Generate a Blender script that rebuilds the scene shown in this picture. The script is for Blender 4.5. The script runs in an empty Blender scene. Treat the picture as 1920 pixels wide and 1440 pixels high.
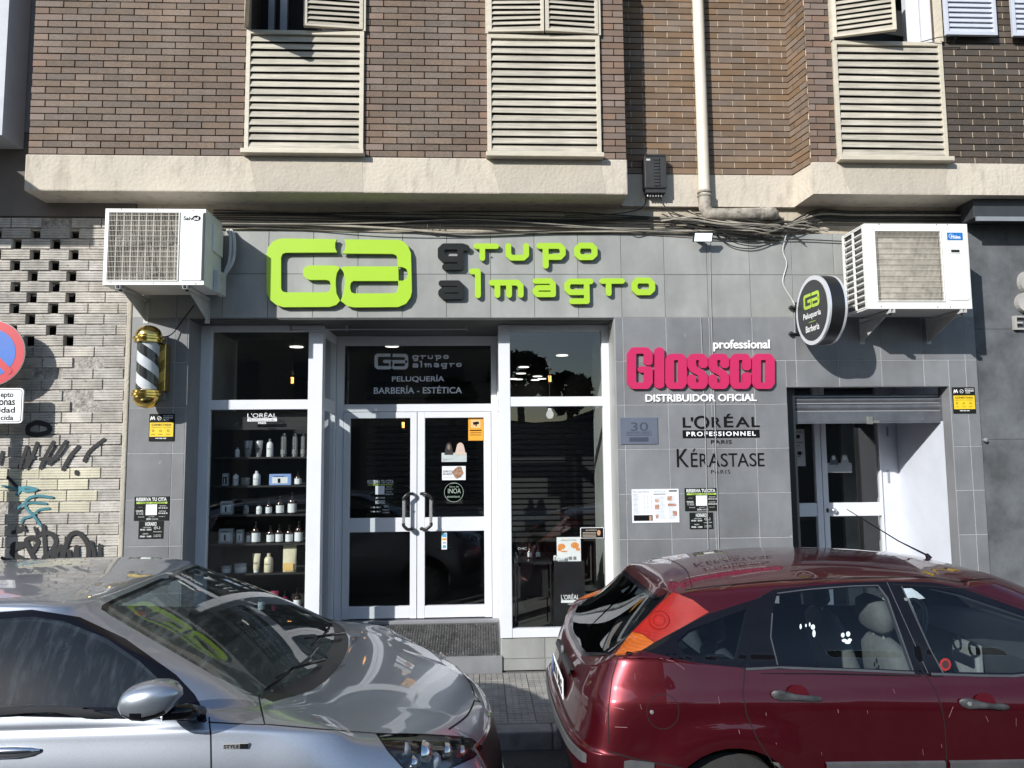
import bpy, math, random
import numpy as np
from mathutils import Vector, Matrix
from mathutils.geometry import tessellate_polygon, delaunay_2d_cdt
from mathutils.bvhtree import BVHTree
random.seed(7)
S = bpy.context.scene
COL = S.collection
R = math.radians

# ---------------------------------------------------------------- camera, sky, sun, exposure
CF = 1400.0
CC = Vector((0.0, -6.4, 1.99))
YAW, PITCH, ROLL = R(2.6), R(5.16), R(-0.51)
_f = Vector((math.sin(YAW)*math.cos(PITCH), math.cos(YAW)*math.cos(PITCH), math.sin(PITCH)))
_r0 = Vector((math.cos(YAW), -math.sin(YAW), 0)); _u0 = _r0.cross(_f)
_r = _r0*math.cos(ROLL) + _u0*math.sin(ROLL); _u = _u0*math.cos(ROLL) - _r0*math.sin(ROLL)
cam_data = bpy.data.cameras.new('camera'); cam = bpy.data.objects.new('camera', cam_data); COL.objects.link(cam)
cam_data.sensor_width = 36.0; cam_data.lens = 36.0*CF/1920.0
cam_data.clip_start = 0.05; cam_data.clip_end = 800
cam.matrix_world = Matrix(((_r.x, _u.x, -_f.x, CC.x), (_r.y, _u.y, -_f.y, CC.y), (_r.z, _u.z, -_f.z, CC.z), (0, 0, 0, 1)))
S.camera = cam

SUN = Vector((0.90, 1.0, -0.64)).normalized()          # direction the light travels
w = bpy.data.worlds.new('World'); S.world = w; w.use_nodes = True
nt = w.node_tree; nt.nodes.clear()
sky = nt.nodes.new('ShaderNodeTexSky'); sky.sky_type = 'NISHITA'; sky.sun_disc = False
sky.sun_elevation = math.asin(-SUN.z); sky.sun_rotation = math.atan2(-SUN.x, -SUN.y)
sky.air_density = 1.0; sky.dust_density = 0.6; sky.ozone_density = 1.0
bg = nt.nodes.new('ShaderNodeBackground'); bg.inputs['Strength'].default_value = 0.14
wo = nt.nodes.new('ShaderNodeOutputWorld')
nt.links.new(sky.outputs[0], bg.inputs[0]); nt.links.new(bg.outputs[0], wo.inputs[0])
sd = bpy.data.lights.new('sun', 'SUN'); sd.energy = 4.6; sd.angle = R(0.5); sd.color = (1.0, 0.975, 0.93)
so = bpy.data.objects.new('sun', sd); COL.objects.link(so)
so.rotation_euler = SUN.to_track_quat('-Z', 'Y').to_euler(); so.location = (-8, -10, 12)
S.view_settings.view_transform = 'Standard'; S.view_settings.look = 'None'
S.view_settings.gamma = 1; S.view_settings.exposure = 0.36; S.view_settings.use_curve_mapping = False
S.cycles.max_bounces = 8; S.cycles.transparent_max_bounces = 16

# ---------------------------------------------------------------- helpers
def ray(px, py): return _f*CF + _r*(px-960) - _u*(py-720)
def at(px, py, Y=0.0):
    d = ray(px, py); return CC + d*((Y-CC.y)/d.y)
def atz(px, py, z):
    d = ray(px, py); return CC + d*((z-CC.z)/d.z)
def atx(px, py, x):
    d = ray(px, py); return CC + d*((x-CC.x)/d.x)

def node_mat(name):
    m = bpy.data.materials.new(name); m.use_nodes = True
    n = m.node_tree.nodes; n.clear()
    o = n.new('ShaderNodeOutputMaterial'); b = n.new('ShaderNodeBsdfPrincipled')
    m.node_tree.links.new(b.outputs[0], o.inputs[0])
    return m, m.node_tree, b, o
def M(name, col, rough=0.6, metal=0.0, var=0.12, scale=6.0, bump=0.0, bscale=80.0, rnd=0.0, col2=None, stretch=(1,1,1),
      coat=0.0, emit=None, estr=1.0, spec=0.5, speck=None, alpha=1.0, huernd=0.0):
    m, t, b, o = node_mat(name); N = t.nodes; L = t.links
    col = tuple(col)+(1,); c2 = tuple(col2)+(1,) if col2 else tuple(max(0, c*(1-var*2.2)) for c in col[:3])+(1,)
    tc = N.new('ShaderNodeTexCoord'); mp = N.new('ShaderNodeMapping'); mp.inputs['Scale'].default_value = stretch
    L.new(tc.outputs['Object'], mp.inputs[0])
    src = None
    if rnd:
        oi = N.new('ShaderNodeObjectInfo'); ad = N.new('ShaderNodeVectorMath'); ad.operation = 'SCALE'
        cv = N.new('ShaderNodeCombineXYZ')
        for k in range(3): L.new(oi.outputs['Random'], cv.inputs[k])
        L.new(cv.outputs[0], ad.inputs[0]); ad.inputs['Scale'].default_value = 37.0
        ad2 = N.new('ShaderNodeVectorMath'); L.new(mp.outputs[0], ad2.inputs[0]); L.new(ad.outputs[0], ad2.inputs[1])
        vec = ad2.outputs[0]
    else: vec = mp.outputs[0]
    nz = N.new('ShaderNodeTexNoise'); nz.inputs['Scale'].default_value = scale; nz.inputs['Detail'].default_value = 6
    nz.inputs['Roughness'].default_value = 0.65
    L.new(vec, nz.inputs['Vector'])
    rp = N.new('ShaderNodeMapRange'); rp.inputs[1].default_value = 0.35; rp.inputs[2].default_value = 0.68
    L.new(nz.outputs[0], rp.inputs[0])
    mx = N.new('ShaderNodeMix'); mx.data_type = 'RGBA'; L.new(rp.outputs[0], mx.inputs[0])
    mx.inputs[6].default_value = col; mx.inputs[7].default_value = c2
    out = mx.outputs[2]
    if rnd:
        hv = N.new('ShaderNodeHueSaturation'); L.new(out, hv.inputs['Color'])
        mr = N.new('ShaderNodeMapRange'); mr.inputs[3].default_value = 1-rnd; mr.inputs[4].default_value = 1+rnd
        L.new(oi.outputs['Random'], mr.inputs[0]); L.new(mr.outputs[0], hv.inputs['Value'])
        if huernd:
            wn = N.new('ShaderNodeTexWhiteNoise'); wn.noise_dimensions = '1D'; L.new(oi.outputs['Random'], wn.inputs['W'])
            mr2 = N.new('ShaderNodeMapRange'); mr2.inputs[3].default_value = 1-huernd; mr2.inputs[4].default_value = 1+huernd
            L.new(wn.outputs[0], mr2.inputs[0]); L.new(mr2.outputs[0], hv.inputs['Saturation'])
        out = hv.outputs[0]
        gp_ = N.new('ShaderNodeNewGeometry'); m4 = N.new('ShaderNodeMapping'); m4.inputs['Scale'].default_value = (1.6, 1.6, .55); L.new(gp_.outputs['Position'], m4.inputs[0])
        n4 = N.new('ShaderNodeTexNoise'); n4.inputs['Scale'].default_value = 1.6; n4.inputs['Detail'].default_value = 7; n4.inputs['Roughness'].default_value = .62; L.new(m4.outputs[0], n4.inputs['Vector'])
        r4 = N.new('ShaderNodeMapRange'); r4.inputs[1].default_value = .3; r4.inputs[2].default_value = .7; r4.inputs[3].default_value = .80; r4.inputs[4].default_value = 1.12; L.new(n4.outputs[0], r4.inputs[0])
        h4 = N.new('ShaderNodeHueSaturation'); L.new(out, h4.inputs['Color']); L.new(r4.outputs[0], h4.inputs['Value']); out = h4.outputs[0]
    if speck:
        n2 = N.new('ShaderNodeTexNoise'); n2.inputs['Scale'].default_value = speck[1]; L.new(vec, n2.inputs['Vector'])
        r2 = N.new('ShaderNodeMapRange'); r2.inputs[1].default_value = speck[2]; r2.inputs[2].default_value = speck[2]+0.06
        L.new(n2.outputs[0], r2.inputs[0])
        m2 = N.new('ShaderNodeMix'); m2.data_type = 'RGBA'; L.new(r2.outputs[0], m2.inputs[0]); L.new(out, m2.inputs[6])
        m2.inputs[7].default_value = tuple(speck[0])+(1,); out = m2.outputs[2]
    L.new(out, b.inputs['Base Color'])
    b.inputs['Roughness'].default_value = rough; b.inputs['Metallic'].default_value = metal
    b.inputs['Specular IOR Level'].default_value = spec
    b.inputs['Coat Weight'].default_value = coat; b.inputs['Coat Roughness'].default_value = 0.03
    if emit:
        b.inputs['Emission Color'].default_value = tuple(emit)+(1,); b.inputs['Emission Strength'].default_value = estr
    if bump:
        bn = N.new('ShaderNodeTexNoise'); bn.inputs['Scale'].default_value = bscale; bn.inputs['Detail'].default_value = 5
        L.new(vec, bn.inputs['Vector'])
        bp = N.new('ShaderNodeBump'); bp.inputs['Strength'].default_value = 1.0; bp.inputs['Distance'].default_value = bump
        L.new(bn.outputs[0], bp.inputs['Height']); L.new(bp.outputs[0], b.inputs['Normal'])
    return m
def glass(name, tint=(0.85, 0.88, 0.87), refl=1.0, ior=1.55):
    m = bpy.data.materials.new(name); m.use_nodes = True; t = m.node_tree; N = t.nodes; L = t.links; N.clear()
    o = N.new('ShaderNodeOutputMaterial'); tr = N.new('ShaderNodeBsdfTransparent'); tr.inputs[0].default_value = tuple(tint)+(1,)
    gl = N.new('ShaderNodeBsdfGlossy'); gl.inputs['Roughness'].default_value = 0.0; gl.inputs[0].default_value = (1, 1, 1, 1)
    fr = N.new('ShaderNodeFresnel'); fr.inputs[0].default_value = ior
    mu = N.new('ShaderNodeMath'); mu.operation = 'MULTIPLY'; mu.inputs[1].default_value = refl; mu.use_clamp = True
    ge = N.new('ShaderNodeNewGeometry'); iv = N.new('ShaderNodeMath'); iv.operation = 'SUBTRACT'; iv.inputs[0].default_value = 1.0
    L.new(ge.outputs['Backfacing'], iv.inputs[1]); m2 = N.new('ShaderNodeMath'); m2.operation = 'MULTIPLY'; L.new(fr.outputs[0], m2.inputs[0]); L.new(iv.outputs[0], m2.inputs[1])
    L.new(m2.outputs[0], mu.inputs[0])
    mx = N.new('ShaderNodeMixShader'); L.new(mu.outputs[0], mx.inputs[0]); L.new(tr.outputs[0], mx.inputs[1]); L.new(gl.outputs[0], mx.inputs[2])
    L.new(mx.outputs[0], o.inputs[0]); return m

ORG = {}
def tag(o, label=None, cat=None, group=None, kind=None):
    if label: o['label'] = label
    if cat: o['category'] = cat
    if group: o['group'] = group
    if kind: o['kind'] = kind
    return o
def thing(name, label, cat, loc, group=None):
    o = bpy.data.objects.new(name, None); COL.objects.link(o); o.empty_display_size = 0.1
    o.location = loc; ORG[o] = Vector(loc); return tag(o, label, cat, group)
def link(name, me, parent=None, loc=(0, 0, 0)):
    o = bpy.data.objects.new(name, me); COL.objects.link(o)
    if parent is not None: o.parent = parent; ORG[o] = ORG[parent]
    else: ORG[o] = Vector(loc)
    o.location = loc
    return o
class MB:
    def __init__(s): s.v = []; s.f = []; s.m = []; s.cm = 0
    def add(s, vs, fs):
        n = len(s.v); s.v += [tuple(v) for v in vs]; s.f += [tuple(i+n for i in f) for f in fs]; s.m += [s.cm]*len(fs); return s
    def box(s, x0, x1, y0, y1, z0, z1):
        return s.add([(x0,y0,z0),(x1,y0,z0),(x1,y1,z0),(x0,y1,z0),(x0,y0,z1),(x1,y0,z1),(x1,y1,z1),(x0,y1,z1)],
                     [(0,3,2,1),(4,5,6,7),(0,1,5,4),(1,2,6,5),(2,3,7,6),(3,0,4,7)])
    def obox(s, mat, hx, hy, hz):
        vs = [mat @ Vector((a*hx, b*hy, c*hz)) for c in (-1, 1) for a, b in ((-1,-1),(1,-1),(1,1),(-1,1))]
        return s.add(vs, [(0,3,2,1),(4,5,6,7),(0,1,5,4),(1,2,6,5),(2,3,7,6),(3,0,4,7)])
    def prism(s, poly, y0, y1, back=True):
        """outline in XZ extruded from y0 (front) to y1"""
        n = len(poly); tri = tessellate_polygon([[Vector((p[0], p[1], 0)) for p in poly]])
        s.add([(p[0], y0, p[1]) for p in poly], [t if _area(poly, t) > 0 else t[::-1] for t in tri])
        if back: s.add([(p[0], y1, p[1]) for p in poly], [t if _area(poly, t) < 0 else t[::-1] for t in tri])
        ar = sum(poly[i][0]*poly[(i+1) % n][1]-poly[(i+1) % n][0]*poly[i][1] for i in range(n))
        q = [(i, i+n, (i+1) % n+n, (i+1) % n) for i in range(n)]
        if ar < 0: q = [f[::-1] for f in q]
        return s.add([(p[0], y0, p[1]) for p in poly]+[(p[0], y1, p[1]) for p in poly], q)
    def tube(s, pts, r, n=8, cap=True):
        pts = [Vector(p) for p in pts]; rings = []; up = None
        for i, p in enumerate(pts):
            t = (pts[min(i+1, len(pts)-1)]-pts[max(i-1, 0)]).normalized()
            if up is None: up = t.orthogonal().normalized()
            up = (up - t*up.dot(t)).normalized(); b = t.cross(up)
            rr = r[i] if isinstance(r, (list, tuple)) else r
            rings.append([p+(up*math.cos(a)+b*math.sin(a))*rr for a in (2*math.pi*k/n for k in range(n))])
        vs = [v for rg in rings for v in rg]; fs = []
        for i in range(len(pts)-1):
            for k in range(n):
                a = i*n+k; b2 = i*n+(k+1) % n; fs.append((a, b2, b2+n, a+n))
        if cap: fs.append(tuple(range(n))[::-1]); fs.append(tuple((len(pts)-1)*n+k for k in range(n)))
        return s.add(vs, fs)
    def lathe(s, c, prof, n=24, axis='Z'):
        """prof = [(radius, height)], around the vertical through c"""
        vs = []; c = Vector(c)
        for r_, h in prof:
            for k in range(n):
                a = 2*math.pi*k/n
                if axis == 'Z': vs.append(c+Vector((r_*math.cos(a), r_*math.sin(a), h)))
                elif axis == 'Y': vs.append(c+Vector((r_*math.cos(a), h, -r_*math.sin(a))))
                else: vs.append(c+Vector((h, r_*math.cos(a), r_*math.sin(a))))
        fs = []
        for i in range(len(prof)-1):
            for k in range(n):
                a = i*n+k; b2 = i*n+(k+1) % n; fs.append((a, b2, b2+n, a+n))
        fs.append(tuple(range(n))[::-1]); fs.append(tuple((len(prof)-1)*n+k for k in range(n)))
        return s.add(vs, fs)
    def xf(s, mat, start=0):
        for i in range(start, len(s.v)): s.v[i] = tuple(mat @ Vector(s.v[i]))
        return s
    def build(s, name, mats, parent=None, smooth=False, bevel=0, loc=None, label=None, kind=None, segs=2):
        if parent is not None: org = ORG[parent]
        elif loc is not None: org = Vector(loc)
        else:
            xs = np.array(s.v); mn = xs.min(0); mxx = xs.max(0)
            org = Vector(((mn[0]+mxx[0])/2, (mn[1]+mxx[1])/2, mn[2]))
        me = bpy.data.meshes.new(name)
        me.from_pydata([(v[0]-org.x, v[1]-org.y, v[2]-org.z) for v in s.v], [], s.f)
        for mm in (mats if isinstance(mats, (list, tuple)) else [mats]): me.materials.append(mm)
        if any(s.m): me.polygons.foreach_set('material_index', s.m)
        if smooth: me.polygons.foreach_set('use_smooth', [True]*len(me.polygons))
        me.update()
        o = link(name, me, parent, (0, 0, 0) if parent is not None else org)
        if parent is None: ORG[o] = org
        if smooth and smooth != 2:
            me.set_sharp_from_angle(angle=R(38))
        if bevel:
            b = o.modifiers.new('bevel', 'BEVEL'); b.width = bevel; b.segments = segs; b.limit_method = 'ANGLE'; b.angle_limit = R(40)
            b.harden_normals = False
        if label: o['label'] = label
        if kind: o['kind'] = kind
        return o
def _area(poly, t):
    a, b, c = (poly[i] for i in t); return (b[0]-a[0])*(c[1]-a[1])-(c[0]-a[0])*(b[1]-a[1])
def rrect(x0, z0, x1, z1, r, n=5):
    out = []
    for cx, cz, a0 in ((x1-r, z0+r, -90), (x1-r, z1-r, 0), (x0+r, z1-r, 90), (x0+r, z0+r, 180)):
        for k in range(n+1):
            a = R(a0+90*k/n); out.append((cx+r*math.cos(a), cz+r*math.sin(a)))
    return out
def bez(pts, n=8, closed=False):
    """Catmull-Rom through points"""
    P = [Vector(p) for p in pts]; m = len(P); out = []
    for i in range(m if closed else m-1):
        p0 = P[(i-1) % m] if closed or i > 0 else P[0]*2-P[1]
        p1 = P[i]; p2 = P[(i+1) % m]
        p3 = P[(i+2) % m] if closed or i+2 < m else P[-1]*2-P[-2]
        for k in range(n):
            t = k/n
            out.append(0.5*((2*p1)+(-p0+p2)*t+(2*p0-5*p1+4*p2-p3)*t*t+(-p0+3*p1-3*p2+p3)*t**3))
    if not closed: out.append(P[-1])
    return out
def stroke_poly(pts, w_, n=6):
    """outline of a thick polyline with round caps and joins in 2D, returned as convex pieces"""
    out = []
    for a, b in zip(pts[:-1], pts[1:]):
        a = Vector(a[:2]); b = Vector(b[:2]); d = (b-a)
        if d.length < 1e-9: continue
        an = math.atan2(d.y, d.x); h = w_/2; poly = []
        for k in range(2*n+1): t = an+math.pi/2+math.pi*k/(2*n); poly.append((a.x+h*math.cos(t), a.y+h*math.sin(t)))
        for k in range(2*n+1): t = an-math.pi/2+math.pi*k/(2*n); poly.append((b.x+h*math.cos(t), b.y+h*math.sin(t)))
        out.append(poly)
    return out
def union(polys, eps=1e-5):
    """union of 2D polygons as triangles + boundary edges through a constrained triangulation"""
    vs = []; es = []; fs = []
    for p in polys:
        n = len(vs); vs += [Vector(q[:2]) for q in p]; fs.append([n+i for i in range(len(p))])
    r = delaunay_2d_cdt(vs, [], fs, 1, eps); V = np.array([v[:] for v in r[0]]); keep = []
    F = [f for f in r[2] if len(f) > 2]; c = np.array([V[list(f)].mean(0) for f in F]); ins = np.zeros(len(F), bool)
    for p in polys:
        P_ = np.array([q[:2] for q in p]); Q_ = np.roll(P_, 1, 0); k = np.zeros(len(F), bool)
        for (x0, y0), (x1, y1) in zip(P_, Q_):
            if y0 == y1: continue
            k ^= ((y0 > c[:, 1]) != (y1 > c[:, 1])) & (c[:, 0] < (x1-x0)*(c[:, 1]-y0)/(y1-y0)+x0)
        ins |= k
    return r[0], [list(f) for f, i in zip(F, ins) if i]
def add_flat(mb, polys, y0, y1, fn=lambda x, z, y: (x, y, z)):
    """solid extrusion of the union of 2D polygons; fn maps (x, z, y) to the place"""
    V, F = union(polys); n = len(V); cnt = {}
    F = [f if sum(V[f[i]].x*V[f[(i+1) % len(f)]].y-V[f[(i+1) % len(f)]].x*V[f[i]].y for i in range(len(f))) > 0 else list(f)[::-1] for f in F]
    for f in F:
        for i in range(len(f)):
            a, b = f[i], f[(i+1) % len(f)]; cnt[(a, b)] = 1
    fs = [tuple(f) for f in F]+[tuple(i+n for i in f[::-1]) for f in F]
    for (a, b) in cnt:
        if (b, a) not in cnt: fs.append((a, a+n, b+n, b))
    mb.add([fn(v.x, v.y, y0) for v in V]+[fn(v.x, v.y, y1) for v in V], fs)
_txt = {}
def text_geo(s, bold=0.0, space=1.0, shear=0.0, ext=0.0):
    key = (s, bold, space, shear, ext)
    if key not in _txt:
        c = bpy.data.curves.new('t', 'FONT'); c.body = s; c.offset = bold; c.space_character = space; c.shear = shear
        c.extrude = ext; c.resolution_u = 4
        o = bpy.data.objects.new('t', c); me = bpy.data.meshes.new_from_object(o)
        v = np.array([x.co[:] for x in me.vertices]) if len(me.vertices) else np.zeros((1, 3))
        f = [tuple(p.vertices) for p in me.polygons]
        bpy.data.objects.remove(o); bpy.data.curves.remove(c); bpy.data.meshes.remove(me)
        _txt[key] = (v, f)
    return _txt[key]
def add_text(mb, s, x0, z0, x1, z1, y, bold=0.0, space=1.0, shear=0.0, ext=0.0, fn=None):
    """text fitted to the box (x0,z0)-(x1,z1) on the plane y, facing -Y; ext = solid depth"""
    v, f = text_geo(s, bold, space, shear, 0.5 if ext else 0.0)
    mn = v.min(0); mx_ = v.max(0); sx = (x1-x0)/max(mx_[0]-mn[0], 1e-6); sz = (z1-z0)/max(mx_[1]-mn[1], 1e-6)
    vs = [(x0+(p[0]-mn[0])*sx, y-(p[2]+0.5)*ext if ext else y, z0+(p[1]-mn[1])*sz) for p in v]
    if fn: vs = [fn(*q) for q in vs]
    mb.add(vs, f)
def pbox(px0, py0, px1, py1, Y):
    xm = (px0+px1)/2; ym = (py0+py1)/2
    return at(px0, ym, Y).x, at(xm, py1, Y).z, at(px1, ym, Y).x, at(xm, py0, Y).z   # x0,z0,x1,z1
def px_text(mb, s, box, Y, **k):
    x0, z0, x1, z1 = pbox(*box, Y); add_text(mb, s, x0, z0, x1, z1, Y, **k)

# ---------------------------------------------------------------- shared materials
white_alu = M('white_painted_aluminium', (0.66, 0.68, 0.72), 0.35, var=0.03, scale=3)
grey_alu = M('grey_aluminium', (0.30, 0.31, 0.33), 0.4, metal=0.3, var=0.05)
black_plastic = M('black_plastic', (0.012, 0.012, 0.013), 0.4, var=0.1)
dark_rubber = M('dark_rubber', (0.018, 0.018, 0.02), 0.7, var=0.1)
shop_glass = glass('shop_glass', (0.945, 0.96, 0.955), 1.6)
white_print = M('white_print', (0.82, 0.83, 0.84), 0.6, var=0.02)
black_print = M('black_print', (0.006, 0.006, 0.007), 0.8, var=0.0, spec=.15)
# ================================================================ ground
asphalt = M('asphalt', (0.055, 0.054, 0.053), 0.9, var=0.2, scale=3, bump=0.004, bscale=150, speck=((0.12, 0.12, 0.115), 260, 0.62))
paving = M('concrete_paving', (0.30, 0.29, 0.27), 0.85, var=0.16, scale=5, bump=0.001, bscale=200, rnd=0.10)
kerb_m = M('granite_kerb', (0.27, 0.265, 0.26), 0.8, var=0.15, scale=14, bump=0.001, bscale=200, rnd=0.07)
PZ = 0.09                                # pavement top
KY = atz(985, 1372, PZ).y                # kerb's road edge
o = MB().box(-150, 150, -300, 120, -1.2, -0.4).build('ground', M('earth', (0.12, 0.10, 0.08), 0.95, scale=0.5), kind='structure')
m = MB(); m.add([(-150, -13.0, -0.03), (150, -13.0, -0.03), (150, KY-0.0, -0.03), (-150, KY, -0.03)], [(0, 1, 2, 3)])
m.add([(-150, -13.0, -0.4), (150, -13.0, -0.4), (150, KY, -0.4), (-150, KY, -0.4)], [(3, 2, 1, 0)])
m.build('road', asphalt, kind='structure')
pav = MB().box(-150, 150, KY+0.16, 14, -0.4, PZ-0.012).build('pavement', M('mortar_bed', (0.17, 0.165, 0.155), 0.95, var=0.15, scale=20), kind='structure')
MB().box(-150, 150, -18, -13.0, -0.4, 0.1).build('pavement', paving, kind='structure')
kb = MB().box(-150, 150, KY+0.012, KY+0.158, -0.4, PZ-0.02).build('kerb', kerb_m, kind='structure')
kbm = None
for i in range(-14, 15):
    if kbm is None:
        q = MB(); q.box(-0.296, 0.296, 0, 0.156, -0.13, 0.0); kbm = q.build('kerb_stone', kerb_m, kb, bevel=0.012)
        kbm.location = (0.2+i*0.6-ORG[kb].x, KY-ORG[kb].y, PZ-ORG[kb].z); 
        # vertices were placed relative to the kerb; restore them to local
        for v in kbm.data.vertices: v.co += ORG[kb]
    else:
        c = kbm.copy(); COL.objects.link(c); c.location = (0.2+i*0.6-ORG[kb].x, KY-ORG[kb].y, PZ-ORG[kb].z)
# ribbed paving stones: 4 x 4 raised pads
def ribbed_stone(s=0.196):
    q = MB(); q.box(-s/2, s/2, -s/2, s/2, -0.012, -0.004)
    n = 4; p = s/n
    for i in range(n):
        for j in range(n):
            x = -s/2+p*(i+.5); y = -s/2+p*(j+.5); a = p/2-0.004
            q.add([(x-a-.002, y-a-.002, -.004), (x+a+.002, y-a-.002, -.004), (x+a+.002, y+a+.002, -.004), (x-a-.002, y+a+.002, -.004),
                   (x-a, y-a, 0), (x+a, y-a, 0), (x+a, y+a, 0), (x-a, y+a, 0)], [(4,5,6,7),(0,1,5,4),(1,2,6,5),(2,3,7,6),(3,0,4,7)])
    return q
q = ribbed_stone(); st0 = None; rest = MB(); n = 0
xs = [-0.9+0.2*i for i in range(14)]; ys = []
y = KY+0.16+0.1
while y < 0.29: ys.append(y); y += 0.2
for x in [-4.5+0.2*i for i in range(48)]:
    for y in ys:
        near = -0.75 < x < 1.35
        if near:
            if st0 is None:
                me = bpy.data.meshes.new('paving_stone'); me.from_pydata(q.v, [], q.f); me.materials.append(paving); st0 = me
            c = link('paving_stone', st0, pav); c.location = (x-ORG[pav].x, y-ORG[pav].y, PZ+random.uniform(-.0015, .0015)-ORG[pav].z)
            c.rotation_euler = (random.uniform(-.004, .004), random.uniform(-.004, .004), 0)
        else:
            rest.add([(a+x, b+y, c_+PZ) for a, b, c_ in q.v], q.f)
rest.build('paving_stones', paving, pav, kind='stuff')

# ================================================================ apartment building
BX, BY = -0.30, -0.03                     # bay face and recessed wall face in Y
brick_m = M('brown_clinker_brick', (0.20, 0.150, 0.115), 0.8, var=0.2, scale=9, bump=0.0015, bscale=120, rnd=0.20, huernd=0.18, speck=((0.30, 0.25, 0.21), 30, 0.70))
brick_k = M('dark_sooty_brick', (0.088, 0.068, 0.052), 0.8, var=0.2, scale=9, bump=0.0015, bscale=120, rnd=0.2, huernd=0.2, speck=((0.3, 0.27, 0.24), 26, 0.64))
brick_r = M('orange_brown_brick', (0.195, 0.138, 0.092), 0.8, var=0.2, scale=9, bump=0.0015, bscale=120, rnd=0.22, huernd=0.2)
mortar_d = M('dark_mortar', (0.10, 0.07, 0.055), 0.95, scale=30)
mortar_l = M('pale_mortar', (0.56, 0.46, 0.35), 0.95, scale=30)
def plaster(name, col, dirt):
    m, t, b, o = node_mat(name); N = t.nodes; L = t.links
    tc = N.new('ShaderNodeTexCoord')
    mp = N.new('ShaderNodeMapping'); mp.inputs['Scale'].default_value = (1, 1, 0.35); L.new(tc.outputs['Object'], mp.inputs[0])
    n1 = N.new('ShaderNodeTexNoise'); n1.inputs['Scale'].default_value = 14; n1.inputs['Detail'].default_value = 4; L.new(mp.outputs[0], n1.inputs['Vector'])
    r1 = N.new('ShaderNodeMapRange'); r1.inputs[1].default_value = 0.52; r1.inputs[2].default_value = 0.75; r1.inputs[4].default_value = 0.5; L.new(n1.outputs[0], r1.inputs[0])
    mx = N.new('ShaderNodeMix'); mx.data_type = 'RGBA'; mx.inputs[6].default_value = col+(1,); mx.inputs[7].default_value = dirt+(1,); L.new(r1.outputs[0], mx.inputs[0])
    n3 = N.new('ShaderNodeTexNoise'); n3.inputs['Scale'].default_value = 2.2; L.new(tc.outputs['Object'], n3.inputs['Vector'])
    m3 = N.new('ShaderNodeMix'); m3.data_type = 'RGBA'; m3.blend_type = 'MULTIPLY'; m3.inputs[0].default_value = 0.3; L.new(mx.outputs[2], m3.inputs[6]); L.new(n3.outputs[0], m3.inputs[7])
    L.new(m3.outputs[2], b.inputs['Base Color']); b.inputs['Roughness'].default_value = 0.9
    n2 = N.new('ShaderNodeTexNoise'); n2.inputs['Scale'].default_value = 35; n2.inputs['Detail'].default_value = 8; L.new(tc.outputs['Object'], n2.inputs['Vector'])
    bp = N.new('ShaderNodeBump'); bp.inputs['Distance'].default_value = 0.006; L.new(n2.outputs[0], bp.inputs['Height']); L.new(bp.outputs[0], b.inputs['Normal'])
    return m
band_m = plaster('cream_plaster', (0.60, 0.54, 0.45), (0.30, 0.26, 0.21))
soffit_m = plaster('grey_plaster', (0.30, 0.27, 0.22), (0.2, 0.17, 0.14))
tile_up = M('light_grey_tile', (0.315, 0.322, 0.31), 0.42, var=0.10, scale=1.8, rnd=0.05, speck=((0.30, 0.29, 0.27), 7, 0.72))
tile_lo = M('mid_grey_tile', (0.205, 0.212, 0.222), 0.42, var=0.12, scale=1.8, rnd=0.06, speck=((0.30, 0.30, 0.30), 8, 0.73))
tile_jm = M('jamb_grey_tile', (0.22, 0.225, 0.235), 0.38, var=0.07, scale=2.5, rnd=0.05)
grout = M('grey_grout', (0.46, 0.47, 0.48), 0.95, scale=40)
cream_m = M('cream_painted_metal', (0.56, 0.51, 0.41), 0.5, var=0.08, scale=7, stretch=(1, 1, 6), speck=((0.42, 0.35, 0.25), 40, 0.70))
slat_m = M('aged_cream_slat', (0.52, 0.48, 0.40), 0.55, var=0.2, scale=5, stretch=(0.6, 3, 10), rnd=0.07, speck=((0.36, 0.3, 0.22), 55, 0.68))
white_sh = M('white_shutter_paint', (0.50, 0.53, 0.60), 0.4, var=0.05, scale=5)
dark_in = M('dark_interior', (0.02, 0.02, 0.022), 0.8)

xl = at(57, 250, BX).x; xr = at(1172, 250, BX).x
zb = at(640, 295, BX).z                    # brick / band line
zbot = at(640, 363, BX).z                  # soffit
zrb = at(1330, 328, BY).z; zrbot = at(1330, 388, BY).z
x_ch0 = at(1480, 200, BY).x; x_ch1 = at(1516, 200, BX).x
ZT = 6.3
bld = thing('apartment_building', 'brown brick apartment building with cream plaster band above the grey tiled hairdressing shop', 'building', (0, 1.0, PZ))
bricks = []                                # (x0,x1,z0,z1, frame, mat)
PX, PZb, JT = 0.231, 0.0575, 0.009
def lay(x0, x1, z0, z1, face, mat_, phase, holes, head=False, full=PX):
    z = z0; k = 0
    while z < z1:
        top = z+PZb-JT; segs = [(x0, x1)]
        for hx0, hx1, hz0, hz1 in holes:
            if z+0.01 < hz1 and top-0.01 > hz0:
                ns = []
                for a, b in segs:
                    if hx1 <= a or hx0 >= b: ns.append((a, b))
                    else:
                        if hx0 > a: ns.append((a, hx0))
                        if hx1 < b: ns.append((hx1, b))
                segs = ns
        for a, b in segs:
            off = phase+(full/2 if k % 2 else 0)+random.uniform(-.006, .006)
            i = math.floor((a-off)/full); xx = off+i*full
            while xx < b:
                u = max(a, xx); v = min(b, xx+full-JT)
                if v-u > 0.02: bricks.append((u, v, z, top, face, mat_))
                xx += full
        z += PZb; k += 1
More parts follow.
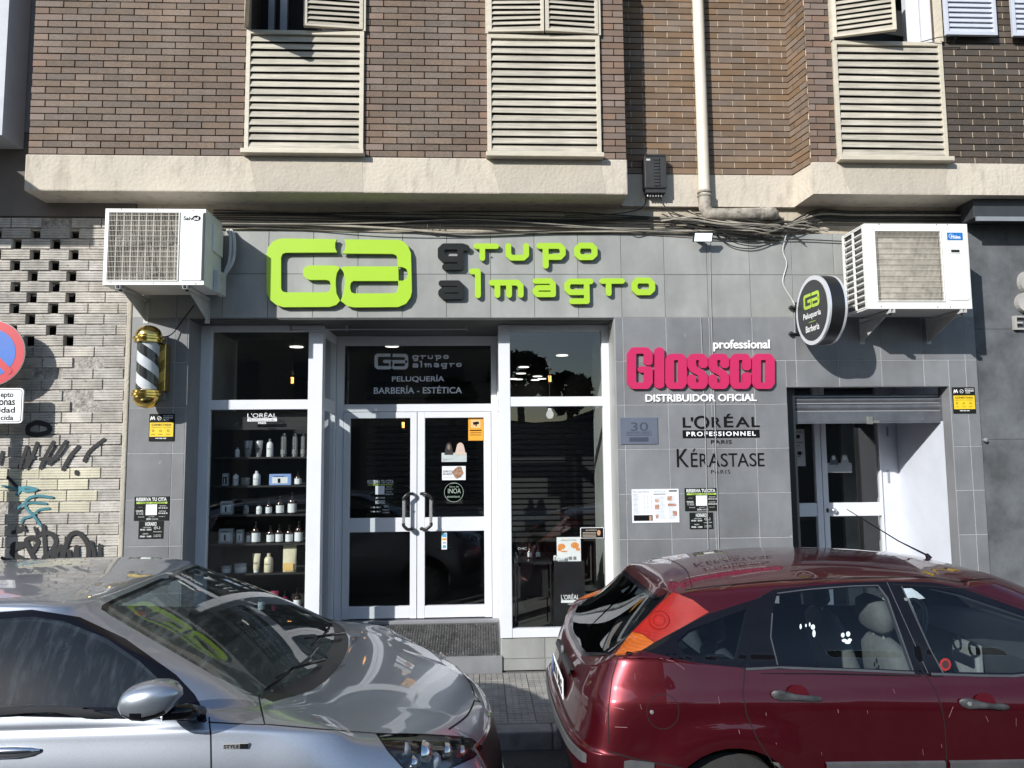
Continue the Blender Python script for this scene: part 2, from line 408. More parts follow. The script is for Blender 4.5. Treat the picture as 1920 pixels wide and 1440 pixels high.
# window openings (world x0,x1,z0) as seen from the frame edges
W1 = (at(462, 200, BX).x, at(683, 200, BX).x, at(560, 292, BX).z)
W2 = (at(913.5, 200, BX).x, at(1125, 200, BX).x, at(1010, 298, BX).z)
W3 = (at(1563, 200, BX).x, at(1768, 200, BX).x, at(1665, 305, BX).z)
W4 = (at(1768, 40, BX).x+0.02, at(1852, 40, BX).x, 0)
def top_of(W, px, py): return at(px, py, BX).z
holesL = [(W1[0], W1[1], W1[2], 9), (W2[0], W2[1], W2[2], 9)]
lay(xl, xr, zb+0.004, ZT, 'bay', brick_m, xl, holesL)
x_r2 = 7.6
holesR = [(W3[0], W3[1], W3[2], 9)]
zb3 = at(1640, 306, BX).z
lay(x_ch1, x_r2, zb3+0.004, ZT, 'bay', brick_k, x_ch1+0.06, holesR)
lay(xr+0.005, x_ch0, zrb+0.004, ZT, 'rec', brick_r, xr, [])
# chamfer between the recessed wall and the right bay
chd = Vector((x_ch1-x_ch0, BX-BY, 0)); chl = chd.length
lay(0.0, chl, zrb+0.004, ZT, 'cham', brick_r, 0.0, [], full=chl/1.5)
bricks = [b for b in bricks if b[2] < at(960, -60, BX).z or b[3] > 99]
def vis(b):
    return (b[1]-b[0])*(1.06 if b[4] == 'bay' else 1.0)*(0.6 if b[4] == 'cham' else 1)-(0.5 if b[0] > 5.2 or b[2] > at(960, 0, BX).z-0.03 else 0)
order = sorted(range(len(bricks)), key=lambda i: -vis(bricks[i]))
indiv = set(order[:300]); restb = {0: MB(), 1: MB(), 2: MB()}
ubox = {}
for mt in (brick_m, brick_r, brick_k):
    me = bpy.data.meshes.new('brick'); q = MB()
    e = 0.03
    q.add([(0,0,0),(1,0,0),(1,1,0),(0,1,0),(0,0,1),(1,0,1),(1,1,1),(0,1,1)], [(0,3,2,1),(4,5,6,7),(0,1,5,4),(1,2,6,5),(3,0,4,7)])
    me.from_pydata(q.v, [], q.f); me.materials.append(mt); ubox[mt.name] = me
BD = 0.014
brick_rnd = {}; headj = MB()
for i, (u, v, z0, z1, face, mt) in enumerate(bricks):
    pj = random.uniform(0, 0.004)
    if face == 'cham':
        dx = chd.normalized(); nrm = Vector((chd.y, -chd.x, 0)).normalized()
        if nrm.y > 0: nrm = -nrm
        p0 = Vector((x_ch0, BY, 0))+dx*u; p1 = Vector((x_ch0, BY, 0))+dx*v; f = nrm*(0.012+pj)
        vs = [p0+f, p1+f, p1-nrm*0.01, p0-nrm*0.01]
        restb[1].add([(p.x, p.y, z0) for p in vs]+[(p.x, p.y, z1) for p in vs], [(0,3,2,1),(4,5,6,7),(0,1,5,4),(1,2,6,5),(3,0,4,7)])
        continue
    yf = (BX if face == 'bay' else BY)
    if face == 'rec' or u > 3: headj.box(v, v+JT-.001, yf-.0105, yf+.005, z0+.0005, z1-.0005)
    if i in indiv:
        c = link('brick', ubox[mt.name], bld)
        bd = BD if (face == 'bay' and u < 3) else 0.012; c.location = (u-ORG[bld].x, yf-bd-pj-ORG[bld].y, z0-ORG[bld].z); c.scale = (v-u, bd+0.01+pj, z1-z0)
    else:
        bd = BD if (face == 'bay' and u < 3) else 0.012; restb[(0 if u < 3 else 2) if face == 'bay' else 1].box(u, v, yf-bd-pj, yf+0.01, z0, z1)
def brick_field(name, base):                # joined bricks: colour changes brick by brick
    m, t, b, o = node_mat(name); N = t.nodes; L = t.links
    g = N.new('ShaderNodeNewGeometry'); mr = N.new('ShaderNodeMapRange'); mr.inputs[3].default_value = 0.8; mr.inputs[4].default_value = 1.2
    L.new(g.outputs['Random Per Island'], mr.inputs[0])
    wn = N.new('ShaderNodeTexWhiteNoise'); wn.noise_dimensions = '1D'; L.new(g.outputs['Random Per Island'], wn.inputs['W'])
    mr2 = N.new('ShaderNodeMapRange'); mr2.inputs[3].default_value = 0.75; mr2.inputs[4].default_value = 1.2; L.new(wn.outputs[0], mr2.inputs[0])
    tc = N.new('ShaderNodeTexCoord'); nz = N.new('ShaderNodeTexNoise'); nz.inputs['Scale'].default_value = 11; nz.inputs['Detail'].default_value = 6; L.new(tc.outputs['Object'], nz.inputs['Vector'])
    mx = N.new('ShaderNodeMix'); mx.data_type = 'RGBA'; mx.inputs[6].default_value = base+(1,); mx.inputs[7].default_value = tuple(c*.62 for c in base)+(1,); L.new(nz.outputs[0], mx.inputs[0])
    hv = N.new('ShaderNodeHueSaturation'); L.new(mx.outputs[2], hv.inputs['Color']); L.new(mr.outputs[0], hv.inputs['Value']); L.new(mr2.outputs[0], hv.inputs['Saturation'])
    L.new(hv.outputs[0], b.inputs['Base Color']); b.inputs['Roughness'].default_value = 0.8
    n2 = N.new('ShaderNodeTexNoise'); n2.inputs['Scale'].default_value = 120; L.new(tc.outputs['Object'], n2.inputs['Vector'])
    bp = N.new('ShaderNodeBump'); bp.inputs['Distance'].default_value = 0.0015; L.new(n2.outputs[0], bp.inputs['Height']); L.new(bp.outputs[0], b.inputs['Normal'])
    return m
headj.build('head_joints', mortar_l, bld, kind='stuff')
restb[0].build('bricks', brick_field('brown_brick_field', (0.215, 0.15, 0.115)), bld, kind='stuff')
restb[1].build('bricks', brick_field('orange_brick_field', (0.21, 0.145, 0.097)), bld, kind='stuff')
restb[2].build('bricks', brick_field('sooty_brick_field', (0.10, 0.078, 0.06)), bld, kind='stuff')
# wall bodies with real openings
def wall_with(x0, x1, z0, z1, yf, depth, holes, mt, name='wall_body'):
    q = MB(); xs_ = sorted({x0, x1} | {h[0] for h in holes} | {h[1] for h in holes}); xs_ = [x for x in xs_ if x0 <= x <= x1]
    for a, b in zip(xs_[:-1], xs_[1:]):
        hz = [h for h in holes if h[0] <= a+1e-6 and h[1] >= b-1e-6]
        cuts = [(z0, z1)]
        for h in hz:
            nc = []
            for c0, c1 in cuts:
                if h[2] >= c1 or h[3] <= c0: nc.append((c0, c1)); continue
                if h[2] > c0: nc.append((c0, h[2]))
                if h[3] < c1: nc.append((h[3], c1))
            cuts = nc
        for c0, c1 in cuts: q.box(a, b, yf, yf+depth, c0, c1)
    return q.build(name, mt, bld)
wall_with(xl, xr, zb, ZT, BX, 0.35, [(a, b, c, 9) for a, b, c in (W1, W2)], mortar_d)
wall_with(x_ch1, x_r2, zb3, ZT, BX, 0.35, [(W3[0], W3[1], W3[2], 9)], mortar_d)
q = MB().prism([(xr-0.3, zrb), (x_ch0+0.02, zrb), (x_ch0+0.02, ZT), (xr-0.3, ZT)], BY, BY+0.3)
q.add([(x_ch0, BY, zrb), (x_ch1, BX, zrb), (x_ch1, BY+.2, zrb), (x_ch0, BY, ZT), (x_ch1, BX, ZT), (x_ch1, BY+.2, ZT)], [(0, 1, 4, 3), (0, 2, 1), (1, 2, 5, 4)])
q.build('wall_body', mortar_l, bld)
# plaster bands
q = MB(); q.box(xl-0.02, xr+0.01, BX-0.02, 0.3, zbot, zb-0.002)
q.build('plaster_band', band_m, bld, bevel=0.012)
q = MB(); q.box(xr+0.012, x_ch0+0.015, BY-0.008, 0.3, zrbot, zrb-0.002)
zb3b = at(1700, 366, BX).z
q.add([(x_ch0, BY-0.009, zrbot), (x_ch1, BX-0.02, zb3b), (x_ch1, 0.3, zb3b), (x_ch0, 0.3, zrbot),
       (x_ch0, BY-0.009, zrb-.002), (x_ch1, BX-0.02, zb3-.002), (x_ch1, 0.3, zb3-.002), (x_ch0, 0.3, zrb-.002)], [(0,3,2,1),(4,5,6,7),(0,1,5,4),(1,2,6,5),(2,3,7,6),(3,0,4,7)])
q.box(x_ch1+0.001, x_r2, BX-0.02, 0.3, zb3b, zb3-0.002)
q.build('plaster_band', band_m, bld)
pm = plaster('greyer_plaster', (0.50, 0.45, 0.375), (0.40, 0.36, 0.30))
for W, z_, (a, b) in ((W1, zb, (-.06, .03)), (W2, zb, (-.01, .06)), (W3, zb3, (.03, -.01))):
    zz0 = (zbot if W is not W3 else zb3b)+.008
    MB().prism([(W[0]+.02-a*.2, z_-.006), (W[1]-.01, z_-.006), (W[1]+b-.03, zz0), (W[0]+.10, zz0)][::-1], BX-.0218, BX-.0195).build('plaster_patch', pm, bld)
# floors above the picture (seen only in reflections)
upb = M('upper_brick', (0.15, 0.09, 0.065), 0.85, scale=3)
q = MB(); q.box(xl, x_r2, BX, 1.5, ZT, 15.5); 
q.build('upper_storeys', upb, bld)
q = MB()
for zz in (6.9, 9.7, 12.5):
    for xx in (W1[0], W2[0], W3[0]): q.box(xx, xx+0.95, BX-0.03, BX+0.01, zz, zz+1.7)
q.build('upper_shutters', slat_m, bld)
q = MB()
for zz in (6.3, 9.1, 11.9): q.box(xl, x_r2, BX-0.06, BX-0.001, zz, zz+0.35)
q.build('upper_bands', band_m, bld)

# ---- louvred shutters
def louvre(par, name, x0, x1, z0, z1, y, nsl, fr=0.035, mf=cream_m, ms=slat_m, rot=None, pivot=None, th=0.03, drop=0.5):
    """frame with individual slats; rot swings the whole leaf about a vertical hinge"""
    def T(v):
        v = Vector(v)
        if rot is None: return v
        c, s_ = math.cos(rot), math.sin(rot); dx, dy = v.x-pivot[0], v.y-pivot[1]
        return Vector((pivot[0]+c*dx-s_*dy, pivot[1]+s_*dx+c*dy, v.z))
    q = MB(); n0 = 0
    q.box(x0, x0+fr, y-th, y+0.01, z0, z1); q.box(x1-fr, x1, y-th, y+0.01, z0, z1)
    q.box(x0+fr, x1-fr, y-th, y+0.01, z0, z0+fr*0.6); q.box(x0+fr, x1-fr, y-th, y+0.01, z1-fr, z1)
    q.v = [tuple(T(v)) for v in q.v]
    f = q.build(name, mf, par, bevel=0.002)
    b = MB().box(x0+fr, x1-fr, y+0.004, y+0.008, z0, z1); b.v = [tuple(T(v)) for v in b.v]; b.build('backing', dark_in, f)
    zz0 = z0+fr*0.6; zz1 = z1-fr; p = (zz1-zz0)/nsl; me = None
    for i in range(nsl):
        zc = zz0+p*(i+0.06); jit = random.uniform(-.0032, .0032)
        vs = [(x0+fr, y-th*.95, zc+jit), (x1-fr, y-th*.95, zc-jit), (x1-fr, y-0.006, zc+p*0.84-jit), (x0+fr, y-0.006, zc+p*0.84+jit)]
        tk = 0.004
        vs2 = [(a, b_+0.001, c-tk) for a, b_, c in vs]
        s_ = MB(); s_.add([T(v) for v in vs]+[T(v) for v in vs2], [(0,1,2,3),(7,6,5,4),(0,4,5,1),(1,5,6,2),(2,6,7,3),(3,7,4,0)])
        s_.build('slat', ms, f)
    return f
def sill(x0, x1, z, y): 
    q = MB().box(x0-0.012, x1+0.012, y-0.085, y+0.1, z-0.042, z-.003); q.build('window_sill', cream_m, bld, bevel=0.004)
yl = BX-0.012
zt1 = at(575, 62, BX).z
# first window: fixed louvre below, an open leaf and a half closed leaf above
louvre(bld, 'shutter', W1[0], W1[1], W1[2]+0.03, zt1, yl, 15); sill(W1[0], W1[1], W1[2]+0.028, yl)
zt2 = at(1010, 70, BX).z
louvre(bld, 'shutter', W2[0], W2[1], W2[2]+0.03, zt2, yl, 15); sill(W2[0], W2[1], W2[2]+0.028, yl)
zt3 = at(1660, 82, BX).z
louvre(bld, 'shutter', W3[0], W3[1], W3[2]+0.03, zt3, yl, 15); sill(W3[0], W3[1], W3[2]+0.028, yl)
def outer_frame(W, zt, ztop=ZT):
    for k in (0, 1): MB().box(W[k]-0.012, W[k]+0.012, yl-0.035, yl+0.05, zt+0.002, ztop).build('window_frame', cream_m, bld)
for W, zt in ((W1, zt1), (W2, zt2), (W3, zt3)): outer_frame(W, zt)
zo = 5.85+0.25
# window 2 upper leaves, almost shut
mid2 = at(1020, 60, BX).x
louvre(bld, 'shutter', W2[0]+0.015, mid2-0.003, zt2+0.012, zo, yl-0.012, 11, fr=0.03, rot=R(-3), pivot=(W2[0], yl))
louvre(bld, 'shutter', mid2+0.003, W2[1]-0.012, zt2+0.012, zo, yl-0.012, 11, fr=0.03, rot=R(4), pivot=(W2[1], yl))
# window 1 upper right leaf (nearly shut) and left leaf swung out towards the street
xm1 = at(573, 30, BX).x
louvre(bld, 'shutter', xm1, W1[1]-0.012, zt1+0.012, zo, yl-0.012, 11, fr=0.03, rot=R(5), pivot=(W1[1], yl))
louvre(bld, 'shutter', W1[0]+0.01, W1[0]+0.46, zt1+0.012, zo, yl-0.03, 11, fr=0.03, rot=R(-71.5), pivot=(W1[0]+0.01, yl-0.03))
# window 3 left leaf ajar, right leaf folded back flat on the wall (white inner side), next white leaf at the frame edge
xm3 = at(1665, 40, BX).x
louvre(bld, 'shutter', W3[0]+0.015, xm3-0.01, zt3+0.02, zo, yl-0.012, 11, fr=0.03, rot=R(-16), pivot=(W3[0], yl))
def flat_leaf(x0, x1, z0, z1):
    q = MB(); y = BX-BD-0.05
    q.box(x0, x0+0.03, y-0.03, y, z0, z1); q.box(x1-0.03, x1, y-0.03, y, z0, z1); q.box(x0+.03, x1-.03, y-0.03, y, z0, z0+0.03)
    f = q.build('shutter', white_sh, bld, bevel=0.002); n_ = 11; p = (z1-z0-0.03)/n_
    for i in range(n_):
        zc = z0+0.032+p*i; s_ = MB().add([(x0+.03, y-0.022, zc), (x1-.03, y-0.022, zc), (x1-.03, y-0.004, zc+p*0.9), (x0+.03, y-0.004, zc+p*0.9),
            (x0+.03, y-0.004, zc), (x1-.03, y-0.004, zc)], [(0, 1, 2, 3), (0, 4, 5, 1), (1, 5, 2), (0, 3, 4)]); s_.build('slat', white_sh, f)
flat_leaf(W3[1]+0.01, at(1855, 40, BX).x, at(1800, 76, BX).z, zo)
flat_leaf(at(1884, 40, BX).x, at(1884, 40, BX).x+0.42, at(1900, 78, BX).z, zo)
# shutter stay hook
q = MB().tube([at(1725, 79, BX-.03), at(1760, 70, BX-.09), at(1795, 67, BX-.1), at(1790, 73, BX-.1)], 0.004, 6); q.build('shutter_stay', black_plastic, bld)
# window rooms behind
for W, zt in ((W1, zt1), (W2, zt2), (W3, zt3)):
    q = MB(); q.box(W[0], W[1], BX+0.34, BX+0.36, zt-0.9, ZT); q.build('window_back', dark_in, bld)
    q = MB().box(W[0]+.002, W[1]-.002, BX+0.0, BX+0.34, zt-0.03, zt-0.004); q.build('inner_sill', cream_m, bld)
q = MB()
a = W1[0]+0.13
q.box(a, a+0.05, BX+0.12, BX+0.16, zt1, ZT); q.box(a+0.10, a+0.16, BX+0.12, BX+0.16, zt1, ZT); q.box(a+.42, a+.44, BX+.14, BX+.16, zt1, ZT)
q.build('window_casement', grey_alu, bld)
q = MB(); a = at(1697, 40, BX+.12).x; b = at(1752, 40, BX+.12).x
q.box(a, a+.12, BX+0.1, BX+0.16, zt3, ZT); q.box(a+.13, b+.03, BX+0.09, BX+0.15, zt3, ZT); q.build('window_casement', white_alu, bld)

# ---------------------------------------------------------------- tiled shop wall
X0 = at(240, 830).x; X1 = at(1838, 800).x
ZTOP = at(900, 436).z; ZMID = at(900, 596).z
SX0 = at(347, 830).x; SX1 = at(1157, 830).x; SZ = ZMID-0.002        # shopfront opening
NX0 = at(1479, 850).x; NX1 = at(1787, 850).x; NZ = at(1630, 725).z  # side niche opening
TP = 0.382; TX = at(671.7, 500).x
holesT = [(SX0, SX1, -1, SZ), (NX0, NX1, -1, NZ)]
def subtract(rect, hs):
    rs = [rect]
    for hx0, hx1, hz0, hz1 in hs:
        ns = []
        for a0, a1, c0, c1 in rs:
            if hx1 <= a0 or hx0 >= a1 or hz1 <= c0 or hz0 >= c1: ns.append((a0, a1, c0, c1)); continue
            if hx0 > a0: ns.append((a0, hx0, c0, c1))
            if hx1 < a1: ns.append((hx1, a1, c0, c1))
            u, v = max(a0, hx0), min(a1, hx1)
            if hz1 < c1: ns.append((u, v, hz1, c1))
        rs = ns
    return rs
tm = {}
def tile(a, b, c, d, mt, yf=-0.010, par=bld, g=0.0022, thick=0.009):
    if b-a < 0.012 or d-c < 0.012: return
    wd, hd = round(b-a-2*g, 4), round(d-c-2*g, 4); key = (wd, hd, mt.name)
    if key not in tm:
        me = bpy.data.meshes.new('facade_tile'); q = MB(); e = 0.0015
        q.add([(0,thick,0),(wd,thick,0),(wd,thick,hd),(0,thick,hd),(0,e,0),(wd,e,0),(wd,e,hd),(0,e,hd),(e,0,e),(wd-e,0,e),(wd-e,0,hd-e),(e,0,hd-e)],
              [(8,9,10,11),(4,5,9,8),(5,6,10,9),(6,7,11,10),(7,4,8,11),(0,1,5,4),(1,2,6,5),(2,3,7,6),(3,0,4,7)])
        me.from_pydata(q.v, [], q.f); me.materials.append(mt); tm[key] = me
    c_ = link('facade_tile', tm[key], par); c_.location = (a+g-ORG[par].x, yf+random.uniform(-.0006, .0006)-ORG[par].y, c+g-ORG[par].z)
    c_.rotation_euler = (random.uniform(-.0012, .0012), 0, random.uniform(-.0012, .0012))
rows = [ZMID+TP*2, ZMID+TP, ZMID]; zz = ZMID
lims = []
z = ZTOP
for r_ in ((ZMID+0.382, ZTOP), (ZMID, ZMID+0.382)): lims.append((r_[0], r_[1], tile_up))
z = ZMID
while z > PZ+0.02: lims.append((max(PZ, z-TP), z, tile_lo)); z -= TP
# keep the top row out of view ledges: ZTOP is only two rows above the dark tiles
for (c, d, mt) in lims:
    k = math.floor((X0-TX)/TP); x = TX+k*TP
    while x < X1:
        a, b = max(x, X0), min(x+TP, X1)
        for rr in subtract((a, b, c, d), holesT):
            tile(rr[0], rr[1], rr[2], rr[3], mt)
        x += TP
q = MB()
q.box(X0, SX0, -0.001, 1.3, PZ-.1, ZTOP); q.box(SX0, SX1, -0.001, 0.6, SZ, ZTOP); q.box(SX1, NX0, -0.001, 1.3, PZ-.1, ZTOP)
q.box(NX0, NX1, -0.001, 0.10, NZ, ZTOP); q.box(NX1, X1, -0.001, 1.3, PZ-.1, ZTOP)
q.build('shop_wall', grout, bld)
for mt_, c, d, nm in ((M('dark_grout', (.13, .13, .125), .95), ZMID, ZTOP, 'upper'), (grout, PZ, ZMID, 'lower')):
    q = MB()
    for rr in subtract((X0+.001, X1-.001, c, d), holesT): q.box(rr[0], rr[1], -0.0072, -0.0012, rr[2], rr[3])
    q.build('grout_bed', mt_, bld)
# recess above the tiles where the cables run
q = MB(); q.box(X0-1.5, 8.2, 0.012, 0.4, ZTOP, zbot+0.3); q.build('soffit_wall', plaster('beige_plaster', (0.50, 0.44, 0.35), (0.26, 0.22, 0.18)), bld)
# jamb tiles of the shopfront opening
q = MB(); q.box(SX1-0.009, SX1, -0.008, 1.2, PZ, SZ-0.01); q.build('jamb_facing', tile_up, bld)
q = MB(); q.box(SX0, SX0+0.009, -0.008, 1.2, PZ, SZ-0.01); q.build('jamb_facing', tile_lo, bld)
q = MB(); q.box(SX0+.01, SX1-.01, 0.004, 1.2, SZ-0.012, SZ-0.002); q.build('lintel_facing', M('dark_lintel', (0.07, 0.075, 0.07), 0.5), bld)

# ---------------------------------------------------------------- right neighbour shop facade
rn = thing('shop_facade', 'blotchy dark grey rendered facade with pale relief letters right of the shop', 'facade', (X1+0.8, 0.5, PZ))
rend = M('blotchy_grey_render', (0.135, 0.145, 0.155), 0.75, var=0.28, scale=2.2, bump=0.002, bscale=30)
zs1 = at(1880, 412).z
xe = 8.2; xa = X1+0.006; hh = at(1880, 617).z; h2 = at(1880, 824).z
for (a, b, c, d) in ((xa, xa+0.36, hh+.002, zs1-0.0), (xa+0.362, xe, hh+.002, zs1), (xa, xa+.45, h2+.002, hh), (xa+.452, xe, h2+.002, hh), (xa, xa+.45, PZ, h2), (xa+.452, xe, PZ, h2)):
    MB().box(a, b, 0.006, 0.9, c, d).build('rendered_panel', rend, rn, bevel=0.002)
q = MB(); a = at(1826, 400, -.22).x; q.box(a, xe, -0.22, 0.3, at(1870, 408, -.22).z, at(1870, 383, -.22).z+0.12); q.build('awning_case', M('dark_case', (0.045, 0.05, 0.055), 0.45), rn, bevel=0.004)
q = MB(); q.box(a+0.01, xe, -0.235, -0.222, at(1870, 415, -.22).z, at(1870, 408, -.22).z+0.005); q.build('front_rail', grey_alu, rn)
q = MB(); cgrey = M('pale_relief_letter', (0.42, 0.41, 0.39), 0.5)
c1 = at(1928, 525); 
for (px, py, rx, rz) in ((1922, 530, 0.075, 0.10), (1919, 568, 0.085, 0.09)):
    c = at(px, py); poly = [(c.x+rx*math.cos(2*math.pi*k/20), c.z+rz*math.sin(2*math.pi*k/20)) for k in range(20)]; q.prism(poly, -0.05, 0.004)
q.build('relief_letter', cgrey, rn, bevel=0.004)
q = MB()
a = at(1896, 605).x; zt_ = at(1905, 593).z; zb_ = at(1905, 619).z; s_ = 0.022
q.box(a+.01, a+.01+s_, -.03, .003, zb_, zt_); q.box(a+.01+s_, a+.10, -.03, .003, zt_-s_*.7, zt_); q.box(a+.01+s_, a+.085, -.03, .003, (zt_+zb_)/2-s_*.35, (zt_+zb_)/2+s_*.35); q.box(a+.01+s_, a+.10, -.03, .003, zb_, zb_+s_*.7)
q.box(a+.125, a+.125+s_, -.03, .003, zb_, zt_)
q.build('relief_letter', cgrey, rn)
kn = at(1845, 825); q = MB().lathe((kn.x, 0.006, kn.z), [(0.012, 0), (0.012, -0.02), (0.018, -0.022), (0.018, -0.035), (0.008, -0.04)], 14, 'Y'); q.build('door_stop_knob', grey_alu, rn, smooth=True)

# ---------------------------------------------------------------- left neighbour: pierced brick wall
lw = thing('brick_wall', 'dirty cream painted ribbed brick wall pierced by a lattice of square holes with graffiti', 'wall', (-4.9, 0.1, PZ))
painted = M('painted_ribbed_brick', (0.52, 0.49, 0.445), 0.8, var=0.2, scale=7, bump=0.002, bscale=60, rnd=0.13, huernd=0.2, speck=((0.25, 0.22, 0.19), 18, 0.68))
painted2 = M('cream_patch_brick', (0.60, 0.57, 0.44), 0.8, var=0.08, scale=7, bump=0.002, bscale=60, rnd=0.06)
mort = M('rough_painted_mortar', (0.46, 0.43, 0.39), 0.9, var=0.3, scale=25, bump=0.012, bscale=45)
xR = X0-0.04; CH = 0.0925
zl_top = at(120, 404).z
bm_cache = {}
def ribbed(wd, hd, mt):
    key = (round(wd, 3), mt.name)
    if key not in bm_cache:
        prof = [(0.05, 0.004), (0.003, 0.004)]
        n_ = 4; hh_ = hd-0.010
        prof = [(0.06, 0.0), (0.004, 0.0)]
        for i in range(n_):
            z0_ = hh_*i/n_; z1_ = hh_*(i+1)/n_
            prof += [(0.0, z0_+0.003), (0.0, z1_-0.003)]
            if i < n_-1: prof += [(0.006, z1_)]
        prof += [(0.004, hh_), (0.06, hh_)]
        me = bpy.data.meshes.new('brick'); n_ = len(prof)
        vs = [(0, y, z) for y, z in prof]+[(wd, y, z) for y, z in prof]
        fs = [(i, i+n_, i+1+n_, i+1) for i in range(n_-1)]+[tuple(range(n_)), tuple(range(2*n_-1, n_-1, -1))]
        me.from_pydata(vs, [], [f[::-1] if len(f) == 4 and False else f for f in fs]); me.materials.append(mt); me.validate(); bm_cache[key] = me
    return bm_cache[key]
def put_brick(x, z, wd, mt, yj=0.0):
    c = link('brick', ribbed(wd, CH, mt), lw); c.location = (x-ORG[lw].x, -0.009+yj-ORG[lw].y, z-ORG[lw].z)
    c.rotation_euler = (random.uniform(-.02, .02), random.uniform(-.008, .008), random.uniform(-.008, .008))
    return c
lat_lo = at(100, 655).z; lat_hi = at(100, 427).z
nrow = 0; z = lat_hi; rowsl = []
zz = lat_hi+CH; ztop_l = zl_top
rws = []
while zz > PZ: rws.append(zz); zz -= CH
xleft = -6.0
hA = at(139, 440).x; hB = at(106, 462).x
cnt = 0
back = MB()
for k, zt_ in enumerate(rws):
    zb_ = zt_-CH; lattice = (1 <= k <= 11)
    x = xR; 
    if lattice:
        hc = (hA if k % 2 == 1 else hB)+random.uniform(-.01, .01)
        hw = 0.043
        # solid part right of the last hole
        xx = hc+hw
        while xx < xR-0.03:
            wd = min(0.245, xR-xx-0.005); wd = max(0.06, round(wd/0.02)*0.02)
            mt = painted; put_brick(xx, zb_, wd, mt, random.uniform(-.003, .004)); xx += wd+0.008
        back.box(hc+hw+0.01, xR+0.04, 0.002, 0.12, zb_-0.006, zt_-0.006)
        # lattice bricks to the left
        h = hc
        while h > xleft:
            put_brick(h-hw-0.235, zb_, 0.235, painted, random.uniform(-.003, .004)); h -= 0.32
        back.box(xleft, xR, 0.004, 0.10, zb_-0.008, zb_-0.001)
    else:
        off = (0.125 if k % 2 else 0)+random.uniform(-.02, .02)
        xx = xR-0.25+off*0.6
        lo = at(0, 900).x-0.35
        first = True
        while xx > lo:
            wd = 0.24
            e = xx+wd
            py_ = zt_
            cream = (at(0, 885).z > zb_+0.02 > at(0, 958).z-0.03) and xx < at(150, 920).x-0.05
            if random.random() < 0.93: put_brick(xx, zb_, wd if e < xR else round(max(0.06, xR-xx)/0.02)*0.02, painted2 if cream else painted, random.uniform(-.004, .004))
            xx -= 0.25
        if xR-0.25+off*0.6+0.25 < xR-0.07: put_brick(xR-0.25+off*0.6+0.25, zb_, round((xR-(xR-0.25+off*0.6+0.25)-0.01)/0.02)*0.02, painted, 0.004)
        back.box(xleft, xR+0.04, 0.002, 0.12, zb_-0.006, zt_-0.006)
back.build('mortar_bed', mort, lw)
q = MB().box(xR-0.004, X0-0.002, -0.018, 0.3, PZ, ZTOP-0.1); q.build('plaster_strip', plaster('pale_strip_plaster', (0.50, 0.46, 0.38), (0.3, 0.28, 0.25)), lw, bevel=0.01)
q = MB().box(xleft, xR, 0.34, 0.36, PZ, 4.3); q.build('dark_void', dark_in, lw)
q = MB().box(-9, X0, -0.02, 0.34, rws[0]+0.002, 4.75); q.build('lintel_beam', M('grey_brown_beam', (0.16, 0.14, 0.125), 0.85, scale=3), lw)
# neighbouring house above and left of the bay
ln = thing('neighbour_building', 'grey rendered neighbour building at the left edge with a projecting bay', 'building', (-6.5, 1.0, 4.0))
lnm = M('grey_brown_render', (0.26, 0.25, 0.25), 0.85, var=0.08, scale=1.5)
MB().box(-12, xl-0.001, -0.02, 1.0, 4.76, 15).build('side_wall', lnm, ln)
nb = at(17, 60, BX).x
q = MB().box(-12, nb, BX-.02, -0.03, at(8, 255, BX).z, 15); q.build('bay_wall', M('pale_blue_grey_render', (0.50, 0.52, 0.56), 0.8, var=0.05), ln)
q = MB().box(-12, -4.66, -1.55, BX-.021, 4.755, 4.93); q.build('shading_slab', lnm, ln)  # unseen slab added out of view to cast the pierced wall's shadow band

MB().box(-12, -6.02, -0.6, 1.0, PZ, 4.2).build('lower_wall', lnm, ln)
# graffiti on the pierced wall
spray_k = M('black_spray_paint', (0.02, 0.02, 0.022), 0.75, var=0.1); spray_b = M('teal_spray_paint', (0.06, 0.24, 0.30), 0.75, var=0.2)
def graffiti(strokes, sc, org, mt, name):
    q = MB()
    for n_, (wd, pts) in enumerate(strokes):
        pp = [at(org[0]+x/sc, org[1]+y/sc, -0.0145) for x, y in pts]
        cv = bez(pp, 6) if len(pp) > 2 else pp
        yoff = -0.0188-0.0003*n_
        pl = stroke_poly([(p.x, p.z) for p in cv], wd/sc/218.0*1.08, 3)
        add_flat(q, pl, yoff, yoff+0.001)
    q.build(name, mt, lw)
SG = 3.788
graffiti([(26, [(95,1130),(150,1110),(125,1095)]), (30, [(95,1260),(100,1215),(190,1215),(110,1240),(90,1280),(180,1330),(260,1390)]),
          (28, [(240,1310),(200,1230),(190,1180),(240,1170),(270,1200),(240,1260)]), (30, [(270,1150),(320,1130),(380,1150),(400,1200),(370,1260),(330,1300),(290,1370)]),
          (26, [(310,1085),(320,1200),(330,1380)]), (26, [(270,1380),(330,1290),(345,1380)]), (26, [(370,1340),(390,1250),(410,1370)]), (26, [(400,1280),(440,1230),(450,1370)]),
          (28, [(430,1380),(470,1220),(500,1150),(550,1130),(590,1160),(625,1220),(630,1300),(600,1390)]), (24, [(490,1260),(520,1390),(545,1230),(555,1340)]),
          (24, [(650,1200),(670,1280),(665,1370)]), (22, [(710,1220),(715,1340)]), (26, [(0,1360),(60,1330),(90,1370)]), (18, [(250,1095),(262,1130)]), (18, [(165,1080),(180,1115)]), (20,[(20,1310),(90,1350)])], SG, (0, 700), spray_k, 'graffiti')
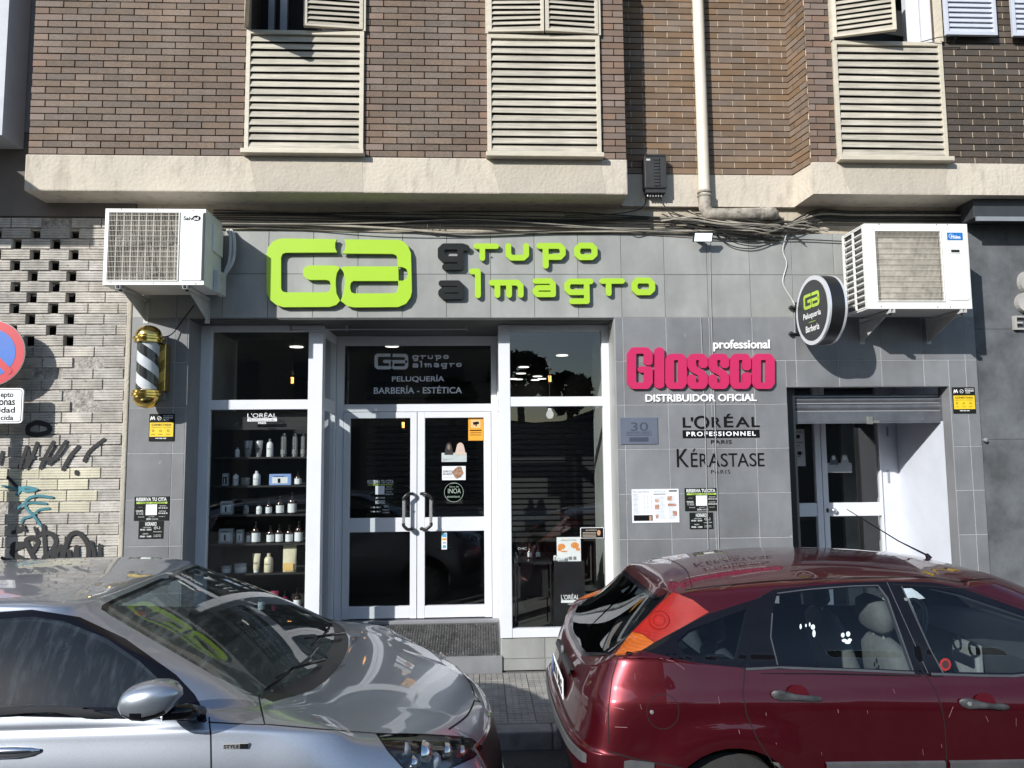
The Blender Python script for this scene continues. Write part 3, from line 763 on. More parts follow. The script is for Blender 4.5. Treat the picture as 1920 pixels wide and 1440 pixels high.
graffiti([(30, [(200,380),(260,350),(340,370),(350,410),(280,435),(205,425),(200,380)]), (22, [(185,670),(205,590),(195,520)]), (22, [(265,495),(230,590),(190,665)]), (20,[(160,600),(240,600)]),
          (24, [(380,490),(320,600),(290,670)]), (24, [(470,485),(390,600),(350,640)]), (22, [(290,610),(400,605)]), (24, [(450,680),(500,590),(560,520)]), (22, [(600,620),(640,550),(740,470)]), (26, [(545,700),(548,712)]),
          (22, [(140,670),(165,600),(195,520)]), (22, [(0,640),(20,560)]), (20, [(60,740),(120,800)])], SG, (0, 700), spray_k, 'graffiti')
graffiti([(18, [(120,860),(170,810),(260,825),(180,835),(120,800)]), (16, [(370,880),(260,870),(190,900),(190,960),(240,1010),(290,1080)]), (14, [(350,960),(280,970),(230,1010),(170,1030),(155,1060)]), (14, [(120,960),(200,920),(330,925)]), (13, [(20,800),(120,820)])], SG, (0, 700), spray_b, 'graffiti')
# ================================================================ white aluminium shopfront
WY, DY = 0.30, 0.95
sf = thing('shopfront', 'white aluminium and glass hairdressing shopfront with a recessed double door', 'shopfront', ((SX0+SX1)/2, DY, PZ))
zwt = at(760, 618, WY).z; ztop_w = SZ-0.014
zcb0, zcb1 = at(1045, 762, WY).z, at(1045, 744, WY).z
zfb0, zfb1 = at(1045, 1193, WY).z, at(1045, 1176, WY).z
xw = [at(p, 850, WY).x for p in (373, 393, 577, 604, 936, 957.5, 1131, 1149)]
zl0, zl1 = at(490, 768, WY).z, at(490, 750, WY).z
def frame(boxes, name='frame', mt=white_alu, par=None, bev=0.003):
    q = MB()
    for b in boxes: q.box(*b)
    return q.build(name, mt, par or sf, bevel=bev)
F0, F1 = WY-0.03, WY+0.03
zsill = zfb0
# left window
zlf0, zlf1 = zfb0, zfb1
for b in ((xw[0], xw[1], F0, F1, zsill, ztop_w), (xw[2], xw[3], F0, F1+.02, zsill, ztop_w)): frame([b], 'mullion')
for b in ((xw[1], xw[2], F0+.004, F1, zl0, zl1), (xw[1], xw[2], F0+.004, F1, zlf0, zlf1), (xw[1], xw[2], F0+.004, F1, zwt-0.02, ztop_w)): frame([b], 'transom')
# right window
for b in ((xw[4], xw[5], F0, F1+.02, zsill, ztop_w), (xw[6], xw[7], F0, F1, zsill, ztop_w)): frame([b], 'mullion')
for b in ((xw[5], xw[6], F0+.004, F1, zcb0, zcb1), (xw[5], xw[6], F0+.004, F1, zfb0, zfb1), (xw[5], xw[6], F0+.004, F1, zwt-0.02, ztop_w)): frame([b], 'transom')
def pane(x0, x1, z0, z1, y, name='pane', par=None, mt=shop_glass):
    return MB().box(x0-.004, x1+.004, y, y+0.006, z0-.004, z1+.004).build(name, mt, par or sf)
pane(xw[1], xw[2], zlf1, zl0, WY+0.004); pane(xw[1], xw[2], zl1, zwt-.02, WY+0.004)
pane(xw[5], xw[6], zfb1, zcb0, WY+0.004); pane(xw[5], xw[6], zcb1, zwt-.02, WY+0.004)
frame([(xw[7]+.001, SX1-.010, WY-.01, WY+.02, PZ, ztop_w)], 'filler_strip', grey_alu)
frame([(SX0+.010, xw[0]-.001, WY-.02, WY+.02, PZ, ztop_w)], 'filler_strip', M('dark_steel_jamb', (0.06, 0.065, 0.07), 0.5))
# plinths under the windows
for a, b in ((SX0+.01, xw[3]), (xw[4]+.006, SX1-.01)):
    x = a; zc = (zsill+PZ)/2-0.06
    MB().box(a, b, WY-.002, WY+.15, PZ, zsill-.004).build('plinth_core', grout, sf)
    cuts = [a]; t = at(1022, 1230, WY).x
    k = t-math.floor((t-a)/TP)*TP
    while k < b: cuts.append(k); k += TP
    cuts.append(b)
    for u, v in zip(cuts[:-1], cuts[1:]):
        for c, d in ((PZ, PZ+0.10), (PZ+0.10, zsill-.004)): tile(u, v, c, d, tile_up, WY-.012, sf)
# side returns into the recessed entrance
zT0, zT1 = at(780, 772, DY).z, at(780, 758, DY).z
def ret(x0, x1, sgn):
    yA, yB = F1+.021, DY-.031
    for b in ((x0, x1, yA, yA+.035, zsill, ztop_w), (x0, x1, yB-.04, yB, zsill, ztop_w)): frame([b], 'mullion')
    for c, d in ((zsill, zsill+.07), (zT0-.01, zT1+.03), (ztop_w-.07, ztop_w)): frame([(x0+.004, x1-.004, yA+.035, yB-.04, c, d)], 'transom')
    xm = (x0+x1)/2
    for c, d in ((zsill+.07, zT0-.01), (zT1+.03, ztop_w-.07)): MB().box(xm, xm+.006, yA+.03, yB-.035, c-.004, d+.004).build('pane', shop_glass, sf)
    MB().box(x0, x1, F1+.02, yB, PZ, zsill-.002).build('return_plinth', tile_lo, sf)
ret(xw[3]-.05, xw[3], 1); ret(xw[4], xw[4]+.05, -1)
# door frame and transom light
D = [at(p, 950, DY).x for p in (634, 643, 782.5, 922, 934)]
zd0 = at(780, 1160, DY).z
D0, D1 = DY-.03, DY+.03
zdt = at(780, 632, DY).z
frame([(xw[3]+.001, D[1], D0, D1, zd0, ztop_w)], 'door_post'); frame([(D[3], xw[4]-.001, D0, D1, zd0, ztop_w)], 'door_post')
frame([(D[1], D[3], D0+.003, D1, zT0, zT1)], 'transom'); frame([(D[1], D[3], D0+.003, D1, at(780, 648, DY).z, ztop_w)], 'transom')
pane(D[1], D[3], zT1, at(780, 648, DY).z, DY+.004)
def leaf(x0, x1, stile, name, hx, flip):
    lf = frame([(x0+.003, x0+stile, D0-.006, D1-.015, zd0+.01, zT0-.004), (x1-stile, x1-.003, D0-.006, D1-.015, zd0+.01, zT0-.004)], 'door', white_alu)
    z_ = lambda p: at(780, p, DY).z
    rails = ((z_(1158)+.004, z_(1135)), (z_(996), z_(970)), (z_(784), zT0-.004))
    for c, d in rails: 
        frame([(x0+stile, x1-stile, D0-.004, D1-.015, c, d)], 'rail', par=lf)
    for (c, d) in ((rails[0][1], rails[1][0]), (rails[1][1], rails[2][0])): pane(x0+stile, x1-stile, c, d, DY-.004, 'pane', lf)
    # pull handle: black elbows, steel grip
    zt_, zb_ = z_(925), z_(990); y0 = D0-.006; y1 = y0-.085
    xg = at(hx, 955, y1).x; xa_ = (x1-stile/2-.01) if flip else (x0+stile/2+.01)
    for zz_, s_ in ((zt_, -1), (zb_, 1)):
        pts = bez([(xa_, y0, zz_), (xa_, y0-.05, zz_), ((xa_*.5+xg*.5), y1, zz_+s_*.0), (xg, y1, zz_+s_*.035), (xg, y1, zz_+s_*.06)], 5)
        MB().tube(pts, 0.0155, 12).build('handle', black_plastic, lf, smooth=True)
    MB().tube([(xg, y1, zt_-.05), (xg, y1, zb_+.05)], 0.0145, 14).build('handle', M('brushed_steel', (0.7, 0.7, 0.7), 0.25, metal=0.8, var=0.02) if flip else bpy.data.materials['brushed_steel'], lf, smooth=True)
    return lf
l1 = leaf(D[1], D[2], at(656, 950, DY).x-D[1], 'door', 757, True)
l2 = leaf(D[2], D[3], at(796, 950, DY).x-D[2]+.005, 'door', 808, False)
MB().lathe((D[2]-.03, D0-.006, at(780, 958, DY).z), [(0.011, 0), (0.011, -.006), (0.004, -.007)], 12, 'Y').build('lock', grey_alu, l1, smooth=True)
frame([(xw[3], xw[4], D0-.06, D1+.03, zd0-.03, zd0)], 'threshold', grey_alu)
# rolling grille guide bar under the lintel
MB().tube([at(545, 618, .20), at(876, 617, .20)], 0.006, 8).build('guide_bar', grey_alu, sf)
for px in (545, 650, 876): MB().box(at(px, 617, .2).x-.008, at(px, 617, .2).x+.008, .19, .215, at(px, 620, .2).z, at(px, 620, .2).z+.05).build('bar_bracket', grey_alu, sf)

# entrance ramp with rubber stud mat
ramp = thing('entrance_ramp', 'short grey tiled entrance ramp in front of the double glass door', 'ramp', (-0.9, .6, PZ))
rx0, rx1 = xw[3]-.05, at(941, 1200, WY).x
zr0 = at(900, 1231, WY-.01).z; zr1 = zd0-.032
q = MB(); q.add([(rx0, WY-.03, PZ-.02), (rx1, WY-.03, PZ-.02), (rx1, DY+.05, PZ-.02), (rx0, DY+.05, PZ-.02), (rx0, WY-.03, zr0), (rx1, WY-.03, zr0), (rx1, D0-.05, zr1), (rx0, D0-.05, zr1), (rx0, DY+.05, zr1), (rx1, DY+.05, zr1)],
    [(0, 1, 5, 4), (4, 5, 6, 7), (7, 6, 9, 8), (1, 2, 9, 6, 5), (0, 4, 7, 8, 3), (0, 3, 2, 1)])
q.build('ramp_body', tile_lo, ramp)
mat_m = M('black_rubber_mat', (0.075, 0.075, 0.075), 0.75, var=0.35, scale=9, speck=((0.16, 0.16, 0.155), 70, 0.60))
q = MB(); mx0, mx1 = rx0+.03, rx1-.02; my0, my1 = WY-.01, D0-.07
def rz(y): return zr0+(zr1-zr0)*(y-(WY-.03))/((D0-.05)-(WY-.03))
q.add([(mx0, my0, rz(my0)+.004), (mx1, my0, rz(my0)+.004), (mx1, my1, rz(my1)+.004), (mx0, my1, rz(my1)+.004), (mx0, my0, rz(my0)), (mx1, my0, rz(my0)), (mx1, my1, rz(my1)), (mx0, my1, rz(my1))], [(0,1,2,3),(4,5,1,0),(5,6,2,1),(6,7,3,2),(7,4,0,3)])
mt_ = q.build('rubber_mat', mat_m); tag(mt_, 'black studded rubber mat covering the entrance ramp', 'mat')
q = MB(); nx, ny = int((mx1-mx0)/.024), int((my1-my0)/.024)
for i in range(nx):
    for j in range(ny):
        x = mx0+.012+i*.024; y = my0+.012+j*.024; h = .006
        if y > my1-.012: continue
        z = rz(y)+.004; a = .0075
        q.add([(x-a, y-a, z-.002), (x+a, y-a, z-.002), (x+a, y+a, z+.003), (x-a, y+a, z+.003), (x-a*.7, y-a*.7, z+h), (x+a*.7, y-a*.7, z+h), (x+a*.7, y+a*.7, z+h+.003), (x-a*.7, y+a*.7, z+h+.003)], [(4,5,6,7),(0,1,5,4),(1,2,6,5),(3,0,4,7)])
q.build('studs', mat_m, mt_, kind='stuff')

# ---------------------------------------------------------------- shop interior
room = thing('shop_interior', 'dark salon interior seen through the shop windows', 'room', (-0.8, 3, PZ))
flr = M('grey_salon_floor', (0.10, 0.10, 0.10), 0.35)
wal = M('charcoal_salon_wall', (0.055, 0.056, 0.056), 0.7, var=0.05)
ix0, ix1 = SX0-.35, SX1+.25; iz = SZ+.02
for a, b, y_ in ((ix0, xw[3]-.052, WY+.16), (xw[4]+.052, ix1, WY+.16), (xw[3]-.05, xw[4]+.05, DY+.06)): MB().box(a, b, y_, 6, PZ-.05, zsill-.03 if y_ < .9 else zd0-.001).build('floor', flr, room)
MB().box(ix0, ix1, 1.32, 6, iz, iz+.1).build('ceiling', wal, room)
MB().box(SX0+.011, SX1-.011, WY+.03, 1.3, SZ-.0, SZ+.02).build('ceiling', wal, room)
MB().box(ix0, ix1, 6, 6.1, PZ, iz).build('back_wall', wal, room)
MB().box(ix0-.1, ix0, 1.3, 6, PZ, iz).build('side_wall', wal, room); MB().box(ix1, ix1+.1, 1.3, 6, PZ, iz).build('side_wall', wal, room)
lamp_m = M('downlight_glow', (0.9, 0.9, 0.88), 0.5, emit=(1, 0.97, 0.9), estr=1.6)
for k, (px, py, Y) in enumerate(((566, 625, .75), (556, 650, 2.4), (735, 649, 1.5), (1054, 666, 2.2), (982, 688, 3.2), (977, 700, 3.9), (972, 711, 4.7), (1016, 710, 4.6), (1008, 718, 5.2), (1004, 726, 5.8), (962, 730, 5.6))):
    zc = iz-.004 if Y > 1.3 else SZ-.004
    p = atz(px, py, zc)
    if not (0.5 < p.y < 5.9): p = Vector((at(px, py, Y).x, Y, zc))
    MB().lathe((p.x, p.y, zc), [(0.0, 0.0), (0.07, 0.0), (0.075, -.006), (0.06, -.008), (0.0, -.008)], 20).build('downlight', lamp_m, room)
# hanging bulbs
fil = M('bulb_filament', (1, .6, .2), 0.5, emit=(1, 0.42, 0.10), estr=5)
bulbg = glass('bulb_glass', (0.9, 0.9, 0.88), 2.0, 1.5)
for k, (px, py, Y, lab) in enumerate(((548, 713, .95, 'glowing filament pendant bulb behind the upper left window'), (1031, 710, .95, 'glowing filament pendant bulb behind the upper right window'),
                        (756, 797, 1.6, 'small orange pendant bulb behind the left door leaf'))):
    p = at(px, py, Y); t = thing('pendant_bulb', lab, 'lamp', (p.x, p.y, p.z-.06))
    MB().tube([(p.x, p.y, p.z+.085), (p.x, p.y, SZ-.02 if Y < 1.3 else iz)], 0.003, 6).build('cable', black_plastic, t)
    MB().lathe(p, [(0.012, .05), (.016, .055), (.016, .09), (.01, .095)], 12).build('socket', M('brass_socket', (0.35, 0.24, 0.1), 0.35, metal=1) if k == 0 else bpy.data.materials['brass_socket'], t, smooth=True)
    MB().lathe(p, [(0.001, -.06), (.02, -.055), (.036, -.03), (.04, 0), (.03, .03), (.014, .05)], 16).build('glass_bulb', bulbg, t, smooth=True)
    q = MB()
    for a in range(5): q.tube([(p.x+.010*math.cos(a*1.26), p.y+.01*math.sin(a*1.26), p.z-.03), (p.x+.012*math.cos(a*1.26+.5), p.y+.01*math.sin(a*1.26+.5), p.z+.03)], .0022, 5)
    q.build('filament', fil, t)
p = at(1031, 776, .5)
t = thing('pendant_bulb', 'opal white round bulb hanging just under the right window crossbar', 'lamp', (p.x, p.y, p.z-.05))
MB().lathe(p, [(0.001, -.045), (.022, -.04), (.034, -.015), (.034, .005), (.02, .03), (.014, .05)], 18).build('glass_bulb', M('opal_bulb', (0.85, 0.86, 0.86), 0.3, emit=(1, 1, 1), estr=0.35), t, smooth=True)
MB().tube([p+Vector((0, 0, .05)), Vector((p.x, p.y, SZ-.02))], 0.003, 6).build('cable', black_plastic, t)
# pleated grille behind the right window and the door (dark horizontal slats)
gr = thing('rolling_grille', 'dark horizontal slat grille standing behind the shop windows', 'grille', (-.2, 1.9, PZ))
gm = M('dark_slat', (0.018, 0.019, 0.019), 0.6, var=0.2)
for x0, x1, y, za, zb_, nm in ((xw[4]+.05, ix1-.02, 1.9, 1.0, 2.55, 26), (xw[3]+.1, xw[4]-.1, 2.3, 1.2, 2.75, 24)):
    for k in range(nm):
        z = za+(zb_-za)*k/nm; MB().box(x0, x1, y, y+.01, z, z+(zb_-za)/nm-.018).build('slat', gm, gr)
# ---- display shelves with products in the left window
shelf = thing('display_shelf', 'black shelving unit behind the left shop window', 'shelf', ((xw[1]+xw[2])/2, .75, PZ))
blk = M('black_board', (0.014, 0.0145, 0.015), 0.45, var=0.1)
sx0, sx1 = xw[1]-.02, xw[2]+.0
SY0, SY1 = 0.42, 0.78
MB().box(sx0-.02, sx1, SY1, SY1+.02, zsill, zl0-.02).build('back_panel', blk, shelf)
MB().box(sx0-.045, sx0-.021, SY0, SY1, zsill, zl0-.02).build('side_panel', blk, shelf)
MB().box(sx1-.001, sx1+.018, SY0, SY1+.02, at(480, 1144, SY0).z-.02, zl0-.02).build('side_panel', blk, shelf)
MB().box(sx0-.02, sx1, SY0-.045, SY0-.03, at(490, 806, SY0).z, zl0-.01).build('header_panel', blk, shelf)
shz = []
for py in (856, 909, 963, 1017, 1072, 1144):
    z = at(480, py, SY0+.06).z-.004; shz.append(z)
    MB().box(sx0-.018, sx1-.002, SY0, SY1-.002, z-.016, z).build('shelf_board', blk, shelf)
pw = M('product_white', (0.72, 0.74, 0.76), 0.35, var=0.03); pg_ = M('product_grey', (0.30, 0.31, 0.32), 0.3, metal=.3); pb = M('amber_glass', (0.035, 0.018, 0.014), 0.15, spec=.7)
pr_ = M('burgundy_plastic', (0.22, 0.015, 0.06), 0.3); pc = M('cream_plastic', (0.70, 0.64, 0.46), 0.35); py_ = M('yellow_print', (0.80, 0.52, 0.18), 0.4); psv = M('silver_can', (0.62, 0.63, 0.64), 0.25, metal=.9)
pbl = M('blue_box', (0.25, 0.38, 0.72), 0.4); pbox_m = M('pale_box', (0.45, 0.46, 0.47), 0.5)
def prod(px, k, kind, wpx, hpx, lab, grp=None):
    y = SY0+.07; s = (CF/(y+6.4))
    p = at(px, 900, y); z = shz[k]; W = wpx/s; Hh = hpx/s; r_ = W/2
    t = thing({'tube': 'squeeze_tube', 'bottle': 'bottle', 'pump': 'pump_bottle', 'can': 'spray_can', 'jar': 'jar', 'box': 'product_box', 'pouch': 'refill_pouch'}[kind[0]], lab, {'tube': 'tube', 'bottle': 'bottle', 'pump': 'bottle', 'can': 'can', 'jar': 'jar', 'box': 'box', 'pouch': 'pouch'}[kind[0]], (p.x, y, z), grp)
    c = (p.x, y, z); a, b = kind[1], kind[2]
    def lab_(z0, z1, mt): MB().lathe(c, [(r_*1.02, z0), (r_*1.02, z1)], 16).build('label', mt, t, smooth=True)
    if kind[0] == 'can':
        MB().lathe(c, [(r_*.95, 0), (r_, .006), (r_, Hh*.86), (r_*.7, Hh*.9)], 16).build('body', a, t, smooth=True); MB().lathe(c, [(r_*.75, Hh*.88), (r_*.75, Hh)], 14).build('cap', b, t, smooth=True)
        lab_(Hh*.1, Hh*.3, pg_)
    elif kind[0] == 'bottle':
        MB().lathe(c, [(r_*.95, 0), (r_, .005), (r_, Hh*.68), (r_*.8, Hh*.78), (r_*.35, Hh*.85), (r_*.35, Hh*.88)], 16).build('body', a, t, smooth=True); MB().lathe(c, [(r_*.42, Hh*.86), (r_*.42, Hh)], 12).build('cap', b, t, smooth=True)
        q = MB(); add_text(q, 'serie', p.x-r_*.6, z+Hh*.42, p.x+r_*.6, z+Hh*.50, y-r_-.002); q.build('lettering', black_print, t)
    elif kind[0] == 'pump':
        MB().lathe(c, [(r_*.95, 0), (r_, .004), (r_, Hh*.55), (r_*.8, Hh*.66), (r_*.3, Hh*.72), (r_*.3, Hh*.75)], 16).build('body', a, t, smooth=True)
        lab_(Hh*.06, Hh*.48, b)
        MB().lathe(c, [(r_*.35, Hh*.73), (r_*.35, Hh*.82), (r_*.12, Hh*.83), (r_*.12, Hh*.93), (r_*.3, Hh*.94), (r_*.3, Hh)], 12).build('pump', black_plastic, t, smooth=True)
    elif kind[0] == 'jar':
        MB().lathe(c, [(r_*.95, 0), (r_, .004), (r_, Hh*.6), (r_*.97, Hh*.62)], 18).build('body', a, t, smooth=True); MB().lathe(c, [(r_*1.02, Hh*.63), (r_*1.02, Hh*.97), (r_*.9, Hh)], 18).build('lid', b, t, smooth=True)
    elif kind[0] == 'tube':
        q = MB(); n_ = 14; vs = []
        for h, rx_, ry_ in ((.12, .62, .62), (.2, .72, .7), (.7, .9, .35), (1.0, 1.0, .06)):
            for k_ in range(n_): an = 2*math.pi*k_/n_; vs.append((p.x+r_*rx_*math.cos(an), y+r_*ry_*math.sin(an), z+Hh*h))
        fs = [(i*n_+k_, i*n_+(k_+1) % n_, (i+1)*n_+(k_+1) % n_, (i+1)*n_+k_) for i in range(3) for k_ in range(n_)]+[tuple(3*n_+k_ for k_ in range(n_))]
        q.add(vs, fs); q.build('body', a, t, smooth=True); MB().lathe(c, [(r_*.6, 0), (r_*.6, Hh*.13)], 12).build('cap', b, t, smooth=True)
        q = MB(); add_text(q, 'care', p.x-r_*.5, z+Hh*.45, p.x+r_*.5, z+Hh*.55, y-r_*.75); q.build('lettering', black_print, t)
    elif kind[0] == 'box':
        MB().box(p.x-W/2, p.x+W/2, y-.02, y+.03, z, z+Hh).build('carton', a, t, bevel=.001)
        q = MB(); q.box(p.x-W*.36, p.x+W*.36, y-.0215, y-.0205, z+Hh*.15, z+Hh*.72); q.build('picture_panel', b, t)
        q = MB(); q.box(p.x-W*.10, p.x+W*.02, y-.023, y-.022, z+Hh*.2, z+Hh*.6); q.box(p.x-W*.3, p.x+W*.2, y-.023, y-.022, z+Hh*.78, z+Hh*.82); q.build('print', black_print if b is not blk else white_print, t)
    elif kind[0] == 'pouch':
        q = MB(); vs = []; n_ = 12
        for h, rx_, ry_ in ((0, .95, .35), (.15, .98, .4), (.6, .98, .25), (.95, .97, .05), (1.0, 1, .03)):
            for k_ in range(n_): an = 2*math.pi*k_/n_; sx_ = math.copysign(abs(math.cos(an))**.6, math.cos(an)); vs.append((p.x+W/2*rx_*sx_, y+W/2*ry_*math.sin(an), z+Hh*h))
        fs = [(i*n_+k_, i*n_+(k_+1) % n_, (i+1)*n_+(k_+1) % n_, (i+1)*n_+k_) for i in range(4) for k_ in range(n_)]
        q.add(vs, fs); q.build('body', a, t, smooth=True); MB().box(p.x-W*.4, p.x+W*.3, y-W*.24, y-W*.235, z+Hh*.04, z+Hh*.33).build('label', b, t)
G = 'hair products displayed on the black shelves'
prod(444, 0, ('bottle', pw, pg_), 8, 18, 'tiny white bottle, first item from the left on the top shelf', G)
prod(464, 0, ('tube', pg_, pg_), 16, 30, 'grey squeeze tube left of its twin on the top shelf', G)
prod(484, 0, ('tube', pg_, pg_), 15, 30, 'grey squeeze tube beside the white bottle on the top shelf', G)
prod(505, 0, ('bottle', pw, pg_), 12, 33, 'white rounded bottle between tubes and spray cans on the top shelf', G)
prod(531, 0, ('can', psv, psv), 11, 43, 'tall silver spray can, left of the three on the top shelf', G)
prod(552, 0, ('can', psv, psv), 10, 43, 'tall silver spray can, middle of the three on the top shelf', G)
prod(568, 0, ('can', psv, psv), 10, 43, 'tall silver spray can, right of the three on the top shelf', G)
prod(423, 1, ('box', pbox_m, blk), 10, 22, 'narrow pale carton with a dark picture on the second shelf', G)
prod(442, 1, ('bottle', pw, blk), 10, 24, 'white bottle with black cap beside the narrow carton', G)
prod(461, 1, ('jar', pg_, pg_), 16, 14, 'wide grey jar on the second shelf', G)
prod(481, 1, ('bottle', pw, pw), 14, 26, 'plain white capped bottle in the middle of the second shelf', G)
prod(526, 1, ('box', pbl, pw), 39, 20, 'wide pale blue gift box on the second shelf', G)
prod(559, 1, ('pump', pb, pw), 13, 24, 'dark pump bottle right of the blue box', G)
prod(427, 2, ('box', pbox_m, pw), 22, 24, 'square pale carton with two drawn bottles on the third shelf', G)
prod(463, 2, ('bottle', pg_, blk), 10, 19, 'small dim grey bottle on the third shelf', G)
prod(487, 2, ('bottle', pw, blk), 10, 17, 'smallest white labelled bottle on the third shelf', G)
prod(505, 2, ('pump', pb, pw), 11, 26, 'second bottle from the small one on the third shelf', G)
prod(526, 2, ('pump', pb, pw), 14, 32, 'mid sized white labelled pump bottle on the third shelf', G)
prod(549, 2, ('pump', pb, pw), 16, 38, 'largest white labelled pump bottle on the third shelf', G)
prod(427, 3, ('box', pbox_m, pw), 25, 26, 'square white carton showing two black bottles on the fourth shelf', G)
prod(453, 3, ('box', pbox_m, pw), 12, 24, 'narrow white carton with one bottle picture on the fourth shelf', G)
prod(469, 3, ('pump', pb, pw), 8, 28, 'thin dark bottle behind the big amber one on the fourth shelf', G)
prod(482, 3, ('pump', pb, pw), 16, 38, 'big amber bottle with white label on the fourth shelf', G)
prod(509, 3, ('pump', pb, pw), 13, 30, 'amber bottle with blue tinted label, left of the pair', G)
prod(525.5, 3, ('pump', pb, pw), 13, 32, 'amber bottle with white label beside the red capped one', G)
prod(544, 3, ('pump', pb, pw), 13, 31, 'amber bottle with a red shine on the fourth shelf', G)
prod(562, 3, ('pump', pb, pw), 15, 38, 'amber bottle at the right end of the fourth shelf', G)
prod(429, 4, ('jar', pw, pbox_m), 17, 12, 'small low white jar on the fifth shelf', G)
prod(455, 4, ('jar', pw, pbox_m), 21, 16, 'larger low white jar on the fifth shelf', G)
prod(484, 4, ('tube', pc, pw), 15, 33, 'cream squeeze tube on the fifth shelf', G)
prod(507, 4, ('bottle', pc, pc), 16, 33, 'cream bottle on the fifth shelf', G)
prod(546, 4, ('pouch', pc, py_), 25, 48, 'large foil refill pouch with yellow base on the fifth shelf', G)
prod(495, 5, ('pump', pb, pw), 12, 33, 'dark pump bottle, leftmost on the lowest shelf', G)
prod(519, 5, ('tube', pr_, pr_), 15, 34, 'burgundy squeeze tube on the lowest shelf', G)
prod(538, 5, ('pump', pr_, pw), 14, 33, 'burgundy pump bottle on the lowest shelf', G)
prod(561, 5, ('pump', pb, pw), 13, 38, 'tall dark pump bottle at the right end of the lowest shelf', G)
# display cube and stands behind the right window
ds = thing('display_stand', 'black display stand with brand lettering behind the right window', 'stand', at(1069, 1150, .55))
x0, z0, x1, z1 = pbox(1040, 1053, 1097, 1172, .50); MB().box(x0, x1, .50, .80, zsill, z1).build('cabinet', M('satin_black', (0.022, 0.023, 0.026), .3), ds, bevel=.003)
q = MB(); px_text(q, "L'ORÉAL", (1052, 1113, 1086, 1124), .497, bold=.01); x0, z0, x1, z1 = pbox(1052, 1125, 1087, 1130, .498); q.box(x0, x1, .4965, .498, z0, z1); px_text(q, 'PARIS', (1065, 1131, 1074, 1134), .497); q.build('lettering', white_print, ds)
ds2 = thing('display_table', 'low black display table left of the black stand', 'table', at(1000, 1150, .6))
x0, z0, x1, z1 = pbox(966, 1044, 1034, 1055, .55); MB().box(x0, x1, .5, .9, z0-.01, z0+.012).build('table_top', blk, ds2)
for xx in (x0+.01, x1-.02):
    for yy in (.51, .87): MB().box(xx, xx+.012, yy, yy+.012, zsill, z0-.01).build('leg', blk, ds2)
MB().box(x0+.02, x1-.03, .60, .62, z0-.32, z0-.012).build('front_panel', blk, ds2)
cube = thing('display_cube', 'clear acrylic display cube with small bottles on the low table', 'box', (x0+.15, .7, z0+.012))
xa_, za_, xb_, zb_ = pbox(966, 997, 1026, 1040, .6); acr = glass('acrylic', (.95, .95, .95), 1.3, 1.3)
for b in ((xa_, xb_, .6, .604), (xa_, xb_, .82, .824)): MB().box(b[0], b[1], b[2], b[3], z0+.013, zb_).build('panel', acr, cube)
for b in ((xa_, xa_+.004), (xb_-.004, xb_)): MB().box(b[0], b[1], .604, .82, z0+.013, zb_).build('panel', acr, cube)
q = MB(); add_text(q, 'CHIC', xa_+.03, z0+.10, xa_+.11, z0+.12, .70); q.build('lettering', white_print, cube)
for k, dx in enumerate((.11, .19)):
    t = thing('bottle', ('left' if k == 0 else 'right')+' small dark bottle inside the clear display cube', 'bottle', (xa_+.03+dx, .72, z0+.013), 'bottles in the display cube')
    MB().lathe((xa_+.03+dx, .72, z0+.013), [(.018, 0), (.02, .004), (.02, .07), (.008, .085), (.008, .12), (.011, .122), (.011, .14)], 14).build('body', pb, t, smooth=True); MB().lathe((xa_+.03+dx, .72, z0+.013), [(.0205, .02), (.0205, .06)], 14).build('label', pw, t, smooth=True)
cd = thing('advert_card', 'white advert card with orange bottles standing on the black display stand', 'card', at(1065, 1050, .53))
x0, z0, x1, z1 = pbox(1044, 1007, 1089, 1053, .53); MB().box(x0, x1, .53, .534, z0, z1).build('card', white_print, cd)
orange = M('orange_print', (0.75, 0.20, 0.04), .5, col2=(.85, .40, .12), scale=60)
q = MB()
for cx, cz, rx_, rz_ in ((.2, .62, .16, .12), (.12, .5, .09, .07), (.75, .66, .17, .13), (.88, .5, .09, .07), (.3, .42, .14, .03)):
    q.prism([(x0+(x1-x0)*(cx+rx_*math.cos(a*.52)), z0+(z1-z0)*(cz+rz_*math.sin(a*.52))) for a in range(12)], .5285-.0002*len(q.v)/40, .5295, back=False)
q.build('print', orange, cd); q = MB(); add_text(q, 'KÉRASTASE', x0+.04, z1-.035, x1-.04, z1-.018, .529); 
for a in (.5, .68): q.box(x0+(x1-x0)*a, x0+(x1-x0)*(a+.13), .5288, .5295, z0+.015, z0+.045)
q.build('lettering', M('grey_print', (.25, .24, .24), .6), cd)
nc = MB(); px_text(nc, 'new', (1038, 1041, 1060, 1051), .49, bold=.03); nc = nc.build('window_lettering', white_print); tag(nc, 'small white word new on the right window glass in front of the stand', 'lettering')
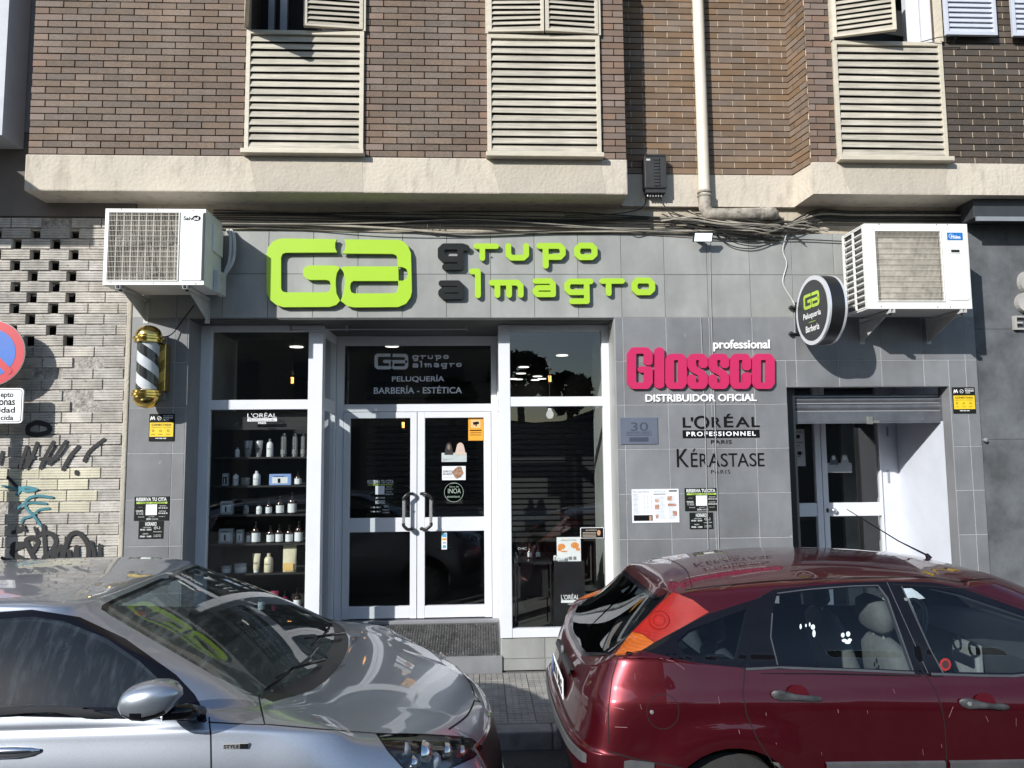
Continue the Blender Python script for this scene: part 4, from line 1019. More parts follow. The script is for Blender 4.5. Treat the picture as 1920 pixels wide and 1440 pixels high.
for (bx, text, lab) in (((1088, 989, 1132, 1009), 'BARBERÍA', 'small black framed barber price card on the right window glass'),):
    t = thing('price_card', lab, 'card', at(1110, 1005, WY-.005)); x0, z0, x1, z1 = pbox(*bx, WY)
    MB().prism(rrect(x0, z0, x1, z1, .008), WY-.004, WY+.001).build('card', white_print, t); MB().prism(rrect(x0+.005, z0+.004, x1-.005, z1-.004, .006), WY-.006, WY-.0045).build('panel', black_print, t)
    q = MB(); add_text(q, text, x0+.05, z1-.028, x1-.06, z1-.014, WY-.0075)
    for k in range(4): q.box(x0+.02, x1-.07, WY-.0075, WY-.0065, z0+.012+k*.012, z0+.016+k*.012)
    q.build('print', M('beige_print', (.5, .42, .34), .6), t)
    q = MB(); q.prism([(x1-.045+.016*math.cos(a*.6), (z0+z1)/2+.025*math.sin(a*.6)) for a in range(10)], WY-.0075, WY-.0065); q.build('portrait_print', M('skin_print', (.5, .26, .15), .6), t)
# ================================================================ signs on the facade
lime = M('lime_green_acrylic', (0.345, 0.565, 0.030), 0.35, var=0.02, scale=2)
lime_e = M('lime_edge', (0.42, 0.64, 0.05), 0.4)
dgrey = M('anthracite_letter', (0.012, 0.015, 0.015), 0.6, spec=.2, var=0.1)
pink = M('magenta_letter', (0.50, 0.018, 0.10), 0.4, var=0.03, scale=3)
G_OUT = [(265,120),(915,130),(893,180),(893,235),(915,290),(300,292),(262,308),(245,350),(245,720),(262,752),(300,765),(780,765),(820,752),(833,720),(833,665),(820,630),(780,618),(590,618),(540,600),(510,560),(505,525),(520,475),(555,450),(600,445),(880,445),(915,452),(950,473),(912,530),(897,600),(895,680),(903,780),(946,866),(900,915),(820,940),(270,940),(190,915),(110,850),(76,780),(72,700),(72,300),(90,230),(140,165),(200,130)]
A_OUT = [(1000,132),(1640,137),(1710,155),(1770,210),(1805,300),(1808,760),(1790,830),(1735,905),(1640,945),(1110,947),(1030,930),(952,868),(988,780),(1003,680),(1003,600),(990,530),(955,473),(1000,456),(1643,458),(1642,375),(1625,325),(1580,308),(975,303),(1010,260),(1020,205),(1012,160)]
A_H1 = [(1650,466),(1700,468),(1745,490),(1765,545),(1745,605),(1700,630),(1650,630)]
A_H2 = [(1110,632),(1644,634),(1646,700),(1630,760),(1590,780),(1115,780),(1080,765),(1068,720),(1068,690),(1080,650)]
def poly_holes(mb, outer, holes, y0, y1, fn):
    """2D region with holes: constrained triangulation, extruded"""
    vs = [Vector(p) for p in outer]; fs = [list(range(len(outer)))]; es = []
    for h in holes: n = len(vs); vs += [Vector(p) for p in h]; es += [(n+i, n+(i+1) % len(h)) for i in range(len(h))]
    r = delaunay_2d_cdt(vs, es, fs, 1, 1e-4); V, F = r[0], r[2]
    def ins(p, poly):
        c = False
        for i in range(len(poly)):
            a, b = poly[i], poly[i-1]
            if (a[1] > p[1]) != (b[1] > p[1]) and p[0] < (b[0]-a[0])*(p[1]-a[1])/(b[1]-a[1])+a[0]: c = not c
        return c
    K = []
    for f in F:
        c = sum((V[i] for i in f), Vector((0, 0)))/len(f)
        if any(ins(c, h) for h in holes): continue
        f = list(f)
        if sum(V[f[i]].x*V[f[(i+1) % len(f)]].y-V[f[(i+1) % len(f)]].x*V[f[i]].y for i in range(len(f))) > 0: f = f[::-1]   # image y runs down
        K.append(f)
    n = len(V); cnt = {(f[i], f[(i+1) % len(f)]) for f in K for i in range(len(f))}
    fs = [tuple(f) for f in K]+[tuple(i+n for i in f[::-1]) for f in K]+[(a, a+n, b+n, b) for a, b in cnt if (b, a) not in cnt]
    mb.add([fn(v.x, v.y, y0) for v in V]+[fn(v.x, v.y, y1) for v in V], fs)
def px_map(sc, ox, oy, Y):
    a = at(ox, oy, Y); b = at(ox+100, oy, Y); c = at(ox, oy+100, Y)
    ux = (b-a)/100/sc; uy = (c-a)/100/sc
    return lambda x, y, yy: (a.x+ux.x*x+uy.x*y, yy, a.z+ux.z*x+uy.z*y)
ls = thing('logo_sign', 'large lime green interlocking letter logo mounted left of the shop name', 'sign', at(640, 577))
fm = px_map(6.4, 490, 430, -.03)
q = MB(); poly_holes(q, G_OUT, [], -.058, -.030, fm); q.build('logo_letter', lime, ls, bevel=.0015)
q = MB(); poly_holes(q, A_OUT, [A_H1, A_H2], -.058, -.030, fm); q.build('logo_letter', lime, ls, bevel=.0015)
q = MB()
for px, py in ((560, 470), (720, 470), (560, 565), (720, 565), (505, 515), (770, 490)): p = at(px, py, -.03); q.lathe((p.x, -.009, p.z), [(.01, 0), (.01, -.021)], 10, 'Y')
q.build('spacer', grey_alu, ls)
LET = {
 'g': ([[(318,112),(285,100),(140,100),(114,125),(114,178),(138,202),(262,202)], [(270,110),(270,262),(148,262)]], 50, dgrey),
 'r': ([[(398,98),(556,98)], [(445,98),(445,194)]], 44, lime), 'u': ([[(653,96),(653,168),(678,191),(772,191),(796,168),(796,96)]], 45, lime),
 'p': ([[(902,96),(1066,96),(1090,120),(1090,160),(1066,185),(955,185)], [(952,96),(952,255)]], 47, lime), 'o': ([[(1232,94),(1322,94),(1347,118),(1347,164),(1322,187),(1232,187),(1207,164),(1207,118),(1232,94)]], 47, lime),
 'a': ([[(118,393),(250,393),(275,418),(275,498),(135,498),(115,478),(115,462),(135,445),(275,445)]], 45, dgrey),
 'l': ([[(363,300),(408,300),(408,490)]], 46, lime), 'm': ([[(517,390),(722,390),(748,415),(748,488)], [(562,390),(562,488)], [(655,395),(655,488)]], 46, lime),
 'a2': ([[(867,378),(985,378),(1008,402),(1008,485),(885,485),(865,466),(865,452),(885,432),(1008,432)]], 43, lime),
 'g2': ([[(1310,382),(1290,382),(1145,382),(1121,404),(1121,445),(1145,468),(1265,468)], [(1278,385),(1278,540),(1158,540)]], 45, lime),
 'r2': ([[(1406,380),(1566,380)], [(1456,380),(1456,478)]], 44, lime), 'o2': ([[(1690,376),(1782,376),(1808,400),(1808,446),(1782,470),(1690,470),(1665,446),(1665,400),(1690,376)]], 47, lime)}
ns_ = thing('name_sign', 'raised rounded lettering of the shop name with two dark initials in lime green', 'sign', at(1000, 575))
def draw_name(par, sc, ox, oy, Y, y0, y1, mt=None, name='letter', joined=False):
    fm = px_map(sc, ox, oy, Y); Q = MB()
    for k, (st, wd, m_) in LET.items():
        q = Q if joined else MB(); pl = []
        for s_ in st: pl += stroke_poly([(x, -y) for x, y in s_], wd, 5)
        add_flat(q, pl, y0, y1, lambda x, z, yy: fm(x, -z, yy))
        if not joined: q.build(name, mt or m_, par, bevel=.0012)
    if joined: Q.build(name, mt, par)
draw_name(ns_, 4.267, 800, 440, -.03, -.052, -.026)
q = MB()
for px in (845, 920, 970, 1045, 1105): p = at(px, 480, -.03); q.lathe((p.x, -.009, p.z), [(.006, 0), (.006, -.018)], 8, 'Y')
for px in (845, 895, 950, 1020, 1088, 1140, 1205): p = at(px, 545, -.03); q.lathe((p.x, -.009, p.z), [(.006, 0), (.006, -.018)], 8, 'Y')
q.build('spacer', grey_alu, ns_)

def sign_text(label, items, base, cat='sign'):
    t = thing('lettering_sign', label, cat, base)
    for s_, bx, mt, y, ext, kw in items:
        q = MB(); px_text(q, s_, bx, y, ext=ext, **kw); q.build('lettering', mt, t)
    return t
white_let = M('white_relief_letter', (0.80, 0.80, 0.80), .4, var=.02)
gs = thing('lettering_sign', 'thick magenta brand lettering with white words above and below it', 'sign', at(1310, 755))
q = MB(); px_text(q, 'professional', (1337, 637, 1443, 659), -.012, bold=.022, ext=.010); q.build('lettering', white_let, gs)
x0, z0, x1, z1 = pbox(1176, 652, 1450, 732, -.012)
def stem_letter(px0, px1, py0, py1, path, wd_=11.0, ax=1.35):
    # stroke drawn on a squeezed x axis so that stems are heavier than bars
    W = (px1-px0)/ax; H = py1-py0; h_ = wd_/2; P_ = [(h_+a*(W-wd_), h_+b*(H-wd_)) for a, b in path]; q = MB(); fm_ = px_map(1, px0, py0, -.012)
    add_flat(q, [[(x*ax, -z) for x, z in pl] for pl in stroke_poly(P_, wd_, 6)], -.042, -.012, lambda x, z, yy: fm_(x, -z, yy)); return q.build('letter', pink, gs)
r1, r2 = .22, .10
O_ = [(.5,0),(.85,0),(1,r2),(1,1-r2),(.85,1),(.15,1),(0,1-r2),(0,r2),(.15,0),(.5,0)]; S_ = [(1,.28),(1,r2),(.85,0),(.15,0),(0,r2),(0,.30),(.2,.44),(.8,.56),(1,.70),(1,1-r2),(.85,1),(.15,1),(0,1-r2),(0,.72)]
C_ = [(1,.36),(1,r2),(.85,0),(.15,0),(0,r2),(0,1-r2),(.15,1),(.85,1),(1,1-r2),(1,.64)]; G_ = [(1,.33),(1,r2),(.85,0),(.15,0),(0,r2),(0,1-r2),(.15,1),(.85,1),(1,1-r2),(1,.54),(.62,.54)]
for a, b, c_, d_, pth in ((1175, 1222, 652, 730, G_), (1226, 1244, 652, 729, [(.5,0),(.5,1)]), (1246, 1286, 664, 730, O_), (1287, 1325, 664, 730, S_), (1326.5, 1365, 664, 730, S_), (1367, 1406, 664, 730, C_), (1408, 1450, 664, 730, O_)):
    stem_letter(a, b, c_, d_, pth, 13.2 if b-a < 20 else 12.0)
q = MB(); px_text(q, 'DISTRIBUIDOR OFICIAL', (1210, 739, 1418, 753), -.012, bold=.025, ext=.010); q.build('lettering', white_let, gs)
t = thing('lettering_sign', 'black cosmetics brand letters over a black bar with white word and city name', 'sign', at(1352, 833))
q = MB()
x0, z0, x1, z1 = pbox(1280, 782, 1424, 801, -.012)
L_ = [("L", 0, .105), ("'", .105, .135), ("O", .145, .345), ("R", .375, .50), ("É", .535, .655), ("A", .685, .87), ("L", .895, 1.0)]
Wd = x1-x0; Hz = z1-z0
for ch, a, b in L_:
    za, zb_ = (z0, z1)
    if ch == 'O': za -= Hz*.04; zb_ += Hz*.04; za -= Hz*.12; zb_ += Hz*.12
    if ch == 'É': zb_ = z1+Hz*.33
    if ch == "'": za = z1-Hz*.4
    add_text(q, ch, x0+a*Wd, za, x0+b*Wd, zb_, -.0115, ext=.004, bold=.012)
q.build('lettering', black_print, t)
x0, z0, x1, z1 = pbox(1280, 806, 1424, 821, -.012); MB().box(x0, x1, -.0135, -.0105, z0, z1).build('bar', black_print, t)
q = MB(); px_text(q, 'PROFESSIONNEL', (1287, 809, 1417, 817.5), -.0142, bold=.03, space=1.3); q.build('lettering', white_print, t)
q = MB(); px_text(q, 'PARIS', (1333, 825, 1372, 832), -.0115, bold=.02, space=1.15, ext=.002); q.build('lettering', black_print, t)
t = thing('lettering_sign', 'thin elegant black brand lettering with city name under the barred sign', 'sign', at(1351, 889))
q = MB(); x0, z0, x1, z1 = pbox(1269, 850, 1433, 875, -.012); Wd = x1-x0; Hz = z1-z0
for ch, a, b, hi in (('K', 0, .135, 1.36), ('É', .16, .235, 1.36), ('R', .26, .355, 1), ('A', .36, .49, 1), ('S', .50, .58, 1), ('T', .59, .69, 1), ('A', .69, .82, 1), ('S', .83, .91, 1), ('E', .925, 1.0, 1)):
    add_text(q, ch, x0+a*Wd, z0, x0+b*Wd, z0+Hz*hi, -.0115, ext=.003, bold=.0)
q.build('lettering', black_print, t)
q = MB(); px_text(q, 'PARIS', (1333, 881, 1369, 888), -.0115, bold=-.004, space=1.25, ext=.002); q.build('lettering', black_print, t)

# anniversary plaque
t = thing('plaque', 'slate blue grey anniversary plaque on the wall right of the shopfront', 'plaque', at(1198, 832))
x0, z0, x1, z1 = pbox(1163, 783, 1233, 833, -.012); slate = M('slate_blue_metal', (0.115, 0.135, 0.18), .45, var=.08)
MB().box(x0, x1, -.018, -.010, z0, z1).build('plate', slate, t, bevel=.001); dk = M('dark_slate_print', (.05, .06, .09), .5)
q = MB(); px_text(q, '30', (1183, 792, 1215, 808), -.0192, bold=.0); px_text(q, 'ANIVERSARIO', (1174, 809, 1222, 814), -.0192); x0, z0, x1, z1 = pbox(1174, 815.5, 1222, 816.5, -.019); q.box(x0, x1, -.0192, -.0184, z0, z1)
x0, z0, x1, z1 = pbox(1180, 820, 1216, 828, -.019); q.box(x0, x1, -.0192, -.0184, z0, z1); q.build('lettering', dk, t)

# posters and stickers -------------------------------------------------
paper = M('white_poster', (0.72, 0.75, 0.80), .5, var=.02)
dkpost = M('black_poster', (0.010, 0.013, 0.011), .7, var=.1, spec=.2); ltxt = M('pale_text', (0.70, 0.73, 0.72), .6); grn = M('lime_print', (0.42, 0.62, 0.10), .5); yel = M('yellow_sticker', (0.85, 0.58, 0.02), .45)
greyt = M('grey_text', (0.32, 0.34, 0.37), .6); brn = M('brown_photo', (0.30, 0.12, 0.07), .5, col2=(.65, .45, .35), scale=30)
def reserva(bx, Y, lab, qr=True):
    t = thing('booking_sign', lab, 'sign', at((bx[0]+bx[2])/2, bx[3], Y)); x0, z0, x1, z1 = pbox(*bx, Y); W = x1-x0; H = z1-z0
    MB().box(x0, x1, Y-.003, Y+.001, z0, z1).build('board', dkpost, t); y = Y-.0042
    q = MB(); add_text(q, 'RESERVA TU CITA', x0+W*.05, z1-H*.19, x0+W*.93, z1-H*.04, y, bold=.04)
    add_text(q, 'ONLINE', x0+W*.05, z1-H*.62, x0+W*.25, z1-H*.56, y, bold=.02)
    for k in range(3): add_text(q, ('RESERVA', 'EN LA APP', 'O WEB')[k], x0+W*.07, z1-H*(.64+k*.055), x0+W*.27, z1-H*(.60+k*.055), y)
    add_text(q, 'TELEFONO', x0+W*.72, z1-H*.42, x0+W*.92, z1-H*.37, y); add_text(q, '964 20 25 10', x0+W*.70, z1-H*.51, x0+W*.96, z1-H*.45, y, bold=.03)
    add_text(q, 'WHATSAPP', x0+W*.72, z1-H*.64, x0+W*.92, z1-H*.59, y); add_text(q, '633 46 28 78', x0+W*.70, z1-H*.73, x0+W*.96, z1-H*.67, y, bold=.03)
    for a, s_ in ((.12, 'facebook'), (.42, 'google'), (.72, 'instagram')): add_text(q, s_, x0+W*a, z1-H*.86, x0+W*(a+.18), z1-H*.82, y)
    add_text(q, 'GRUPO', x0+W*.36, z0+H*.03, x0+W*.5, z0+H*.10, y, bold=.03); add_text(q, 'ALMAGRO', x0+W*.52, z0+H*.03, x0+W*.70, z0+H*.09, y)
    q.build('lettering', ltxt, t)
    MB().box(x0+W*.06, x0+W*.95, y-.0002, y+.0006, z1-H*.30, z1-H*.225).build('green_stripe', grn, t)
    q = MB(); add_text(q, 'TU MOMENTO', x0+W*.15, z1-H*.29, x0+W*.44, z1-H*.24, y-.0012); add_text(q, 'CON NOSOTROS', x0+W*.5, z1-H*.29, x0+W*.88, z1-H*.24, y-.0012); q.build('lettering', black_print, t)
    MB().box(x0+W*.335, x0+W*.655, y, y+.0006, z1-H*.77, z1-H*.33).build('white_panel', white_print, t)
    q = MB(); 
    for k in range(3): q.tube([(x0+W*(.11+.045*k), y, z1-H*.47), (x0+W*(.13+.045*k), y, z1-H*.38), (x0+W*(.15+.045*k), y, z1-H*.47)], .0012, 4)
    q.build('icon', greyt, t)
def horario(bx, Y, lab):
    t = thing('hours_sign', lab, 'sign', at((bx[0]+bx[2])/2, bx[3], Y)); x0, z0, x1, z1 = pbox(*bx, Y); W = x1-x0; H = z1-z0; y = Y-.0042
    MB().box(x0, x1, Y-.003, Y+.001, z0, z1).build('board', dkpost, t); q = MB()
    add_text(q, 'HORARIO', x0+W*.27, z1-H*.27, x0+W*.73, z1-H*.05, y, bold=.03)
    add_text(q, 'LUNES-VIERNES', x0+W*.18, z1-H*.39, x0+W*.50, z1-H*.33, y); add_text(q, '09:30 - 20:00', x0+W*.07, z1-H*.53, x0+W*.53, z1-H*.44, y, bold=.03)
    add_text(q, 'SABADO', x0+W*.18, z1-H*.75, x0+W*.40, z1-H*.68, y); add_text(q, '09:00 - 14:00', x0+W*.07, z1-H*.92, x0+W*.53, z1-H*.82, y, bold=.03)
    add_text(q, '(JL)', x0+W*.63, z1-H*.48, x0+W*.88, z1-H*.30, y); add_text(q, 'PARKING GRATIS', x0+W*.60, z1-H*.64, x0+W*.95, z1-H*.58, y)
    for k in range(2): add_text(q, 'CLIENTES', x0+W*.62, z1-H*(.82+.08*k), x0+W*.92, z1-H*(.77+.08*k), y)
    q.build('lettering', ltxt, t)
reserva((1284, 915, 1346, 958), -.012, 'black booking sign with white square on the wall right of the price list')
horario((1293, 961, 1337, 992), -.012, 'small black opening hours sign on the wall right of the price list')
reserva((252, 931, 317, 976), -.012, 'black booking sign on the grey pillar left of the shop window')
horario((260, 977, 306, 1010), -.012, 'small black opening hours sign on the grey pillar left of the shop window')
def alarm(bx, lab):
    t = thing('alarm_sign', lab, 'sign', at((bx[0]+bx[2])/2, bx[3])); x0, z0, x1, z1 = pbox(*bx, -.012); W = x1-x0; H = z1-z0
    MB().box(x0, x1, -.018, -.010, z0, z1).build('plate', dkpost, t, bevel=.001); y = -.0192
    MB().box(x0+W*.03, x1-W*.03, y, y+.001, z0+H*.16, z1-H*.32).build('yellow_panel', yel, t)
    q = MB(); add_flat(q, sum([stroke_poly(s_, W*.035, 3) for s_ in ([(x0+W*.06, z1-H*.22), (x0+W*.09, z1-H*.10), (x0+W*.13, z1-H*.20), (x0+W*.18, z1-H*.10), (x0+W*.22, z1-H*.21)],)], []), y-.0008, y+.0004)
    ring = [(x0+W*.40+W*.075*math.cos(a*.45), z1-H*.16+W*.075*math.sin(a*.45)) for a in range(15)]; add_flat(q, stroke_poly(ring, W*.015, 2)+stroke_poly([(x0+W*.35, z1-H*.19), (x0+W*.45, z1-H*.13)], W*.015, 2), y-.0012, y-.001)
    add_text(q, 'MOVISTAR', x0+W*.56, z1-H*.10, x0+W*.95, z1-H*.05, y-.0005); add_text(q, 'PROSEGUR', x0+W*.56, z1-H*.17, x0+W*.95, z1-H*.12, y-.0005, bold=.03); add_text(q, 'ALARMAS', x0+W*.58, z1-H*.24, x0+W*.78, z1-H*.19, y-.0005)
    add_text(q, '900 902 903', x0+W*.27, z0+H*.08, x0+W*.70, z0+H*.12, y-.0005, bold=.04); q.build('lettering', white_print, t)
    q = MB(); add_text(q, 'CONECTADA', x0+W*.10, z1-H*.44, x0+W*.90, z1-H*.365, y-.0012, bold=.03); add_text(q, 'CON AVISO A POLICÍA', x0+W*.10, z1-H*.51, x0+W*.88, z1-H*.47, y-.0012)
    for a in (.12, .42, .72): add_text(q, 'o', x0+W*a, z1-H*.66, x0+W*(a+.1), z1-H*.58, y-.0012); add_text(q, 'aviso', x0+W*(a-.03), z1-H*.77, x0+W*(a+.13), z1-H*.72, y-.0012)
    q.build('lettering', M('dark_brown_print', (.06, .04, .0), .6) if 'dark_brown_print' not in bpy.data.materials else bpy.data.materials['dark_brown_print'], t)
alarm((280, 776, 327, 827), 'yellow and black alarm plate on the left grey pillar below the barber pole')
alarm((1786, 726, 1828, 775), 'yellow and black alarm plate at the right edge of the tiled wall')
# price list poster
t = thing('price_poster', 'white price list poster with two columns and small photos on the grey tiles', 'poster', at(1229, 980)); x0, z0, x1, z1 = pbox(1185, 917, 1273, 980, -.012); W = x1-x0; H = z1-z0; y = -.0172
MB().box(x0, x1, -.016, -.010, z0, z1).build('sheet', paper, t)
q = MB(); add_text(q, 'PELUQUERÍA', x0+W*.02, z1-H*.11, x0+W*.37, z1-H*.04, y); add_text(q, 'ESTÉTICA', x0+W*.48, z1-H*.10, x0+W*.72, z1-H*.04, y)
random.seed(3)
for k in range(19):
    z = z1-H*(.16+k*.031)
    if k % 5 == 0: q.box(x0+W*.02, x0+W*.12, y, y+.0006, z, z+H*.012)
    else:
        q.box(x0+W*.03, x0+W*(.10+random.random()*.1), y, y+.0006, z, z+H*.007)
        for a in (.25, .32, .40): q.box(x0+W*a, x0+W*(a+.025), y, y+.0006, z, z+H*.008)
for k in range(20): z = z1-H*(.22+k*.035); q.box(x0+W*(.48 if k % 6 else .60), x0+W*(.66+random.random()*.05), y, y+.0006, z, z+H*.006); q.box(x0+W*.77, x0+W*(.85+.1*random.random()), y, y+.0006, z, z+H*.006)
q.build('print', greyt, t)
for b in ((.03, .43, z0+H*.06, z0+H*.23), (.79, .96, z1-H*.08, z1-H*.04), (.46, .72, z1-H*.16, z1-H*.14)): MB().box(x0+W*b[0], x0+W*b[1], y, y+.0006, b[2], b[3]).build('dark_panel', black_print, t)
q = MB()
for a, b, c, d in ((.48, .57, .46, .60), (.36, .41, .06, .21), (.50, .55, .76, .86), (.86, .95, .66, .80), (.75, .85, .22, .34), (.76, .94, .44, .51), (.49, .57, .30, .38)): q.box(x0+W*a, x0+W*b, y-.001, y-.0002, z1-H*d, z1-H*c) if not (a == .36) else q.box(x0+W*a, x0+W*b, y-.001, y-.0002, z0+H*c, z0+H*d)
q.build('photo_print', brn, t)

# window lettering on the glass
def glass_logo(par, bx, Y, mt):
    pass
t = thing('window_lettering', 'frosted white shop logo and three services lettered on the transom glass', 'lettering', at(783, 742, DY)); frost = M('frosted_vinyl', (0.72, 0.77, 0.86), .6, var=.02)
fm = px_map(6.4*4.3, 699.5, 658.5, DY); q = MB(); poly_holes(q, G_OUT, [], DY-.002, DY+.002, fm); poly_holes(q, A_OUT, [A_H1, A_H2], DY-.002, DY+.002, fm); q.build('logo', frost, t)
draw_name(t, 1740/92., 768.5, 662.0, DY, DY-.002, DY+.002, frost, 'letters', True)
q = MB(); px_text(q, 'PELUQUERÍA', (735, 703, 833, 717), DY+.001, bold=.012); px_text(q, 'BARBERÍA - ESTÉTICA', (701, 723, 866, 738), DY+.001, bold=.012); q.build('lettering', frost, t)
t = thing('window_lettering', 'white cosmetics brand lettering at the top of the left window', 'lettering', at(492, 796, WY))
q = MB(); px_text(q, "L'ORÉAL", (464, 773, 519, 783), WY-.0, bold=-.005); px_text(q, 'PARIS', (484, 791, 499, 795), WY-.0, bold=.02); q.build('lettering', white_print, t)
x0, z0, x1, z1 = pbox(464, 784.5, 519, 790, WY); MB().box(x0, x1, WY-.001, WY+.001, z0, z1).build('bar', white_print, t); q = MB(); px_text(q, 'PROFESSIONNEL', (467, 786, 516, 789), WY-.0022); q.build('lettering', black_print, t)
# things stuck on the door
def door_sticker(name, lab, cat, bx, parts):
    t = thing(name, lab, cat, at((bx[0]+bx[2])/2, bx[3], DY-.006)); y0 = DY-.0065
    for nm, b, mt, lift in parts:
        x0, z0, x1, z1 = pbox(*b, DY); MB().box(x0, x1, y0-lift, y0-lift+.0008, z0, z1).build(nm, mt, t)
    return t
org_ = M('orange_sticker', (0.80, 0.36, 0.03), .5); blond = M('blonde_print', (.62, .50, .42), .6); tmp = M('pale_print', (.46, .52, .52), .6)
t = door_sticker('camera_notice', 'orange video surveillance notice on the right door leaf', 'notice', (878, 783, 906, 826), [('sheet', (878, 783, 906, 826), org_, 0), ('pale_panel', (883, 787, 901, 802), M('pale_orange', (.75, .52, .25), .5), .001), ('print', (881, 806, 903, 808), black_print, .001), ('print', (881, 811, 903, 812), black_print, .001), ('print', (881, 815, 903, 816), black_print, .001)])
q = MB(); p = at(892, 794, DY-.01); q.prism([(p.x-.03, p.z+.012), (p.x+.028, p.z+.020), (p.x+.032, p.z-.004), (p.x-.022, p.z-.014)], DY-.0092, DY-.0084); q.prism([(p.x+.0, p.z-.010), (p.x+.010, p.z-.008), (p.x+.006, p.z-.028), (p.x-.006, p.z-.024)], DY-.0092, DY-.0084); q.build('camera_icon', black_print, t)
t = door_sticker('hair_poster', 'pale poster with two smiling women on the right door leaf', 'poster', (828, 829, 876, 866), [('sheet', (828, 849, 875, 866), tmp, 0), ('print', (830, 860, 850, 861.5), greyt, .001), ('print', (830, 863, 838, 864), greyt, .001)])
for cx, hc, fc, w_ in ((841.5, M('dark_hair_print', (.02, .018, .018), .6), M('tan_face_print', (.22, .16, .13), .6), 8.5), (863, blond, M('pale_face_print', (.66, .50, .44), .6), 10.5)):
    p = at(cx, 843, DY-.007); u = w_/195.; hh_ = [(p.x-u*.55, p.z+.05), (p.x-u*.2, p.z+.068), (p.x+u*.25, p.z+.066), (p.x+u*.6, p.z+.045), (p.x+u*1.0, p.z-.05), (p.x-u*1.0, p.z-.05)]
    MB().prism(hh_, DY-.0088, DY-.0080).build('hair_print', hc, t)
    MB().prism([(p.x+u*.34*math.cos(a*.63), p.z+.024+.026*math.sin(a*.63)) for a in range(10)], DY-.0098, DY-.0090).build('face_print', fc, t)
t = door_sticker('hair_sticker', 'white sticker with a brown curl of hair on the right door leaf', 'sticker', (829, 874, 873, 900), [('sheet', (829, 874, 873, 900), paper, 0), ('print', (832, 894, 870, 895), greyt, .001)])
p = at(859, 886, DY-.008); MB().prism([(p.x+.052*(1+.18*math.sin(5*a))*math.cos(a*.35), p.z+.058*(1+.15*math.sin(7*a))*math.sin(a*.35)) for a in range(18)], DY-.0088, DY-.008).build('hair_print', M('brown_curl', (.12, .055, .03), .5, col2=(.45, .28, .18), scale=40), t)
q = MB(); px_text(q, 'EXPERTOS', (831, 882, 848, 886), DY-.0085); px_text(q, 'EN RIZOS', (831, 887, 848, 891), DY-.0085); q.build('lettering', black_print, t)
t = thing('round_sticker', 'round dark green transparent sticker on the right door leaf', 'sticker', at(851, 941, DY)); p = at(851, 923, DY); ring = [(p.x+.092*math.cos(a*.1745), p.z+.092*math.sin(a*.1745)) for a in range(37)]
q = MB(); add_flat(q, stroke_poly(ring, .0035, 2), DY-.0072, DY-.0066); px_text(q, 'INOA', (840, 916, 864, 925), DY-.0085); px_text(q, 'amoniaco', (838, 929, 862, 933), DY-.0085); px_text(q, 'libre de', (843, 911, 860, 914), DY-.0085); px_text(q, 'oferta', (845, 905, 857, 907), DY-.0085); q.build('print', M('pale_green_print', (.35, .45, .38), .5), t)
MB().prism(ring[:-1], DY-.0064, DY-.0060).build('disc', glass('green_film', (.35, .50, .42), .4, 1.3), t)
t = door_sticker('membership_sticker', 'narrow blue and white payment sticker strip on the lower right door pane', 'sticker', (827, 998, 838, 1030), [('strip', (828, 999, 838, 1030), paper, 0), ('print', (829, 1000, 837, 1007), M('sky_blue_print', (.10, .38, .60), .5), .001), ('print', (829, 1009, 837, 1013), org_, .001), ('print', (830, 1016, 836, 1019), greyt, .001), ('print', (830, 1022, 836, 1027), M('teal_print', (.1, .35, .4), .5), .001)])
# booking lettering on the left leaf (transparent film)
t = thing('window_lettering', 'white booking and opening hours lettering on the left door leaf', 'lettering', at(713, 965, DY)); y = DY-.0075; q = MB()
for s_, b in (('RESERVA TU CITA', (689, 900, 738, 907)), ('TELEFONO', (724, 912, 735, 914)), ('964 20 25 10', (723, 916, 737, 918.5)), ('WHATSAPP', (724, 921, 735, 923)), ('633 46 28 78', (723, 925, 737, 928)), ('GRUPO ALMAGRO', (704, 932, 722, 935)), ('HORARIO', (704, 938, 722, 945)),
              ('09:30 - 20:00', (695, 950, 714, 952.5)), ('(JL)', (720, 947, 728, 952)), ('09:00 - 14:00', (695, 958, 714, 960.5)), ('PARKING', (717, 955, 730, 957)), ('CLIENTES', (717, 960, 730, 962))): px_text(q, s_, b, y, bold=.02)
q.build('lettering', ltxt, t); x0, z0, x1, z1 = pbox(704, 911, 721, 927, DY); MB().box(x0, x1, y-.0005, y+.0005, z0, z1).build('white_panel', paper, t); x0, z0, x1, z1 = pbox(690, 908.3, 737, 909.8, DY); MB().box(x0, x1, y-.0005, y+.0005, z0, z1).build('green_stripe', grn, t)

# ---------------------------------------------------------------- barber pole
bp = thing('barber_pole', 'brass capped barber pole with black and white spiral on the left grey pillar', 'barber pole', at(276, 765, -.16))
brass = M('polished_brass', (0.72, 0.52, 0.16), 0.16, metal=1.0, var=.05)
c0 = at(277, 690, -.17); s_ = CF/6.25
def Zp(py): return at(277, py, -.17).z
zt_, zb_ = Zp(645), Zp(730); rr = 22/s_
prof = [(rr*.90, zb_-.004), (rr*1.12, zb_-.012), (rr*1.12, zb_-.030), (rr*1.22, zb_-.036), (rr*1.22, zb_-.052), (rr*1.05, zb_-.058), (rr*1.05, zb_-.07)]
for k in range(9): a = k*math.pi/16; prof.append((rr*1.05*math.cos(a), zb_-.07-.085*math.sin(a)))
MB().lathe((c0.x, c0.y, 0), [(r_, z) for r_, z in prof][::-1], 32).build('brass_cap', brass, bp, smooth=True)
